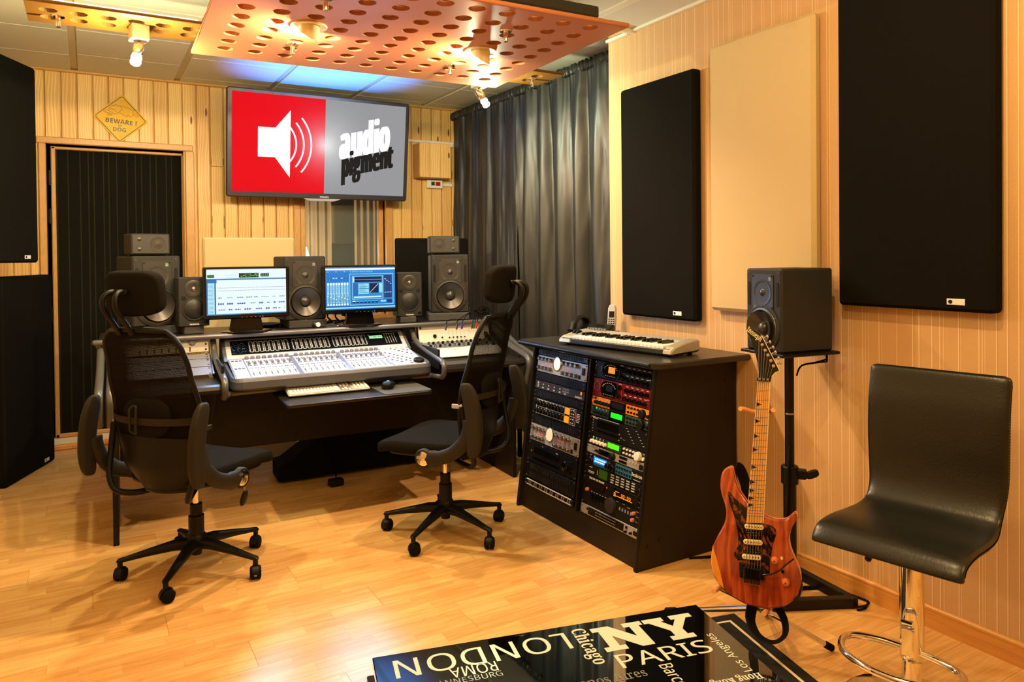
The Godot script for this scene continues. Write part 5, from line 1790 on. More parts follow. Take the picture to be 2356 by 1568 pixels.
func office_chair(label: String, at: Transform3D, base_deg: float, lever: bool) -> void:
	var t := thing("office_chair", label, "chair", at, "black mesh office chairs")
	# five-armed base on castors
	var hub := S()
	lathe(hub, [Vector2(0, 0.075), Vector2(0.022, 0.075), Vector2(0.024, 0.10), Vector2(0.036, 0.105), Vector2(0.043, 0.15), Vector2(0.038, 0.165), Vector2(0.033, 0.17), Vector2(0.033, 0.25), Vector2(0.030, 0.252), Vector2(0.026, 0.253), Vector2(0.026, 0.302), Vector2(0.016, 0.304)], 24)
	obj("hub", hub, M.black_plastic, t)
	var rod := S()
	cyl(rod, V(0, 0.28, 0), V(0, 0.42, 0), 0.0145, 18)
	obj("gas_lift", rod, M.chrome, t)
	var arm := S()
	tube(arm, [V(0.02, 0.128, 0), V(0.09, 0.126, 0), V(0.20, 0.108, 0), V(0.285, 0.092, 0), V(0.312, 0.088, 0), V(0.320, 0.083, 0)], [Vector2(0.030, 0.026), Vector2(0.026, 0.024), Vector2(0.019, 0.016), Vector2(0.015, 0.011), Vector2(0.014, 0.010), Vector2(0.008, 0.006)], 12)
	cyl(arm, V(0.308, 0.05, 0), V(0.308, 0.09, 0), 0.011, 12)
	var arm_mesh := arm.commit()
	var hood := S()
	var hf := func(u: float, v: float) -> Vector3:
		var a := lerpf(-0.35, PI + 0.05, u)
		return V(-0.005 + 0.031 * cos(a), 0.029 + 0.031 * sin(a), lerpf(-0.013, 0.013, v))
	sheet(hood, hf, 12, 1, true)
	bx(hood, V(-0.004, 0.045, 0), V(0.03, 0.028, 0.012), Basis(), 0.003)
	var hood_mesh := hood.commit()
	var wheel := S()
	lathe(wheel, [Vector2(0, 0.024), Vector2(0.018, 0.024), Vector2(0.026, 0.021), Vector2(0.0285, 0.014), Vector2(0.0285, 0.006), Vector2(0, 0.006)], 20, Transform3D(Basis(Vector3.RIGHT, PI / 2), V(-0.005, 0.0285, 0)))
	lathe(wheel, [Vector2(0, -0.006), Vector2(0.0285, -0.006), Vector2(0.0285, -0.014), Vector2(0.026, -0.021), Vector2(0.018, -0.024), Vector2(0, -0.024)], 20, Transform3D(Basis(Vector3.RIGHT, PI / 2), V(-0.005, 0.0285, 0)))
	var wheel_mesh := wheel.commit()
	for k in 5:
		var a := deg_to_rad(base_deg + 72.0 * k)
		var o := obj("leg", arm_mesh, M.black_plastic, t)
		o.rotation.y = -a
		var c := obj("castor", hood_mesh, M.black_plastic, t)
		c.position = V(0.308 * cos(a), 0, 0.308 * sin(a))
		c.rotation.y = -a + [0.6, 2.2, -0.9, 1.3, -2.0][k]
		obj("wheel", wheel_mesh, M.rubber, c)
	# mechanism, seat
	var st := S()
	bx(st, V(0, 0.425, 0.01), V(0.17, 0.05, 0.24), Basis(), 0.012)
	cyl(st, V(0, 0.40, -0.04), V(0, 0.43, -0.04), 0.03, 16)
	obj("mechanism", st, M.black_plastic, t)
	if lever:
		st = S()
		tube(st, curve([V(0.08, 0.415, -0.01), V(0.22, 0.412, -0.015), V(0.25, 0.40, -0.02), V(0.252, 0.375, -0.02)], 4), 0.004, 8)
		obj("lever", st, M.steel, t)
		st = S()
		pad(st, V(0.248, 0.345, -0.02), V(0.022, 0.075, 0.032), 0.8, Basis(Vector3.BACK, -0.3))
		obj("lever_grip", st, M.black_plastic, t)
		st = S()
		cyl(st, V(0.06, 0.36, -0.10), V(0.06, 0.41, -0.10), 0.026, 16)
		obj("tension_knob", st, M.black_plastic, t)
	st = S()
	var bend := func(q: Vector3) -> Vector3:
		var f := clampf((-q.z - 0.10) / 0.16, 0.0, 1.0)
		q.y -= 0.040 * f * f
		q.y += 0.014 * (q.x / 0.25) * (q.x / 0.25)
		q.x *= 1.0 - 0.10 * clampf((q.z) / 0.25, 0.0, 1.0)
		return q
	pad(st, V(0, 0.474, -0.045), V(0.495, 0.072, 0.50), 0.42, Basis(), bend, 40, 14)
	obj("seat", st, M.seat_cloth, t)
	st = S()
	pad(st, V(0, 0.448, -0.02), V(0.44, 0.03, 0.42), 0.35)
	obj("seat_pan", st, M.black_plastic, t)
	# mesh back: woven strands
	st = S()
	var nv := 118
	for i in nv:
		var u := lerpf(-0.985, 0.985, float(i) / (nv - 1))
		strand(st, func(s: float) -> Vector3: return back_point(u, s), 26, 0.0029)
	var nh := 170
	for i in nh:
		var v := lerpf(0.01, 0.99, float(i) / (nh - 1))
		strand(st, func(s: float) -> Vector3: return back_point(lerpf(-0.985, 0.985, s), v), 16, 0.0030)
	obj("back_mesh", st, M.mesh_cloth, t)
	var rim := []
	for k in 41: rim.append(back_point(-1.0, k / 40.0))
	for k in 13: rim.append(back_point(lerpf(-1, 1, (k + 1) / 14.0), 1.0))
	for k in 41: rim.append(back_point(1.0, 1.0 - k / 40.0))
	for k in 13: rim.append(back_point(lerpf(1, -1, (k + 1) / 14.0), 0.0))
	st = S()
	tube(st, rim, 0.0115, 10, true)
	obj("back_frame", st, M.black_plastic, t)
	# glossy lower shell behind the mesh
	st = S()
	var shell := func(u: float, v: float) -> Vector3:
		return back_point(lerpf(-0.97, 0.97, u), lerpf(0.01, 0.34, v)) + V(0, 0, 0.010)
	sheet(st, shell, 20, 14, false)
	obj("lower_shell", st, M.black_plastic, t)
	# lumbar pad, strap and loop
	st = S()
	pad(st, V(0, 0.745, 0.262), V(0.25, 0.17, 0.045), 0.8)
	obj("lumbar_pad", st, M.seat_cloth, t)
	st = S()
	var sf := func(u: float, v: float) -> Vector3:
		var uu := lerpf(-1.06, 1.06, u)
		var p := back_point(uu, 0.44)
		var outz := 0.045 * (1.0 - pow(absf(uu) / 1.06, 4.0))
		return V(p.x, 0.735 + 0.012 * cos(TAU * v + PI / 2 + PI) * 1.35, p.z + outz + 0.003 * sin(TAU * v))
	sheet(st, sf, 24, 10, true)
	obj("strap", st, M.strap, t)
	var loop := []
	for k in 20:
		var a := TAU * k / 20
		var e := 0.040 if sin(a) > 0 else -0.040
		loop.append(V(-0.02 + 0.017 * cos(a), 0.742 + e + 0.017 * sin(a), 0.318 - 0.012 * absf(sin(a))))
	st = S()
	tube(st, loop, 0.0055, 8, true)
	obj("strap_loop", st, M.arm_plastic, t)
	for s in [-1, 1]:
		st = S()
		tube(st, curve([V(s * 0.07, 0.415, 0.06), V(s * 0.13, 0.395, 0.17), V(s * 0.19, 0.415, 0.245), V(s * 0.222, 0.48, 0.255), V(s * 0.236, 0.58, 0.232), V(s * 0.24, 0.70, 0.212)], 5), [0.015].duplicate() + repeat(0.013, 25), 10)
		obj("back_bar", st, M.black_plastic, t)
		box("bar_plate", V(s * 0.243, 0.70, 0.19), V(0.008, 0.022, 0.055), M.pale_grey if s < 0 else M.arm_plastic, t, 0.003)
	# headrest
	st = S()
	var hb := func(q: Vector3) -> Vector3:
		q.z -= 1.6 * q.x * q.x
		return q
	pad(st, V(0, 1.262, 0.338), V(0.285, 0.185, 0.070), 0.5, Basis(Vector3.RIGHT, 0.12), hb, 36, 16)
	obj("headrest", st, M.seat_cloth, t)
	for s in [-1, 1]:
		st = S()
		tube(st, curve([V(s * 0.032, 1.10, 0.36), V(s * 0.032, 1.145, 0.39), V(s * 0.033, 1.20, 0.432), V(s * 0.032, 1.245, 0.438), V(s * 0.026, 1.268, 0.415), V(s * 0.02, 1.272, 0.375)], 5), 0.0105, 10)
		obj("headrest_stem", st, M.black_plastic, t)
	st = S()
	bx(st, V(0, 1.27, 0.385), V(0.075, 0.022, 0.02), Basis(), 0.006)
	obj("headrest_clamp", st, M.black_plastic, t)
	# arms, folded up beside the back
	for s in [-1, 1]:
		st = S()
		tube(st, curve([V(s * 0.268, 0.452, 0.02), V(s * 0.272, 0.452, 0.05), V(s * 0.274, 0.460, 0.11), V(s * 0.276, 0.488, 0.18), V(s * 0.278, 0.54, 0.235), V(s * 0.280, 0.60, 0.262), V(s * 0.281, 0.645, 0.268)], 4), [Vector2(0.020, 0.040)].duplicate() + repeat(Vector2(0.021, 0.038), 7) + repeat(Vector2(0.019, 0.033), 8) + repeat(Vector2(0.017, 0.030), 9), 14, false, Vector3.UP)
		var a := obj("arm", st, M.arm_plastic, t)
		st = S()
		lathe(st, [Vector2(0, 0.0), Vector2(0.044, 0.0), Vector2(0.045, 0.02), Vector2(0.041, 0.026), Vector2(0.034, 0.027)], 28, Transform3D(Basis(Vector3.BACK, -s * PI / 2), V(s * 0.262, 0.452, 0.03)))
		obj("pivot_ring", st, M.arm_plastic, a)
		st = S()
		lathe(st, [Vector2(0.034, 0.026), Vector2(0.025, 0.0295), Vector2(0, 0.031)], 28, Transform3D(Basis(Vector3.BACK, -s * PI / 2), V(s * 0.262, 0.452, 0.03)))
		obj("pivot_cap", st, M.chrome, a)
		st = S()
		var pb := func(q: Vector3) -> Vector3:
			q.z -= 0.9 * q.y * q.y
			return q
		pad(st, V(s * 0.292, 0.655, 0.300), V(0.036, 0.34, 0.078), 0.55, Basis(Vector3.RIGHT, -0.10), pb, 20, 20)
		obj("arm_pad", st, M.arm_plastic, t)

func strand(st: SurfaceTool, f: Callable, n: int, w: float) -> void:
	var prev: Vector3 = f.call(0.0)
	var pa := Vector3.ZERO
	var pb := Vector3.ZERO
	for k in n + 1:
		var p: Vector3 = f.call(float(k) / n)
		var q: Vector3 = f.call(minf(1.0, float(k) / n + 0.01)) - f.call(maxf(0.0, float(k) / n - 0.01))
		var side := q.cross(Vector3.BACK).normalized() * w * 0.5
		var a := p + side
		var b := p - side
		if k > 0:
			face(st, [pa, pb, b, a], Vector3.BACK)
		pa = a
		pb = b

func make_chairs() -> void:
	office_chair("black mesh office chair seen from behind at the left of the desk", T(0.402, 0, -3.536, -50), -75.0, true)
	office_chair("black mesh office chair near the equipment rack, turned to the left", T(1.547, 0, -3.353, 38), 38.5, false)

# ---------------------------------------------------------------- equipment rack
var rack_x := Transform3D()
const RU := 0.0469

func make_rack() -> void:
	# local axes: x along the front (towards the camera = +x), y up, z out of the front
	var t := thing("equipment_rack", "black slanted equipment rack cabinet against the papered wall", "rack cabinet", Transform3D())
	var lam: Material = M.rack_laminate
	var zl := -3.517
	var zr := -2.481
	var side := [Vector2(2.060, 0.0), Vector2(2.685, 0.0), Vector2(2.685, 0.895), Vector2(2.190, 0.895)]
	for z in [zl, zr - 0.022]:
		var st := S()
		prism(st, side, 0.022, Transform3D(Basis(), V(0, 0, z)), 0.003)
		obj("side_panel", st, lam, t)
		# rounded front edge
		st = S()
		tube(st, [V(2.064, 0.006, z + 0.011), V(2.191, 0.893, z + 0.011)], 0.0115, 10)
		obj("edge_strip", st, M.black_metal, t)
	var st := S()
	prism(st, [Vector2(2.080, 0.002), Vector2(2.096, 0.002), Vector2(2.114, 0.127), Vector2(2.098, 0.127)], zr - zl - 0.044, Transform3D(Basis(), V(0, 0, zl + 0.022)), 0.001)
	obj("kick_board", st, lam, t)
	box("back_board", V(2.67, 0.45, (zl + zr) / 2), V(0.015, 0.88, zr - zl - 0.05), M.black_matte, t, 0.0)
	box("floor_board", V(2.40, 0.10, (zl + zr) / 2), V(0.55, 0.018, zr - zl - 0.05), M.black_matte, t, 0.0)
	# top with a rounded front edge
	st = S()
	prism(st, [Vector2(2.124, -3.572), Vector2(2.694, -3.572), Vector2(2.694, -2.402), Vector2(2.150, -2.402), Vector2(2.112, -2.440), Vector2(2.112, -3.556)], 0.028, Transform3D(Basis(V(1, 0, 0), V(0, 0, 1), V(0, -1, 0)), V(0, 0.923, 0)), 0.005)
	obj("top", st, mat("rack_top", Color(0.13, 0.125, 0.12), 0.30), t)
	st = S()
	tube(st, [V(2.114, 0.909, -3.556), V(2.114, 0.909, -2.442)], 0.0135, 10)
	obj("top_edge", st, M.black_metal, t)
	for p in [V(2.62, 0.80, zr), V(2.62, 0.70, zr), V(2.13, 0.10, zr), V(2.20, 0.115, zr)]:
		st = S()
		cyl(st, p, p + V(0, 0, 0.003), 0.012, 14)
		obj("cap_screw", st, lam, t)
	# slanted mounting frame
	var ang := atan(0.1425)
	var up := V(sin(ang), cos(ang), 0)
	var out := V(-cos(ang), sin(ang), 0)
	rack_x = Transform3D(Basis(V(0, 0, 1), up, out), V(2.075, 0.0, 0))   # x = along z of the room, y = up the slope, z = out
	for z in [-3.486, -2.980, -2.955, -2.512]:
		st = S()
		bx(st, rack_x * V(z, 0.505, -0.012), V(0.018, 0.76, 0.02), rack_x.basis, 0.002)
		obj("mounting_rail", st, M.black_metal, t)
	st = S()
	bx(st, rack_x * V(-2.967, 0.505, 0.006), V(0.014, 0.76, 0.035), rack_x.basis, 0.003)
	obj("divider", st, M.black_metal, t)
	var L := -3.478
	var R := -2.946
	var w := 0.468
	var wr := 0.444
	# left column, top to bottom
	vent(L, w, 0.850, 0.882, "black vent panel at the top of the left rack column")
	valve_unit(L, w, 0.756, 0.848, "silver valve unit with a lit round meter near the top of the left rack column", 1.0)
	vent(L, w, 0.710, 0.754, "black vent panel under the upper silver valve unit")
	dark_unit(L, w, 0.660, 0.708)
	vent(L, w, 0.614, 0.658, "black vent panel under the dark violet unit")
	knob_unit(L, w, 0.520, 0.612)
	vent(L, w, 0.470, 0.518, "black vent panel above the lower silver valve unit")
	valve_unit(L, w, 0.376, 0.468, "silver valve unit with a dim round meter in the middle of the left rack column", 0.45)
	black_player(L, w, 0.260, 0.372)
	vent(L, w, 0.170, 0.256, "black vent panel above the patch strip")
	patch_strip(L, w, 0.128, 0.166)
	# right column
	amber_unit(R, wr, 0.797, 0.882)
	red_unit(R, wr, 0.706, 0.795)
	module_unit(R, wr, 0.657, 0.704, "orange sound module with a dark display and a black dial", Color(0.86, 0.52, 0.16), Color(0.05, 0.07, 0.05), 0.0, M.black_plastic, M.black_plastic, false)
	module_unit(R, wr, 0.610, 0.655, "teal sound module with a bright green display", Color(0.15, 0.27, 0.25), Color(0.10, 0.95, 0.15), 1.1, M.black_plastic, M.black_plastic, true)
	black_module(R, wr, 0.514, 0.608)
	module_unit(R, wr, 0.468, 0.512, "black sound module with white knobs and a yellow-green display", Color(0.06, 0.06, 0.06), Color(0.35, 0.95, 0.12), 1.0, M.white_plastic, M.white_plastic, true)
	silver_unit(R, wr, 0.426, 0.466)
	blue_unit(R, wr, 0.372, 0.424)
	lcd_unit(R, wr, 0.318, 0.370)
	recorder_unit(R, wr, 0.178, 0.316)
	meter_unit(R, wr, 0.130, 0.176)
	make_rack_top()

func unit(called: String, label: String, cat: String, x: float, w: float, y0: float, y1: float, m: Material, depth := 0.2, group := "") -> Node3D:
	# a unit whose faceplate has its lower left corner at 0,0 and its front at z 0.004
	var t := thing(called, label, cat, rack_x * Transform3D(Basis(), V(x, y0 + 0.0008, 0)), group)
	var h := y1 - y0 - 0.0016
	box("faceplate", V(w / 2, h / 2, 0), V(w, h, 0.006), m, t, 0.0015)
	if depth > 0.0:
		box("chassis", V(w / 2, h / 2, -depth / 2 - 0.004), V(w - 0.07, h * 0.9, depth), M.black_matte, t, 0.0)
	var st := S()
	for sx in [0.009, w - 0.009]:
		for sy in ([h * 0.5] if h < 0.035 else [0.009, h - 0.009]): screw(st, V(sx, sy, 0.003), Vector3.BACK, 0.0042)
	obj("screw", st, M.steel, t)
	return t

func knob(t: Node3D, x: float, y: float, r: float, m: Material, hgt := 0.014, called := "knob") -> MeshInstance3D:
	return disc(t, called, [Vector2(0, hgt), Vector2(r * 0.75, hgt), Vector2(r * 0.9, hgt * 0.85), Vector2(r, 0)], V(x, y, 0.003), m, 16)

func plate(t: Node3D, called: String, x: float, y: float, w: float, h: float, m: Material, z := 0.0035, th := 0.001) -> MeshInstance3D:
	return box(called, V(x, y, z), V(w, h, th), m, t, 0.0)

func led(t: Node3D, x: float, y: float, r: float, m: Material) -> void:
	disc(t, "led", [Vector2(0, 0.002), Vector2(r, 0.001), Vector2(r, 0)], V(x, y, 0.003), m, 10)

func ticks(t: Node3D, rects: Array, m: Material) -> void:
	# printed white marks and lettering too fine to read
	var st := S()
	for r in rects: bx(st, V(r[0], r[1], 0.0034), V(r[2], r[3], 0.0006))
	obj("printed_marks", st, m, t)

func vent(x: float, w: float, y0: float, y1: float, label: String) -> void:
	var t := unit("vent_panel", label, "vent panel", x, w, y0, y1, M.black_metal, 0.0, "black vent panels in the rack")
	var h := y1 - y0
	var rows := 1 if h < 0.06 else 2
	for r in rows:
		for k in 26:
			plate(t, "slot", 0.045 + k * (w - 0.09) / 25.0, h * (r + 0.5) / rows, 0.006, h / rows * 0.62, M.hole, 0.0032, 0.0012)

func valve_unit(x: float, w: float, y0: float, y1: float, label: String, lit: float) -> void:
	var h := y1 - y0
	var t := unit("valve_unit", label, "audio unit", x, w, y0, y1, M.valve_silver if M.has("valve_silver") else mat("valve_silver", Color(0.66, 0.645, 0.62), 0.36, 0.5), 0.2, "silver valve units")
	plate(t, "centre_plate", w * 0.43, h * 0.5, 0.075, h * 0.96, M.pale_grey, 0.0035, 0.002)
	var dial := disc(t, "meter", [Vector2(0, 0.006), Vector2(0.030, 0.006), Vector2(0.034, 0.004), Vector2(0.035, 0)], V(w * 0.43, h * 0.66, 0.004), glow("meter_glow_%s" % t.name, Color(1.0, 0.86, 0.66), 2.0 * lit), 28)
	disc(dial, "meter_ring", [Vector2(0.033, 0.004), Vector2(0.035, 0.008), Vector2(0.038, 0.007), Vector2(0.039, 0)], V(w * 0.43, h * 0.66, 0.004), M.steel, 28)
	led(t, w * 0.43, h * 0.14, 0.004, M.led_red)
	text("AVALON", 0.008, M.grey_plastic, t, Transform3D(Basis(), V(w * 0.43, h * 0.32, 0.0048)), "Droid Sans", 700, 0.0003)
	for k in 4:
		knob(t, 0.030 + k * 0.036, h * 0.78, 0.0105, M.steel, 0.02)
		knob(t, 0.030 + k * 0.036, h * 0.26, 0.0105, M.steel, 0.02)
		knob(t, w * 0.56 + k * 0.040, h * 0.78, 0.0115, M.steel, 0.02)
		knob(t, w * 0.56 + k * 0.040, h * 0.22, 0.0105, M.steel, 0.02)
	for k in 4:
		led(t, 0.085 + k * 0.014, h * 0.5, 0.0032, M.led_red)
		led(t, w * 0.60 + k * 0.016, h * 0.5, 0.0032, M.led_red)
	led(t, w * 0.86, h * 0.5, 0.0032, M.led_red)
	plate(t, "rocker", w - 0.028, h * 0.55, 0.018, 0.036, M.black_plastic, 0.006, 0.006)
	plate(t, "badge", w - 0.06, h * 0.2, 0.02, 0.02, M.black_plastic)

func dark_unit(x: float, w: float, y0: float, y1: float) -> void:
	var h := y1 - y0
	var t := unit("converter_unit", "dark violet unit with four amber lights in the left rack column", "audio unit", x, w, y0, y1, mat("violet_face", Color(0.155, 0.145, 0.165), 0.4))
	for k in 4:
		led(t, 0.08 + k * 0.055, h * 0.62, 0.004, M.led_amber)
		plate(t, "button", 0.08 + k * 0.055, h * 0.25, 0.016, 0.008, M.pale_grey)
	for k in 2:
		plate(t, "display_frame", w * 0.64, h * (0.72 - 0.28 * k), 0.06, 0.008, M.grey_plastic)
	plate(t, "button", w * 0.63, h * 0.2, 0.02, 0.007, M.pale_grey)
	plate(t, "lamp", w - 0.03, h * 0.72, 0.010, 0.016, M.led_amber)
	text("AudioI/O", 0.010, M.white_plastic, t, Transform3D(Basis(), V(w - 0.052, h * 0.25, 0.0035)), "Droid Sans", 700, 0.0003)
	ticks(t, [[0.03, h * 0.72, 0.012, 0.006], [0.03, h * 0.5, 0.014, 0.004], [0.03, h * 0.28, 0.012, 0.004]], M.white_plastic)

func knob_unit(x: float, w: float, y0: float, y1: float) -> void:
	var h := y1 - y0
	var t := unit("channel_unit", "black unit with white outlined knob groups and two amber meters", "audio unit", x, w, y0, y1, M.black_plastic)
	var a := 0.035
	var b := w * 0.66
	var fr := [[(a + b) / 2, h - 0.008, b - a, 0.0015], [(a + b) / 2, 0.008, b - a, 0.0015], [(a + b) / 2, h / 2, b - a, 0.0015], [a, h / 2, 0.0015, h - 0.016], [b, h / 2, 0.0015, h - 0.016], [a + 0.1, h / 2, 0.0015, h - 0.016]]
	var c := w * 0.765
	var d := w * 0.875
	fr.append_array([[(c + d) / 2, h - 0.004, d - c, 0.0015], [(c + d) / 2, 0.004, d - c, 0.0015], [(c + d) / 2, h / 2, d - c, 0.0015], [c, h / 2, 0.0015, h - 0.008], [d, h / 2, 0.0015, h - 0.008], [d - 0.014, h / 2, 0.001, h - 0.008]])
	for k in 6: fr.append([w * 0.925, h * 0.3 + k * 0.008, 0.03, 0.0025])
	ticks(t, fr, M.white_plastic)
	for r in 2:
		for k in 8:
			var xx := a + 0.018 + (k * 0.031 if k < 3 else 0.02 + k * 0.031)
			knob(t, xx, h * (0.72 - 0.46 * r), 0.0125, M.black_gloss, 0.018)
			plate(t, "pointer", xx + 0.004, h * (0.72 - 0.46 * r) + 0.014, 0.006, 0.003, M.white_plastic)
		plate(t, "meter_window", w * 0.715, h * (0.74 - 0.48 * r), 0.036, 0.034, M.led_amber, 0.0045, 0.003)
		for k in 4: plate(t, "switch", c + 0.014 + (k % 2) * 0.016, h * (0.85 - 0.5 * r - 0.2 * (k / 2)), 0.008, 0.005, M.white_plastic)
	led(t, w * 0.905, h * 0.62, 0.004, M.led_red)

func black_player(x: float, w: float, y0: float, y1: float) -> void:
	var h := y1 - y0
	var t := unit("player_unit", "black rack unit with one red light in the left rack column", "audio unit", x, w, y0, y1, M.black_plastic)
	plate(t, "drawer", w * 0.40, h * 0.62, 0.24, 0.030, M.black_gloss, 0.005, 0.006)
	plate(t, "lower_bar", w * 0.40, h * 0.22, 0.26, 0.012, M.black_gloss, 0.005, 0.004)
	knob(t, w * 0.80, h * 0.45, 0.026, M.black_gloss, 0.016, "dial")
	for k in 3: knob(t, w * 0.90, h * (0.25 + 0.22 * k), 0.006, M.black_gloss)
	led(t, 0.035, h * 0.52, 0.0035, M.led_red)
	ticks(t, [[w * 0.6, h * 0.83, 0.02, 0.003], [w * 0.3, h * 0.88, 0.008, 0.003]], M.white_plastic)

func patch_strip(x: float, w: float, y0: float, y1: float) -> void:
	var h := y1 - y0
	var t := unit("patch_bay", "thin patch strip with two white label bands at the foot of the left rack column", "patch bay", x, w, y0, y1, M.black_plastic)
	for r in 2:
		plate(t, "label_band", w / 2, h * (0.85 - 0.70 * r), w - 0.04, 0.0055, M.key_white)
	for r in 2:
		for k in 24:
			disc(t, "jack", [Vector2(0, 0.001), Vector2(0.003, 0.001), Vector2(0.005, 0.003), Vector2(0.0055, 0)], V(0.03 + k * (w - 0.06) / 23.0, h * (0.60 - 0.24 * r), 0.003), M.steel if k % 3 else M.black_metal, 10)

func amber_unit(x: float, w: float, y0: float, y1: float) -> void:
	var h := y1 - y0
	var t := unit("guitar_processor", "black processor with an amber display at the top of the right rack column", "audio unit", x, w, y0, y1, M.black_plastic)
	processor(t, w, h, M.black_gloss, true)

func red_unit(x: float, w: float, y0: float, y1: float) -> void:
	var h := y1 - y0
	var t := unit("guitar_processor", "dark red processor with a black oval panel in the right rack column", "audio unit", x, w, y0, y1, mat("deep_red", Color(0.42, 0.06, 0.07), 0.3))
	processor(t, w, h, M.black_gloss, false)
	for k in 2:
		plate(t, "side_bar", w * (0.17 + 0.34 * k), h * 0.5, 0.005, h * 0.8, mat("bright_red_%d" % k, Color(0.72, 0.13, 0.14), 0.3), 0.005, 0.004)

func processor(t: Node3D, w: float, h: float, kn: Material, amber: bool) -> void:
	var st := S()
	prism(st, rrect(w * 0.30, h * 0.84, h * 0.36, 7), 0.008, Transform3D(Basis(), V(w * 0.30, h * 0.5, 0.002)), 0.003)
	obj("oval_panel", st, M.black_gloss, t)
	if amber: plate(t, "display", w * 0.32, h * 0.55, 0.050, 0.030, M.amber_lcd, 0.0105, 0.001)
	else: plate(t, "display", w * 0.31, h * 0.55, 0.050, 0.028, M.black_plastic, 0.0105, 0.001)
	for k in 9:
		var a := deg_to_rad(20 + 17.5 * k)
		plate(t, "scale_mark", w * 0.30 + cos(a) * w * 0.115, h * 0.5 + sin(a) * h * 0.34, 0.008, 0.0025, M.white_plastic, 0.0105, 0.0006)
	for k in 5: plate(t, "key", w * 0.22 + k * 0.017, h * 0.2, 0.009, 0.004, M.grey_plastic, 0.0105, 0.001)
	disc(t, "emblem", [Vector2(0.022, 0.001), Vector2(0.023, 0.002), Vector2(0.025, 0.001)], V(0.03, h * 0.55, 0.003), M.steel, 24)
	knob(t, w * 0.485, h * 0.72, 0.013, kn)
	knob(t, w * 0.485, h * 0.26, 0.013, kn)
	for k in 5:
		knob(t, w * 0.59 + k * 0.036, h * 0.66, 0.0115, kn)
		knob(t, w * 0.57 + k * 0.036, h * 0.20, 0.0115, kn)
	var r := []
	for k in 5:
		r.append([w * 0.59 + k * 0.036, h * 0.87, 0.016, 0.003])
		r.append([w * 0.57 + k * 0.036, h * 0.42, 0.016, 0.003])
	r.append([w * 0.93, h * 0.45, 0.012, 0.003])
	r.append([w * 0.47, h * 0.92, 0.02, 0.003])
	ticks(t, r, M.white_plastic)
	if amber: led(t, w * 0.40, h * 0.82, 0.003, M.led_red)

func module_unit(x: float, w: float, y0: float, y1: float, label: String, face_c: Color, lcd: Color, lit: float, km: Material, bm: Material, led_on: bool) -> void:
	var h := y1 - y0
	var t := unit("sound_module", label, "audio unit", x, w, y0, y1, mat("module_face_%.2f" % y0, face_c, 0.4), 0.2, "sound modules with dials")
	for k in 5: knob(t, 0.045 + k * 0.026, h * 0.42, 0.0095, km, 0.018)
	var tilted := Transform3D(Basis(Vector3.BACK, 0), Vector3.ZERO)
	plate(t, "display_frame", w * 0.47, h * 0.5, 0.115, h * 0.92, M.black_gloss if lit < 0.9 or face_c.g > 0.2 else M.module_green, 0.005, 0.004)
	plate(t, "display", w * 0.47, h * 0.55, 0.085, h * 0.55, glow("module_lcd_%.2f" % y0, lcd, lit) if lit > 0.0 else M.black_plastic, 0.0075, 0.001)
	for r in 2:
		for k in 4: knob(t, w * 0.645 + k * 0.0225, h * (0.72 - 0.44 * r), 0.0055, bm, 0.008, "button")
	knob(t, w * 0.875, h * 0.44, 0.0215, km, 0.018, "dial")
	knob(t, w - 0.016, h * 0.35, 0.009, km, 0.012)
	if led_on: led(t, 0.046, h * 0.84, 0.0045, M.led_green)
	knob(t, 0.030, h * 0.80, 0.006, M.black_plastic, 0.004, "socket")
	ticks(t, [[0.072, h * 0.82, 0.008, 0.006], [0.098, h * 0.82, 0.008, 0.006], [0.124, h * 0.82, 0.006, 0.008], [0.15, h * 0.82, 0.004, 0.008], [w - 0.02, h * 0.8, 0.014, 0.004]], M.pale_grey)

func black_module(x: float, w: float, y0: float, y1: float) -> void:
	var h := y1 - y0
	var t := unit("synth_module", "plain black synthesizer module in the middle of the right rack column", "audio unit", x, w, y0, y1, M.black_plastic)
	plate(t, "display", w * 0.33, h * 0.66, 0.16, 0.032, M.black_gloss, 0.005, 0.003)
	for k in 8: plate(t, "key", w * 0.18 + k * 0.021, h * 0.30, 0.013, 0.010, M.black_gloss, 0.005, 0.004)
	for k in 4: plate(t, "cursor", w * 0.545 + [0.0, 0.014, -0.014, 0.0][k], h * 0.3 + [0.014, 0.0, 0.0, -0.014][k], 0.008, 0.006, M.grey_plastic, 0.005, 0.003)
	var r := [[0.03, h * 0.94, 0.03, 0.004], [0.12, h * 0.94, 0.11, 0.003], [w * 0.46, h * 0.94, 0.05, 0.003]]
	for k in 14: r.append([w * (0.62 + 0.026 * k), h * (0.25 + 0.12 * ((k * 5) % 6)), 0.012, 0.002])
	for k in 5: r.append([0.03, h * (0.2 + 0.14 * k), 0.008, 0.003])
	ticks(t, r, M.pale_grey)
	text("Roland", 0.008, M.white_plastic, t, Transform3D(Basis(), V(0.045, h * 0.90, 0.0036)), "Droid Sans", 700, 0.0003)

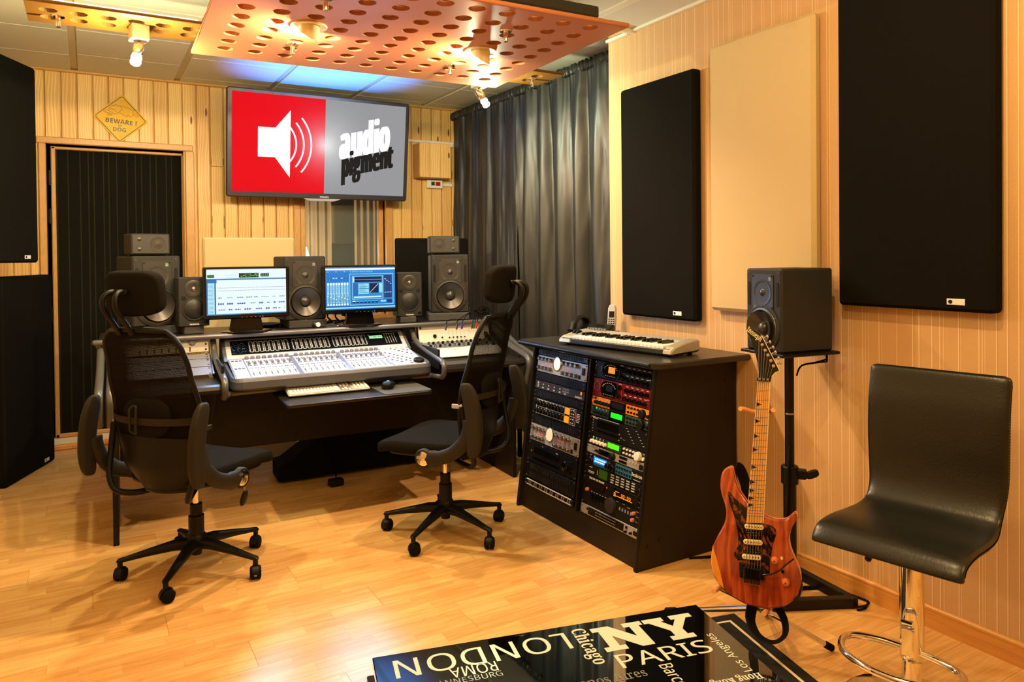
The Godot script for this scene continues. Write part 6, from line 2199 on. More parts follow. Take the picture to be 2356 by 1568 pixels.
func silver_unit(x: float, w: float, y0: float, y1: float) -> void:
	var h := y1 - y0
	var t := unit("synth_unit", "silver one-unit module with a grey dial in the right rack column", "audio unit", x, w, y0, y1, M.silver)
	plate(t, "display", w * 0.33, h * 0.5, 0.095, h * 0.62, M.black_gloss, 0.0045, 0.003)
	knob(t, w * 0.475, h * 0.48, 0.017, M.black_plastic, 0.02, "dial")
	for k in 3: knob(t, 0.085 + k * 0.016, h * 0.5, 0.006, M.black_plastic)
	for r in 2: plate(t, "card_slot", w * 0.64, h * (0.74 - 0.46 * r), 0.055, 0.011, M.black_gloss, 0.0042, 0.002)
	for k in 4: knob(t, w * 0.75 + k * 0.022, h * 0.62, 0.005, M.pale_grey, 0.004, "button")
	plate(t, "rocker", w - 0.03, h * 0.45, 0.020, 0.022, M.black_plastic, 0.006, 0.006)
	ticks(t, [[0.05, h * 0.75, 0.04, 0.003], [0.05, h * 0.3, 0.03, 0.003]], M.grey_plastic)

func blue_unit(x: float, w: float, y0: float, y1: float) -> void:
	var h := y1 - y0
	var t := unit("effects_unit", "black effects unit with a blue display and a blue key block", "audio unit", x, w, y0, y1, M.black_plastic)
	plate(t, "blue_field", w * 0.29, h * 0.42, 0.13, h * 0.78, mat("blue_field", Color(0.10, 0.30, 0.45), 0.4), 0.0038, 0.001)
	plate(t, "display", w * 0.265, h * 0.55, 0.10, h * 0.56, glow("blue_lcd", Color(0.12, 0.55, 0.95), 1.0), 0.0048, 0.001)
	var lw := glow("lcd_white", Color(0.85, 0.97, 1.0), 1.2)
	for r in 2:
		for k in 6: plate(t, "display_mark", w * 0.265 - 0.036 + k * 0.0145, h * (0.66 - 0.22 * r), 0.009 + 0.003 * ((k + r) % 2), 0.006, lw, 0.0055, 0.0004)
	knob(t, w * 0.41, h * 0.42, 0.0165, M.black_gloss, 0.016, "dial")
	knob(t, w * 0.50, h * 0.42, 0.0165, M.black_gloss, 0.016, "dial")
	plate(t, "key_block", w * 0.665, h * 0.5, 0.118, h * 0.90, mat("blue_block", Color(0.16, 0.38, 0.52), 0.4), 0.0040, 0.0014)
	for r in 2:
		for k in 6: plate(t, "key", w * 0.665 - 0.047 + k * 0.019, h * (0.68 - 0.4 * r), 0.010, 0.009, M.black_plastic, 0.006, 0.004)
	text("lexicon", 0.014, M.white_plastic, t, Transform3D(Basis(), V(w * 0.88, h * 0.55, 0.0036)), "Droid Serif", 700, 0.0003)
	knob(t, 0.055, h * 0.45, 0.010, M.black_gloss)
	ticks(t, [[0.04, h * 0.85, 0.012, 0.003], [0.07, h * 0.85, 0.012, 0.003], [0.035, h * 0.6, 0.004, 0.004], [0.035, h * 0.4, 0.004, 0.004], [w * 0.88, h * 0.15, 0.05, 0.003]], M.pale_grey)

func lcd_unit(x: float, w: float, y0: float, y1: float) -> void:
	var h := y1 - y0
	var t := unit("sampler_unit", "black unit with a small green display and rows of keys", "audio unit", x, w, y0, y1, M.black_plastic)
	plate(t, "display", w * 0.34, h * 0.52, 0.066, h * 0.78, mat("dull_green", Color(0.16, 0.32, 0.06), 0.3), 0.0045, 0.002)
	for r in 4:
		for k in 5: plate(t, "key", w * 0.50 + k * 0.038, h * (0.84 - 0.22 * r), 0.022, 0.0052, M.pale_grey, 0.005, 0.003)
	knob(t, w * 0.95, h * 0.4, 0.018, M.black_gloss, 0.014, "dial")
	ticks(t, [[0.05, h * 0.78, 0.022, 0.004], [0.055, h * 0.4, 0.05, 0.004], [0.055, h * 0.28, 0.045, 0.003], [w * 0.235, h * 0.5, 0.004, 0.022]], M.pale_grey)

func recorder_unit(x: float, w: float, y0: float, y1: float) -> void:
	var h := y1 - y0
	var t := unit("tape_recorder", "tall black recorder with a jog dial and orange figures", "audio unit", x, w, y0, y1, M.black_plastic)
	plate(t, "drawer", w * 0.25, h * 0.74, 0.125, 0.030, M.black_gloss, 0.006, 0.006)
	led(t, w * 0.42, h * 0.84, 0.004, M.led_red)
	for k in 8: plate(t, "key", 0.085 + (k % 4) * 0.026, h * (0.40 - 0.14 * (k / 4)), 0.020, 0.012, M.black_gloss, 0.006, 0.006)
	var dial := disc(t, "jog_dial", [Vector2(0, 0.018), Vector2(0.028, 0.018), Vector2(0.034, 0.015), Vector2(0.037, 0.0)], V(w * 0.525, h * 0.33, 0.003), M.speaker_grey, 30)
	plate(t, "display", w * 0.74, h * 0.76, 0.175, 0.050, M.black_gloss, 0.005, 0.003)
	var amb := S()
	for k in 5: bx(amb, V(w * 0.58 + k * 0.006, h * 0.86, 0.007), V(0.004, 0.003, 0.0006))
	bx(amb, V(w * 0.72, h * 0.72, 0.007), V(0.12, 0.003, 0.0006))
	for k in 3: bx(amb, V(w * 0.57, h * (0.80 - 0.05 * k), 0.007), V(0.014, 0.004, 0.0006))
	obj("figures", amb, M.led_amber, t)
	text("00:00", 0.017, M.led_amber, t, Transform3D(Basis(), V(w * 0.75, h * 0.79, 0.0068)), "Droid Sans Mono", 700, 0.0003)
	for k in 5: plate(t, "key", w * 0.67 + k * 0.020, h * 0.36, 0.009, 0.014, M.grey_plastic, 0.005, 0.003)
	for k in 3: knob(t, [0.045, w * 0.90, w * 0.89][k], h * [0.52, 0.42, 0.2][k], 0.009, mat("pink_knob_%d" % k, Color(0.72, 0.45, 0.36), 0.4))
	for k in 5:
		knob(t, w - 0.022, h * (0.88 - 0.16 * k), 0.005, M.black_gloss, 0.006, "socket")
	text("TASCAM  DA-30mkII", 0.009, M.white_plastic, t, Transform3D(Basis(), V(0.105, h * 0.94, 0.0036)), "Droid Sans", 700, 0.0003)
	var r := []
	for k in 5: r.append([w - 0.024, h * (0.82 - 0.16 * k), 0.024, 0.002])
	for k in 6: r.append([0.075 + k * 0.022, h * 0.50, 0.010, 0.0025])
	r.append_array([[w * 0.62, h * 0.55, 0.02, 0.002], [w * 0.72, h * 0.55, 0.02, 0.002], [w * 0.80, h * 0.5, 0.02, 0.002]])
	ticks(t, r, M.pale_grey)

func meter_unit(x: float, w: float, y0: float, y1: float) -> void:
	var h := y1 - y0
	var t := unit("meter_unit", "silver unit with a wide black meter window at the foot of the right column", "audio unit", x, w, y0, y1, M.silver)
	plate(t, "meter_window", w * 0.45, h * 0.5, 0.27, h * 0.72, M.black_gloss, 0.0042, 0.002)
	var st := S()
	for r in 2:
		for k in 16: bx(st, V(w * 0.28 + k * 0.010, h * (0.64 - 0.28 * r), 0.0056), V(0.004, 0.003, 0.0006))
	obj("printed_marks", st, M.pale_grey, t)
	plate(t, "button", w * 0.80, h * 0.66, 0.012, 0.012, M.black_plastic, 0.005, 0.004)
	knob(t, w * 0.80, h * 0.25, 0.006, M.black_plastic)
	knob(t, w * 0.88, h * 0.35, 0.006, M.black_plastic)
	plate(t, "rocker", w - 0.024, h * 0.5, 0.024, 0.018, M.black_plastic, 0.006, 0.006)
	plate(t, "badge", 0.055, h * 0.6, 0.012, 0.012, M.black_plastic)

func make_rack_top() -> void:
	var ty := 0.923
	# midi keyboard
	var k := thing("midi_keyboard", "silver piano keyboard with two octaves of keys on the rack", "keyboard instrument", Transform3D(Basis(V(0.175, 0, 0.985), V(0, 1, 0), V(-0.985, 0, 0.175)).orthonormalized(), V(2.345, ty, -2.895)))
	# its own axes: x from the far left end to the near right end, z towards the player
	var sil := mat("keyboard_shell", Color(0.70, 0.68, 0.63), 0.32, 0.35)
	var st := S()
	prism(st, rrect(0.74, 0.215, 0.02, 4), 0.030, Transform3D(Basis(Vector3.RIGHT, -PI / 2), V(0, 0.008, 0)), 0.006)
	obj("base", st, mat("keyboard_base", Color(0.16, 0.155, 0.15), 0.4), k)
	st = S()
	prism(st, [Vector2(-0.105, 0.02), Vector2(-0.105, 0.062), Vector2(-0.085, 0.070), Vector2(-0.045, 0.060), Vector2(-0.03, 0.05), Vector2(-0.03, 0.02)], 0.71, Transform3D(Basis(V(0, 0, 1), V(0, 1, 0), V(-1, 0, 0)), V(0.355, 0, 0)), 0.003)
	obj("rear_panel", st, sil, k)
	for s in [-1, 1]:
		st = S()
		var ww := 0.055 if s > 0 else 0.085
		prism(st, [Vector2(-0.107, 0.014), Vector2(-0.107, 0.062), Vector2(-0.09, 0.070), Vector2(0.0, 0.062), Vector2(0.085, 0.046), Vector2(0.112, 0.030), Vector2(0.115, 0.016), Vector2(0.105, 0.010)], ww, Transform3D(Basis(V(0, 0, 1), V(0, 1, 0), V(-1, 0, 0)), V(0.372 if s > 0 else -0.372 + ww, 0, 0)), 0.006)
		obj("end_cheek", st, sil, k)
	st = S()
	prism(st, [Vector2(-0.03, 0.010), Vector2(-0.03, 0.036), Vector2(0.104, 0.036), Vector2(0.104, 0.010)], 0.60, Transform3D(Basis(V(0, 0, 1), V(0, 1, 0), V(-1, 0, 0)), V(0.318, 0, 0)), 0.001)
	obj("key_bed", st, M.black_plastic, k)
	var n := 25
	var x0 := -0.282
	var kw := 0.599 / n
	var wk := S_box(V(0, 0.043, 0.036), V(kw - 0.0012, 0.016, 0.135), 0.002).commit()
	var bk := S_box(V(0, 0.056, 0.008), V(kw * 0.52, 0.016, 0.085), 0.003).commit()
	for i in n:
		var o := obj("white_key", wk, M.key_white, k)
		o.position = V(x0 + (i + 0.5) * kw, 0, 0)
		if i < n - 1 and (i % 7) in [0, 1, 3, 4, 5]:
			o = obj("black_key", bk, M.black_gloss, k)
			o.position = V(x0 + (i + 1.0) * kw, 0, 0)
	for q in [[-0.335, 0.02], [-0.31, 0.02]]:
		st = S()
		cyl(st, V(q[0] - 0.006, 0.052, q[1]), V(q[0] + 0.006, 0.052, q[1]), 0.022, 20)
		obj("control_wheel", st, M.black_plastic, k)
	for i in 7:
		st = S()
		lathe(st, [Vector2(0, 0.014), Vector2(0.006, 0.014), Vector2(0.008, 0)], 12, Transform3D(Basis(), V(-0.33 + i * 0.02, 0.066, -0.075)))
		obj("knob", st, M.grey_plastic, k)
	st = S()
	for p in [V(-0.33, 0, -0.08), V(0.33, 0, -0.08), V(-0.33, 0, 0.08), V(0.33, 0, 0.08)]:
		cyl(st, p, p + V(0, 0.012, 0), 0.012, 12)
	obj("foot", st, M.rubber, k)
	# desk telephone with a receiver, and a cordless handset in the cradle
	var ph := thing("telephone", "black desk telephone with its receiver lying on it behind the piano keyboard", "telephone", Transform3D(Basis(Vector3.UP, deg_to_rad(-58)), V(2.47, ty, -3.34)))
	st = S()
	prism(st, [Vector2(-0.10, 0.0), Vector2(0.10, 0.0), Vector2(0.10, 0.022), Vector2(-0.06, 0.075), Vector2(-0.10, 0.078)], 0.20, Transform3D(Basis(V(0, 0, 1), V(0, 1, 0), V(-1, 0, 0)), V(0.10, 0, 0)), 0.008)
	obj("body", st, M.black_plastic, ph)
	for r in 4:
		for c in 3:
			var b := Basis(Vector3.RIGHT, 0.32)
			box("key", V(0.0 + c * 0.022, 0.040 + (1.5 - r) * 0.0075, 0.04 - (1.5 - r) * 0.021) + V(0, 0.008, 0), V(0.015, 0.006, 0.012), M.grey_plastic, ph, 0.002, b)
	box("display", V(0.025, 0.068, -0.045), V(0.085, 0.004, 0.03), M.black_gloss, ph, 0.001, Basis(Vector3.RIGHT, 0.32))
	st = S()
	tube(st, curve([V(-0.085, 0.052, 0.115), V(-0.085, 0.085, 0.085), V(-0.085, 0.112, 0.03), V(-0.085, 0.118, -0.03), V(-0.085, 0.105, -0.09), V(-0.085, 0.080, -0.115)], 5), [Vector2(0.024, 0.016)].duplicate() + repeat(Vector2(0.024, 0.018), 5) + repeat(Vector2(0.019, 0.012), 15) + repeat(Vector2(0.024, 0.018), 5), 12)
	obj("receiver", st, M.black_plastic, ph)
	st = S()
	var coil := []
	for i in 70:
		var a := i * 0.75
		var s := i / 69.0
		coil.append(V(-0.085 + 0.006 * cos(a) - 0.03 * s, 0.045 - 0.038 * s + 0.006 * sin(a) * (1.0 - s * 0.1) + 0.006, 0.12 + 0.08 * s))
	tube(st, coil, 0.0022, 6)
	obj("coiled_lead", st, M.rubber, ph)
	var hs := thing("cordless_handset", "silver cordless handset standing in its cradle behind the black telephone", "telephone", Transform3D(Basis(Vector3.UP, deg_to_rad(-52)), V(2.60, ty, -3.33)))
	st = S()
	prism(st, rrect(0.085, 0.09, 0.02, 4), 0.035, Transform3D(Basis(Vector3.RIGHT, -PI / 2), V(0, 0, 0.0)), 0.008)
	obj("cradle", st, M.black_plastic, hs)
	var lean := Basis(Vector3.RIGHT, -0.22)
	st = S()
	prism(st, [Vector2(-0.023, 0), Vector2(0.023, 0), Vector2(0.025, 0.06), Vector2(0.024, 0.135), Vector2(0.016, 0.155), Vector2(0.0, 0.160), Vector2(-0.016, 0.155), Vector2(-0.024, 0.135), Vector2(-0.025, 0.06)], 0.024, Transform3D(lean, V(0, 0.03, 0.01)), 0.006)
	obj("handset", st, M.pale_grey, hs)
	box("display", V(0, 0.03, 0.01) + lean * V(0, 0.100, 0.0245), V(0.030, 0.036, 0.002), M.black_gloss, hs, 0.0, lean)
	for r in 5:
		for c in 3:
			box("key", V(0, 0.03, 0.01) + lean * V((c - 1) * 0.013, 0.072 - r * 0.012, 0.0245), V(0.009, 0.007, 0.002), M.black_plastic, hs, 0.0, lean)
	# cables on the floor behind the rack side
	for i in 2:
		st = S()
		tube(st, curve([V(2.36, 0.006, -2.47), V(2.45 + 0.02 * i, 0.007, -2.43 + 0.012 * i), V(2.56, 0.007, -2.40 + 0.02 * i), V(2.64, 0.007, -2.44)], 5), 0.0055, 7)
		var c := obj("floor_cable", st, M.rubber)
		tag(c, ["black cable on the floor close against the rack side", "black cable on the floor at the rack, the outer of the two"][i], "cable", "cables beside the rack")
	# carton and grey bag seen between desk and rack
	var gb := thing("green_carton", "bright green carton on the floor between the desk and the rack", "carton", T(2.62, 0, -4.05, 12))
	box("body", V(0, 0.14, 0), V(0.14, 0.28, 0.10), mat("green_card", Color(0.05, 0.62, 0.16), 0.5), gb, 0.003)
	box("band", V(0, 0.02, 0), V(0.142, 0.04, 0.102), M.white_plastic, gb, 0.003)
	var bg := S()
	pad(bg, V(2.74, 0.46, -4.15), V(0.36, 0.22, 0.42), 0.6)
	var bo := obj("grey_bag", bg, mat("grey_film", Color(0.30, 0.31, 0.31), 0.2))
	tag(bo, "shiny grey bag above the green carton beside the curtain", "bag")
	var sb := thing("low_stand", "low dark stand under the shiny grey bag beside the curtain", "stand", T(2.74, 0, -4.15))
	box("top", V(0, 0.335, 0), V(0.36, 0.02, 0.42), M.black_matte, sb, 0.003)
	for sx in [-0.165, 0.165]:
		for sz in [-0.195, 0.195]: box("leg", V(sx, 0.1625, sz), V(0.025, 0.325, 0.025), M.black_matte, sb, 0.002)

# ---------------------------------------------------------------- loudspeaker on its stand, guitar on its stand
func make_stand_and_guitar() -> void:
	var sx := 2.468
	var sz := -2.0
	var t := thing("speaker_stand", "black steel loudspeaker stand with a triangular foot by the papered wall", "speaker stand", Transform3D())
	var st := S()
	bx(st, V(2.47, 0.998, -2.0), V(0.29, 0.012, 0.25), Basis(Vector3.UP, deg_to_rad(-99 + 90)), 0.003)
	bx(st, V(2.47, 0.984, -2.0), V(0.27, 0.02, 0.03), Basis(Vector3.UP, deg_to_rad(-9)), 0.003)
	obj("top_plate", st, M.black_metal, t)
	st = S()
	cyl(st, V(sx, 0.50, sz), V(sx, 0.99, sz), 0.0185, 20)
	obj("upper_pole", st, M.black_metal, t)
	st = S()
	lathe(st, [Vector2(0.0188, 0), Vector2(0.0196, 0.002), Vector2(0.0196, 0.005), Vector2(0.0188, 0.007)], 20, T(sx, 0.74, sz))
	obj("pole_ring", st, M.steel, t)
	st = S()
	for y in [0.80, 0.70, 0.60]:
		var n := V(-0.3, 0, 0.95).normalized()
		cyl(st, V(sx, y, sz) + n * 0.0165, V(sx, y, sz) + n * 0.0192, 0.005, 10)
	obj("pin_hole", st, M.hole, t)
	st = S()
	cyl(st, V(sx, 0.02, sz), V(sx, 0.52, sz), 0.0255, 20)
	obj("lower_pole", st, M.black_metal, t)
	st = S()
	cyl(st, V(sx, 0.455, sz), V(sx, 0.53, sz), 0.034, 20, -1.0, 0.004)
	bx(st, V(sx, 0.50, sz) + V(0.55, 0, 0.83) * 0.04, V(0.03, 0.04, 0.05), Basis(Vector3.UP, 0.58), 0.005)
	obj("clamp", st, M.black_plastic, t)
	st = S()
	pad(st, V(sx, 0.502, sz) + V(0.62, 0.0, 0.78) * 0.085, V(0.055, 0.034, 0.016), 0.7, Basis(Vector3.UP, -0.6) * Basis(Vector3.BACK, 0.35))
	obj("clamp_knob", st, M.black_plastic, t)
	var tri := [V(2.585, 0.022, -1.80), V(2.635, 0.022, -2.16), V(2.26, 0.022, -1.965)]
	for k in 3:
		var a: Vector3 = tri[k]
		var b: Vector3 = tri[(k + 1) % 3]
		st = S()
		var d := b - a
		bx(st, (a + b) / 2, V(d.length() + 0.03, 0.042, 0.032), Basis(Vector3.UP, atan2(-d.z, d.x)), 0.003)
		obj("foot_bar", st, M.black_metal, t)
	st = S()
	bx(st, V(2.47, 0.024, -1.985), V(0.12, 0.036, 0.05), Basis(Vector3.UP, 0.5), 0.003)
	obj("foot_plate", st, M.black_metal, t)
	big_speaker("dark loudspeaker on the steel stand beside the papered wall", T(2.347, 1.004, -2.026, -99), 0.208, 0.333, 0.262, "loudspeaker on the stand", false)
	# leads of the loudspeaker
	for k in 2:
		st = S()
		tube(st, curve([V(2.58, 1.02, -1.93), V(2.60, 0.97 - 0.01 * k, -1.92), V(2.55, 0.955, -1.93 + 0.01 * k), V(2.50, 0.94, -1.965), V(2.478, 0.9, -1.972)], 5), 0.0035, 7)
		var c := obj("speaker_lead", st, M.rubber)
		tag(c, ["thin black lead under the loudspeaker on the stand, the upper one", "thin black lead under the loudspeaker on the stand, the lower one"][k], "cable", "leads at the loudspeaker stand")
	for k in 2:
		st = S()
		var x := -0.010 * k
		tube(st, curve([V(2.45 + x, 0.62, -1.975), V(2.43 + x, 0.55, -1.965), V(2.425 + x, 0.42, -1.965), V(2.415 + x, 0.25, -1.97), V(2.43 + x, 0.05, -1.98), V(2.55, 0.0065 + 0.009 * k, -1.99), V(2.64, 0.007, -1.93), V(2.668, 0.007, -1.80), V(2.64, 0.007, -1.775), V(2.60, 0.007 + 0.01 * k, -1.76), V(2.57, 0.0055 + 0.011 * k, -1.77)], 5), 0.0045, 7)
		var c := obj("speaker_lead", st, M.rubber)
		tag(c, ["black lead hanging along the stand pole and looping out along the skirting", "second black lead beside it along the stand pole"][k], "cable", "leads at the loudspeaker stand")
	make_guitar()

func make_guitar() -> void:
	var gx := Transform3D(Basis(V(0.558, 0.0, 0.830), V(0.130, 0.988, -0.087), V(-0.820, 0.156, 0.551)).orthonormalized(), V(1.971, 0.182, -1.729))
	var g := thing("electric_guitar", "reddish brown electric guitar with a maple neck leaning on a stand", "guitar", gx)
	var body := [V2(-0.106, 0.461), V2(-0.125, 0.448), V2(-0.135, 0.423), V2(-0.137, 0.392), V2(-0.131, 0.360), V2(-0.119, 0.326), V2(-0.114, 0.296), V2(-0.121, 0.260), V2(-0.140, 0.222), V2(-0.155, 0.187), V2(-0.163, 0.154), V2(-0.164, 0.123), V2(-0.157, 0.087), V2(-0.137, 0.054), V2(-0.108, 0.029), V2(-0.073, 0.013), V2(-0.038, 0.003), V2(0.005, 0.001), V2(0.043, 0.005), V2(0.081, 0.019), V2(0.110, 0.044), V2(0.129, 0.076), V2(0.135, 0.112), V2(0.129, 0.149), V2(0.113, 0.184), V2(0.101, 0.211), V2(0.096, 0.239), V2(0.099, 0.266), V2(0.111, 0.293), V2(0.122, 0.315), V2(0.118, 0.330), V2(0.111, 0.332), V2(0.099, 0.319), V2(0.085, 0.307), V2(0.064, 0.302), V2(0.040, 0.302), V2(0.015, 0.309), V2(-0.019, 0.320), V2(-0.041, 0.343), V2(-0.056, 0.360), V2(-0.070, 0.379), V2(-0.082, 0.401), V2(-0.090, 0.428), V2(-0.096, 0.456)]
	var wood := mat("guitar_wood", Color.WHITE, 0.12)
	wood.clearcoat_enabled = true
	wood.clearcoat = 1.0
	wood.clearcoat_roughness = 0.05
	var im := Image.create(256, 512, false, Image.FORMAT_RGB8)
	var nz := FastNoiseLite.new()
	nz.seed = 21
	nz.frequency = 0.01
	for y in 512:
		for x in 256:
			var d := x * 0.11 + nz.get_noise_2d(x * 0.8, y * 0.12) * 14.0
			var s := 0.5 + 0.5 * sin(d)
			s = s * 0.55 + 0.3 * nz.get_noise_2d(x * 9.0, y * 0.35) + 0.25
			im.set_pixel(x, y, Color(0.80, 0.38, 0.19).lerp(Color(0.50, 0.18, 0.08), clampf(s, 0.0, 1.0)))
	wood.albedo_texture = tex(im)
	wood.uv1_scale = V(3.0, 2.0, 1)
	var smooth_body := curve(body, 2, true)
	# back layer light maple, front layer red brown with a rounded rim
	var st := S()
	prism(st, smooth_body, 0.022, Transform3D(Basis(), V(0, 0, -0.044)), 0.006)
	var maple := mat("maple", Color(0.83, 0.58, 0.33), 0.15)
	obj("back", st, mat("guitar_back", Color(0.84, 0.52, 0.38), 0.15), g)
	st = S()
	prism(st, smooth_body, 0.024, Transform3D(Basis(), V(0, 0, -0.022)), 0.0055)
	obj("top", st, wood, g)
	st = S()
	prism(st, [V2(-0.158, 0.182), V2(-0.1625, 0.154), V2(-0.1635, 0.123), V2(-0.1565, 0.089), V2(-0.137, 0.056), V2(-0.112, 0.036), V2(-0.124, 0.086), V2(-0.141, 0.142)], 0.0275, Transform3D(Basis(), V(0, 0, -0.025)), 0.004)
	obj("maple_wing", st, mat("maple_wing", Color(0.90, 0.58, 0.20), 0.12), g)
	# dark flamed guard
	var fi := Image.create(128, 256, false, Image.FORMAT_RGB8)
	for y in 256:
		for x in 128:
			var n := nz.get_noise_2d(x * 9.0 + y * 2.0, y * 3.4)
			fi.set_pixel(x, y, Color(0.045, 0.018, 0.012).lerp(Color(0.50, 0.24, 0.12), clampf(n * 3.2 + 0.05, 0.0, 1.0)))
	var flame := mat("flame", Color.WHITE, 0.12)
	flame.albedo_texture = tex(fi)
	flame.uv1_scale = V(5.0, 3.2, 1)
	st = S()
	prism(st, [V2(-0.110, 0.373), V2(-0.103, 0.374), V2(-0.086, 0.355), V2(-0.064, 0.339), V2(-0.045, 0.329), V2(-0.040, 0.276), V2(0.011, 0.282), V2(0.040, 0.279), V2(0.053, 0.269), V2(0.055, 0.252), V2(0.043, 0.211), V2(0.041, 0.187), V2(0.036, 0.162), V2(0.035, 0.118), V2(0.023, 0.109), V2(0.018, 0.144), V2(-0.056, 0.149), V2(-0.070, 0.146), V2(-0.084, 0.159), V2(-0.083, 0.172), V2(-0.071, 0.193), V2(-0.072, 0.233), V2(-0.083, 0.286), V2(-0.104, 0.338)], 0.003, Transform3D(Basis(), V(0, 0, 0.0015)), 0.0008)
	obj("guard", st, flame, g)
	# neck and fretboard
	st = S()
	prism(st, [V2(-0.043, 0.277), V2(0.013, 0.285), V2(0.030, 0.772), V2(-0.012, 0.772)], 0.024, Transform3D(Basis(), V(0, 0, -0.014)), 0.004)
	obj("neck", st, maple, g)
	st = S()
	prism(st, [V2(-0.043, 0.277), V2(0.013, 0.285), V2(0.030, 0.772), V2(-0.012, 0.772)], 0.006, Transform3D(Basis(), V(0, 0, 0.008)), 0.001)
	var fb := obj("fretboard", st, mat("fretboard", Color(0.90, 0.66, 0.36), 0.2), g)
	var nut := V2(0.009, 0.772)
	var heel := V2(-0.0245, 0.150)
	var scale_len := nut.distance_to(heel)
	var dirn := (heel - nut).normalized()
	for f in 25:
		var dd := scale_len * (1.0 - pow(2.0, -f / 12.0))
		var c := nut + dirn * dd
		if c.y < 0.282: break
		var k := (c.y - 0.281) / (0.772 - 0.281)
		var xl := lerpf(-0.043, -0.012, k)
		var xr := lerpf(0.013, 0.030, k)
		if f > 0:
			st = S()
			tube(st, [V(xl, c.y - 0.002, 0.0142), V(xr, c.y + 0.002, 0.0142)], 0.0011, 6)
			obj("fret", st, M.steel, fb)
		if f in [3, 5, 7, 9, 12, 15, 17, 19, 21]:
			var cm := nut + dirn * (dd + scale_len * (1.0 - pow(2.0, -(f - 1) / 12.0))) * 0.5
			var kk := (cm.y - 0.281) / (0.772 - 0.281)
			var xa := lerpf(-0.043, -0.012, kk) + 0.002
			st = S()
			prism(st, [V2(xa, cm.y + 0.007), V2(xa + 0.020, cm.y - 0.001), V2(xa + 0.012, cm.y - 0.002), V2(xa, cm.y - 0.009)], 0.0006, Transform3D(Basis(), V(0, 0, 0.0138)))
			obj("inlay", st, M.black_matte, fb)
	# edge line of the fretboard
	st = S()
	tube(st, [V(0.013, 0.285, 0.013), V(0.030, 0.772, 0.013)], 0.0014, 6)
	obj("binding", st, M.ivory, fb)
	# headstock
	st = S()
	prism(st, [V2(-0.050, 0.951), V2(-0.043, 0.954), V2(-0.034, 0.953), V2(-0.009, 0.941), V2(-0.001, 0.931), V2(0.060, 0.811), V2(0.049, 0.806), V2(0.040, 0.798), V2(0.032, 0.784), V2(0.030, 0.773), V2(-0.012, 0.772), V2(-0.011, 0.801), V2(-0.015, 0.836), V2(-0.025, 0.877), V2(-0.038, 0.913), V2(-0.048, 0.938)], 0.015, Transform3D(Basis(), V(0, 0, -0.008)), 0.0015)
	var hd := obj("headstock", st, mat("head_black", Color(0.07, 0.068, 0.05), 0.18), g)
	text("Inoseph", 0.018, mat("logo_pale", Color(0.88, 0.84, 0.62), 0.4), hd, Transform3D(Basis(Vector3.BACK, deg_to_rad(-38)) * Basis(V(0.62, 0, 0), V(-0.2, 1, 0), V(0, 0, 1)), V(-0.026, 0.936, 0.0075)), "Droid Serif", 700, 0.0004)
	st = S()
	tube(st, [V(-0.001, 0.931, 0.0065), V(0.060, 0.811, 0.0065), V(0.046, 0.803, 0.0065), V(0.034, 0.788, 0.0065)], 0.0014, 6)
	obj("binding", st, M.ivory, hd)
	var posts := [V2(-0.009, 0.918), V2(0.001, 0.899), V2(0.011, 0.880), V2(0.021, 0.863), V2(0.031, 0.844), V2(0.040, 0.826)]
	var tun := [V2(0.014, 0.929), V2(0.023, 0.911), V2(0.034, 0.892), V2(0.042, 0.875), V2(0.053, 0.855), V2(0.061, 0.838)]
	for k in 6:
		st = S()
		cyl(st, V(posts[k].x, posts[k].y, 0.006), V(posts[k].x, posts[k].y, 0.010), 0.0055, 14)
		cyl(st, V(posts[k].x, posts[k].y, 0.010), V(posts[k].x, posts[k].y, 0.020), 0.003, 12)
		var tp := obj("tuner", st, M.chrome, hd)
		st = S()
		tube(st, [V(posts[k].x, posts[k].y, -0.009), V(tun[k].x - 0.004, tun[k].y - 0.001, -0.009)], 0.0025, 8)
		pad(st, V(tun[k].x + 0.002, tun[k].y, -0.009), V(0.010, 0.013, 0.013), 0.8)
		obj("tuner_button", st, M.chrome, tp)
	box("nut", V(0.009, 0.776, 0.012), V(0.046, 0.012, 0.014), M.black_gloss, g, 0.002)
	for k in 3:
		st = S()
		cyl(st, V(-0.005 + k * 0.014, 0.777, 0.019), V(-0.005 + k * 0.014, 0.777, 0.0235), 0.004, 10)
		obj("nut_bolt", st, M.steel, g)
	# strings
	for k in 6:
		var xb := -0.042 + k * 0.0094
		var xn := -0.008 + k * 0.0066
		st = S()
		tube(st, [V(xb, 0.118, 0.0155), V(xn, 0.776, 0.0195), V(posts[k].x, posts[k].y, 0.0185)], 0.0011 - 0.0001 * k, 5)
		obj("string", st, M.steel, g)
	# pickups
	var pk := [[V2(-0.018, 0.267), true], [V2(-0.0165, 0.248), false], [V2(-0.021, 0.215), true], [V2(-0.0225, 0.183), false], [V2(-0.025, 0.165), true]]
	for p in pk:
		var c: Vector2 = p[0]
		st = S()
		var an := 0.07
		prism(st, rrect(0.064 if p[1] else 0.06, 0.0175, 0.0085, 5), 0.008, Transform3D(Basis(Vector3.BACK, an), V(c.x, c.y, 0.003)), 0.002)
		var o := obj("pickup", st, M.ivory if p[1] else M.black_gloss, g)
		st = S()
		for k in 6:
			var q := V(c.x, c.y, 0) + Basis(Vector3.BACK, an) * V(-0.024 + k * 0.0096, 0, 0.0)
			cyl(st, q + V(0, 0, 0.0105), q + V(0, 0, 0.0118), 0.0019, 8)
		obj("pole_piece", st, M.black_metal if p[1] else M.steel, o)
	# locking vibrato
	st = S()
	bx(st, V(-0.0225, 0.119, 0.008), V(0.085, 0.050, 0.012), Basis(Vector3.BACK, 0.05), 0.003)
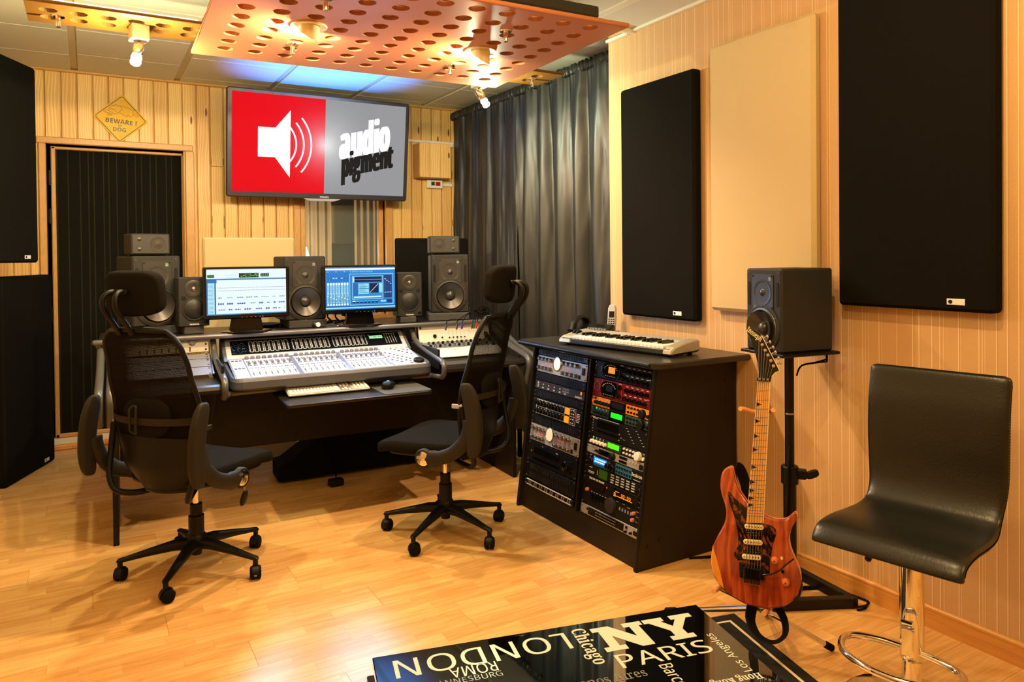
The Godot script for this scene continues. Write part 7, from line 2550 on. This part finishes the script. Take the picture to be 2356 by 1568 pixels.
	for k in 6:
		bx(st, V(-0.045 + k * 0.0095, 0.112, 0.017), V(0.0078, 0.038, 0.008), Basis(), 0.002)
		cyl(st, V(-0.045 + k * 0.0095, 0.094, 0.012), V(-0.045 + k * 0.0095, 0.078, 0.015), 0.003, 8)
	obj("vibrato_bridge", st, M.black_gloss, g)
	st = S()
	for k in 6: cyl(st, V(-0.045 + k * 0.0095, 0.0785, 0.0149), V(-0.045 + k * 0.0095, 0.0765, 0.0152), 0.0031, 8)
	obj("fine_tuner", st, M.steel, g)
	st = S()
	tube(st, curve([V(0.014, 0.115, 0.016), V(0.042, 0.124, 0.024), V(0.070, 0.143, 0.032), V(0.088, 0.163, 0.036), V(0.116, 0.190, 0.040)], 5), 0.0028, 8)
	obj("vibrato_arm", st, M.black_gloss, g)
	for c in [V2(0.051, 0.165), V2(0.087, 0.100)]:
		st = S()
		lathe(st, [Vector2(0, 0.014), Vector2(0.005, 0.014), Vector2(0.009, 0.012), Vector2(0.0125, 0.004), Vector2(0.0135, 0.0)], 20, Transform3D(Basis(Vector3.RIGHT, PI / 2), V(c.x, c.y, 0.002)))
		var kn := obj("control_knob", st, mat("knob_wood_%.2f" % c.x, Color(0.83, 0.47, 0.27), 0.25), g)
		st = S()
		cyl(st, V(c.x, c.y, 0.016), V(c.x, c.y, 0.0172), 0.003, 10)
		obj("knob_screw", st, M.chrome, kn)
	st = S()
	cyl(st, V(0.073, 0.177, 0.002), V(0.073, 0.177, 0.005), 0.0045, 12)
	tube(st, [V(0.073, 0.177, 0.005), V(0.075, 0.177, 0.016)], [0.002, 0.0035], 8)
	obj("switch", st, M.ivory, g)
	st = S()
	cyl(st, V(0.077, 0.134, 0.002), V(0.077, 0.134, 0.007), 0.0055, 12)
	obj("toggle", st, M.black_metal, g)
	st = S()
	pad(st, V(0.132, 0.076, -0.022), V(0.008, 0.05, 0.026), 0.5, Basis(Vector3.BACK, -0.2))
	obj("jack_plate", st, M.black_gloss, g)
	# strap from the upper horn down behind the body to the floor
	var sw := []
	for p in [V(-0.09, 0.458, -0.03), V(-0.078, 0.45, -0.050), V(-0.064, 0.415, -0.062), V(-0.052, 0.36, -0.066), V(-0.04, 0.2, -0.07), V(-0.02, 0.05, -0.07), V(-0.03, -0.02, -0.06), V(-0.03, -0.055, -0.03), V(0.0, -0.085, 0.01), V(0.05, -0.095, 0.02), V(0.085, -0.07, 0.0), V(0.08, -0.03, -0.03), V(0.05, 0.01, -0.045)]:
		sw.append(p)
	st = S()
	var cs := curve(sw, 5)
	tube(st, cs, repeat(Vector2(0.020, 0.003), cs.size()), 8, false, V(0, 0, 1))
	var sp := obj("strap", st, M.rubber, g)
	# stand
	var s := thing("guitar_stand", "chrome tube guitar stand with rubber rests holding the brown guitar", "guitar stand", Transform3D())
	var top := gx * V(-0.012, 0.672, -0.055)
	var hubp := gx * V(0.0, -0.02, -0.075)
	st = S()
	tube(st, [hubp, gx * V(-0.01, 0.4, -0.085), gx * V(-0.012, 0.66, -0.062)], 0.009, 12)
	obj("upright", st, M.chrome, s)
	st = S()
	tube(st, curve([gx * V(-0.069, 0.668, 0.022), gx * V(-0.060, 0.667, -0.005), gx * V(-0.040, 0.660, -0.030), gx * V(-0.012, 0.658, -0.040), gx * V(0.02, 0.662, -0.030), gx * V(0.037, 0.668, -0.005), gx * V(0.042, 0.672, 0.022)], 5), 0.008, 10)
	obj("neck_rest", st, mat("rest_rubber", Color(0.88, 0.62, 0.42), 0.45), s)
	for p in [[V(-0.14, 0.026, -0.075), V(-0.147, 0.0345, 0.03)], [V(0.03, -0.012, -0.075), V(0.0214, -0.0058, 0.03)]]:
		st = S()
		tube(st, [gx * p[0], gx * p[1]], 0.0085, 10)
		obj("body_rest", st, M.rest_rubber, s)
	st = S()
	tube(st, [gx * V(-0.145, 0.02, -0.075), hubp, gx * V(0.035, -0.014, -0.075)], 0.008, 10)
	obj("cross_bar", st, M.chrome, s)
	for q in [V(2.233, 0.013, -1.631), V(1.92, 0.013, -2.14), V(2.24, 0.013, -1.93)]:
		st = S()
		var end: Vector3 = hubp + (q - hubp) * 0.9
		tube(st, [hubp, end], 0.0095, 12)
		var lg := obj("leg", st, M.chrome, s)
		st = S()
		cyl(st, hubp + (q - hubp) * 0.88, q, 0.0125, 14, -1.0, 0.003)
		obj("rubber_foot", st, M.rubber, lg)

# ---------------------------------------------------------------- bar stool
func make_stool() -> void:
	var t := thing("bar_stool", "black leather bar stool with a chrome column and foot ring", "stool", T(2.147, 0, -1.296, -79))
	# local axes: z forward
	var path := curve([V2(0.212, 0.520), V2(0.205, 0.540), V2(0.175, 0.560), V2(0.10, 0.566), V2(0.0, 0.560), V2(-0.09, 0.560), V2(-0.145, 0.580), V2(-0.178, 0.630), V2(-0.190, 0.70), V2(-0.190, 0.80), V2(-0.195, 0.90), V2(-0.208, 0.965), V2(-0.220, 1.018)], 6)
	var n := path.size()
	var f := func(u: float, v: float) -> Vector3:
		var i := v * (n - 1)
		var i0 := clampi(int(i), 0, n - 2)
		var p: Vector2 = path[i0].lerp(path[i0 + 1], i - i0)
		var d: Vector2 = (path[mini(i0 + 1, n - 1)] - path[maxi(i0 - 1, 0)]).normalized()
		var nn := Vector2(d.y, -d.x)
		if nn.y < 0 and absf(nn.y) > absf(nn.x): nn = -nn
		nn = Vector2(-d.y, d.x) * -1.0
		var a := TAU * u
		var c := cos(a)
		var s := sin(a)
		var e := minf(v, 1.0 - v)
		var k := 1.0 if e > 0.035 else sqrt(maxf(0.0, 1.0 - pow(1.0 - e / 0.035, 2.0)))
		var w := 0.206 - 0.012 * exp(-pow((v - 0.52) / 0.12, 2.0))
		var x := signf(c) * pow(absf(c), 0.22) * (w - (1.0 - k) * 0.02)
		var h := signf(s) * pow(absf(s), 0.5) * 0.017 * maxf(k, 0.05)
		var q := p + nn * h
		return V(x, q.y, q.x)
	var st := S()
	sheet(st, f, 44, 90, false)
	obj("seat_shell", st, M.leather, t)
	# stitching along both sides
	st = S()
	for i in range(6, n - 4):
		for s in [-1, 1]:
			var p: Vector2 = path[i]
			for h in 2:
				var q: Vector2 = path[i].lerp(path[i + 1], 0.5 * h)
				bx(st, V(s * (0.2055 - 0.012 * exp(-pow((float(i) / (n - 1) - 0.52) / 0.12, 2.0))), q.y, q.x), V(0.003, 0.004, 0.004))
	var o := obj("stitching", st, M.black_matte, t)
	o.set_meta("kind", "stuff")
	st = S()
	lathe(st, [Vector2(0, 0.548), Vector2(0.11, 0.548), Vector2(0.11, 0.540), Vector2(0.05, 0.525), Vector2(0.036, 0.52)], 28)
	obj("swivel_plate", st, M.black_metal, t)
	st = S()
	lathe(st, [Vector2(0.036, 0.532), Vector2(0.0345, 0.50), Vector2(0.0335, 0.17), Vector2(0.031, 0.163)], 36)
	obj("column_cover", st, M.chrome, t)
	st = S()
	lathe(st, [Vector2(0.027, 0.53), Vector2(0.027, 0.03)], 32)
	obj("column", st, M.chrome, t)
	st = S()
	lathe(st, [Vector2(0.027, 0.045), Vector2(0.05, 0.034), Vector2(0.12, 0.020), Vector2(0.19, 0.012), Vector2(0.20, 0.006), Vector2(0.20, 0.0), Vector2(0, 0)], 48)
	obj("base", st, M.chrome, t)
	st = S()
	bx(st, V(0, 0.235, 0.036), V(0.040, 0.11, 0.012), Basis(), 0.006)
	obj("foot_ring_collar", st, M.chrome, t)
	st = S()
	var ring := [V(-0.028, 0.193, 0.01), V(-0.09, 0.194, 0.02), V(-0.150, 0.195, 0.05), V(-0.165, 0.195, 0.10), V(-0.135, 0.195, 0.165), V(-0.06, 0.195, 0.205), V(0.0, 0.195, 0.213), V(0.06, 0.195, 0.205), V(0.135, 0.195, 0.165), V(0.165, 0.195, 0.10), V(0.150, 0.195, 0.05), V(0.09, 0.194, 0.02), V(0.028, 0.193, 0.01)]
	tube(st, curve(ring, 5), 0.0105, 12)
	obj("foot_ring", st, M.chrome, t)
	st = S()
	var inv := t.transform.affine_inverse()
	var l1 := inv * V(1.925, 0.515, -1.292)
	var l0 := inv * V(1.985, 0.535, -1.31)
	tube(st, [V(0, 0.535, 0.0), l0], 0.004, 8)
	obj("lever", st, M.steel, t)
	st = S()
	cyl(st, l0, l1, 0.009, 12, -1.0, 0.002)
	obj("lever_grip", st, M.black_plastic, t)

# ---------------------------------------------------------------- coffee table and rug
func make_table() -> void:
	var ex := V(0.9715, 0, 0.2370)
	var fz := V(-0.2370, 0, 0.9715)
	var tx := Transform3D(Basis(ex, Vector3.UP, fz), V(0.586, 0, -1.708))
	var L := 0.894
	var W := 0.90
	var t := thing("coffee_table", "black glass coffee table with city names printed on its top", "table", tx)
	var st := S()
	bx(st, V(L / 2, 0.409, W / 2), V(L, 0.022, W), Basis(), 0.002)
	var gm := mat("table_glass", Color(0.012, 0.012, 0.012), 0.03)
	gm.clearcoat_enabled = true
	gm.clearcoat = 1.0
	gm.clearcoat_roughness = 0.01
	var top := obj("glass_top", st, gm, t)
	box("frame", V(L / 2, 0.385, W / 2), V(L - 0.02, 0.026, W - 0.02), M.black_metal, t, 0.003)
	for x in [0.05, L - 0.05]:
		for z in [0.05, W - 0.05]:
			box("leg", V(x, 0.186, z), V(0.04, 0.372, 0.04), M.black_metal, t, 0.003)
	box("lower_shelf", V(L / 2, 0.13, W / 2), V(L - 0.08, 0.018, W - 0.08), M.black_matte, t, 0.003)
	var pale := mat("print_pale", Color(0.78, 0.80, 0.74), 0.25)
	var grey := mat("print_grey", Color(0.46, 0.47, 0.42), 0.25)
	# word, from (along x, along z) to, capital height, face, weight, ink; the letters stand to the left of the reading direction seen from above
	var words := [["LONDON", V2(0.486, 0.071), V2(0.045, 0.071), 0.076, "Droid Sans", 500, pale], ["ROMA", V2(0.282, 0.126), V2(0.168, 0.126), 0.040, "Droid Sans", 400, pale],
		["JOHANNESBURG", V2(0.082, 0.162), V2(0.286, 0.162), 0.026, "Droid Sans", 400, grey], ["Chicago", V2(0.521, 0.026), V2(0.521, 0.194), 0.052, "Droid Serif", 700, pale],
		["PARIS", V2(0.565, 0.199), V2(0.812, 0.199), 0.058, "Droid Sans", 400, pale],
		["Barcelona", V2(0.667, 0.241), V2(0.667, 0.405), 0.036, "Droid Sans", 400, pale], ["Los Angeles", V2(0.842, 0.327), V2(0.842, 0.15), 0.030, "Droid Sans", 400, pale],
		["Hong Kong", V2(0.858, 0.346), V2(0.728, 0.346), 0.030, "Droid Serif", 700, pale], ["Buenos Aires", V2(0.400, 0.256), V2(0.608, 0.256), 0.032, "Droid Serif", 400, grey]]
	for w in words:
		var a: Vector2 = w[1]
		var b: Vector2 = w[2]
		var d := (b - a).normalized()
		var o := text(w[0], 0.2, w[6], top, Transform3D(), w[4], w[5], 0.0005)
		var c := (a + b) / 2
		fit(o, V(c.x, 0.4203, c.y), V(d.x, 0, d.y), V(d.y, 0, -d.x), a.distance_to(b), w[3])
	# the two big slab letters
	var slab_n := [V2(0, 0), V2(0.40, 0), V2(0.40, 0.17), V2(0.29, 0.17), V2(0.29, 0.58), V2(0.66, 0), V2(0.89, 0), V2(0.89, 0.83), V2(1, 0.83), V2(1, 1), V2(0.60, 1), V2(0.60, 0.83), V2(0.71, 0.83), V2(0.71, 0.42), V2(0.34, 1), V2(0, 1), V2(0, 0.83), V2(0.11, 0.83), V2(0.11, 0.17), V2(0, 0.17)]
	var slab_y := [V2(0.27, 0), V2(0.73, 0), V2(0.73, 0.17), V2(0.62, 0.17), V2(0.62, 0.40), V2(0.87, 0.83), V2(1, 0.83), V2(1, 1), V2(0.57, 1), V2(0.57, 0.83), V2(0.65, 0.83), V2(0.5, 0.56), V2(0.36, 0.83), V2(0.43, 0.83), V2(0.43, 1), V2(0, 1), V2(0, 0.83), V2(0.12, 0.83), V2(0.38, 0.40), V2(0.38, 0.17), V2(0.27, 0.17)]
	for k in 2:
		st = S()
		var outl := []
		for p in [slab_n, slab_y][k]: outl.append(V2([0.557, 0.700][k] + p.x * [0.148, 0.147][k], p.y * 0.115))
		prism(st, outl, 0.0005, Transform3D(Basis(Vector3.RIGHT, -PI / 2), V(0, 0.42005, 0.152)))
		obj("lettering", st, pale, top)
	var rug := thing("rug", "black woven rug with a pale border line under the coffee table", "rug", Transform3D(tx.basis, V(2.139, 0, -1.994)))
	box("field", V(-0.7, 0.005, 0.26), V(1.4, 0.010, 0.52), M.rug if M.has("rug") else make_rug(), rug, 0.003)
	box("border_line", V(-0.052, 0.0107, 0.285), V(0.010, 0.0016, 0.46), M.ivory, rug, 0.0)
	box("border_line", V(-0.70, 0.0107, 0.05), V(1.306, 0.0016, 0.010), M.ivory, rug, 0.0)

func make_rug() -> Material:
	mat("rug", Color(0.10, 0.095, 0.08), 0.95)
	grain_noise("rug", 0.3, 14.0, 0.8, 0.6, 1.0)
	return M.rug

# ---------------------------------------------------------------- small things on the pine wall
func make_wall_things() -> void:
	var s := thing("dog_warning_sign", "yellow diamond shaped dog warning sign above the door", "sign", Transform3D(Basis(Vector3.BACK, deg_to_rad(-4.0)), V(0.226, 2.452, BZ + 0.004)))
	var ym := mat("sign_yellow", Color(0.90, 0.70, 0.10), 0.12)
	var ink := mat("sign_ink", Color(0.07, 0.06, 0.03), 0.3)
	var st := S()
	prism(st, rrect(0.262, 0.262, 0.022, 5), 0.003, Transform3D(Basis(Vector3.BACK, PI / 4), Vector3.ZERO), 0.0008)
	obj("plate", st, ym, s)
	var rr := rrect(0.240, 0.240, 0.016, 5)
	var pts := []
	for p in rr: pts.append(Basis(Vector3.BACK, PI / 4) * V(p.x, p.y, 0.0032))
	st = S()
	tube(st, pts, repeat(Vector2(0.0022, 0.0006), pts.size()), 6, true, V(0, 0, 1))
	obj("border_line", st, ink, s)
	fit(text("BEWARE !", 0.030, ink, s, Transform3D(), "Droid Sans", 700), V(0.004, -0.022, 0.0034), V(1, 0, 0), V(0, 1, 0), 0.205, 0.034)
	text("OF", 0.015, ink, s, Transform3D(Basis(), V(-0.002, -0.053, 0.0034)), "Droid Sans", 700)
	fit(text("DOG", 0.027, ink, s, Transform3D(), "Droid Sans", 700), V(-0.004, -0.082, 0.0034), V(1, 0, 0), V(0, 1, 0), 0.085, 0.029)
	# line drawing of a running dog
	var lines := [
		[V2(-0.062, 0.052), V2(-0.050, 0.066), V2(-0.036, 0.070), V2(-0.028, 0.078), V2(-0.022, 0.070), V2(0.0, 0.072), V2(0.03, 0.066), V2(0.055, 0.058), V2(0.072, 0.062), V2(0.060, 0.050), V2(0.062, 0.040), V2(0.076, 0.034), V2(0.088, 0.026), V2(0.084, 0.018), V2(0.07, 0.024), V2(0.060, 0.030), V2(0.058, 0.018), V2(0.044, 0.014), V2(0.034, 0.026), V2(0.03, 0.012), V2(0.012, 0.020), V2(-0.012, 0.030), V2(-0.03, 0.018), V2(-0.05, 0.028), V2(-0.064, 0.036), V2(-0.062, 0.052)],
		[V2(-0.060, 0.044), V2(-0.045, 0.046), V2(-0.032, 0.042), V2(-0.025, 0.034)], [V2(-0.008, 0.068), V2(0.002, 0.056), V2(-0.004, 0.042), V2(-0.016, 0.032)],
		[V2(-0.064, 0.036), V2(-0.082, 0.034), V2(-0.088, 0.026), V2(-0.074, 0.022), V2(-0.06, 0.020), V2(-0.044, 0.012)], [V2(-0.044, 0.012), V2(-0.06, 0.008), V2(-0.068, 0.014), V2(-0.056, 0.020)]]
	for l in lines:
		st = S()
		var path := []
		for p in curve(l, 3): path.append(V(p.x * 1.3, p.y * 1.25 + 0.006, 0.0032))
		tube(st, path, repeat(Vector2(0.0011, 0.0005), path.size()), 5, false, V(0, 0, 1))
		obj("dog_line", st, ink, s)
	# pine junction box, conduit, switch
	var jb := thing("pine_box", "knotty pine box on the wall between the television and the curtain", "box", Transform3D())
	box("body", V(2.722, 2.263, -6.12), V(0.306, 0.308, 0.156), M.casing_wood, jb, 0.004)
	for k in 3:
		box("front_board", V(2.620 + 0.102 * k, 2.263, -6.040), V(0.100, 0.308, 0.014), M["pine_%d" % [1, 4, 6][k]], jb, 0.003)
	var sw := thing("switch_box", "white switch box with a green and a red button under the pine box", "switch", Transform3D())
	box("body", V(2.775, 2.066, -6.182), V(0.155, 0.082, 0.036), M.white_plastic, sw, 0.006)
	box("green_button", V(2.752, 2.068, -6.162), V(0.034, 0.034, 0.008), mat("button_green", Color(0.10, 0.22, 0.14), 0.25), sw, 0.002)
	box("red_button", V(2.802, 2.066, -6.162), V(0.046, 0.036, 0.010), mat("button_red", Color(0.60, 0.03, 0.05), 0.25), sw, 0.002)
	var cd := thing("cable_trunking", "white cable trunking above the pine box", "trunking", Transform3D(), "white trunking on the pine wall")
	box("run", V(2.70, 2.452, -6.191), V(0.56, 0.022, 0.018), M.white_plastic, cd, 0.003)
	box("elbow", V(2.955, 2.440, -6.191), V(0.03, 0.05, 0.02), M.white_plastic, cd, 0.003)
	var c2 := thing("cable_trunking", "short white cable trunking right of the switch box", "trunking", Transform3D(), "white trunking on the pine wall")
	box("run", V(2.905, 2.062, -6.191), V(0.105, 0.030, 0.018), M.white_plastic, c2, 0.003)
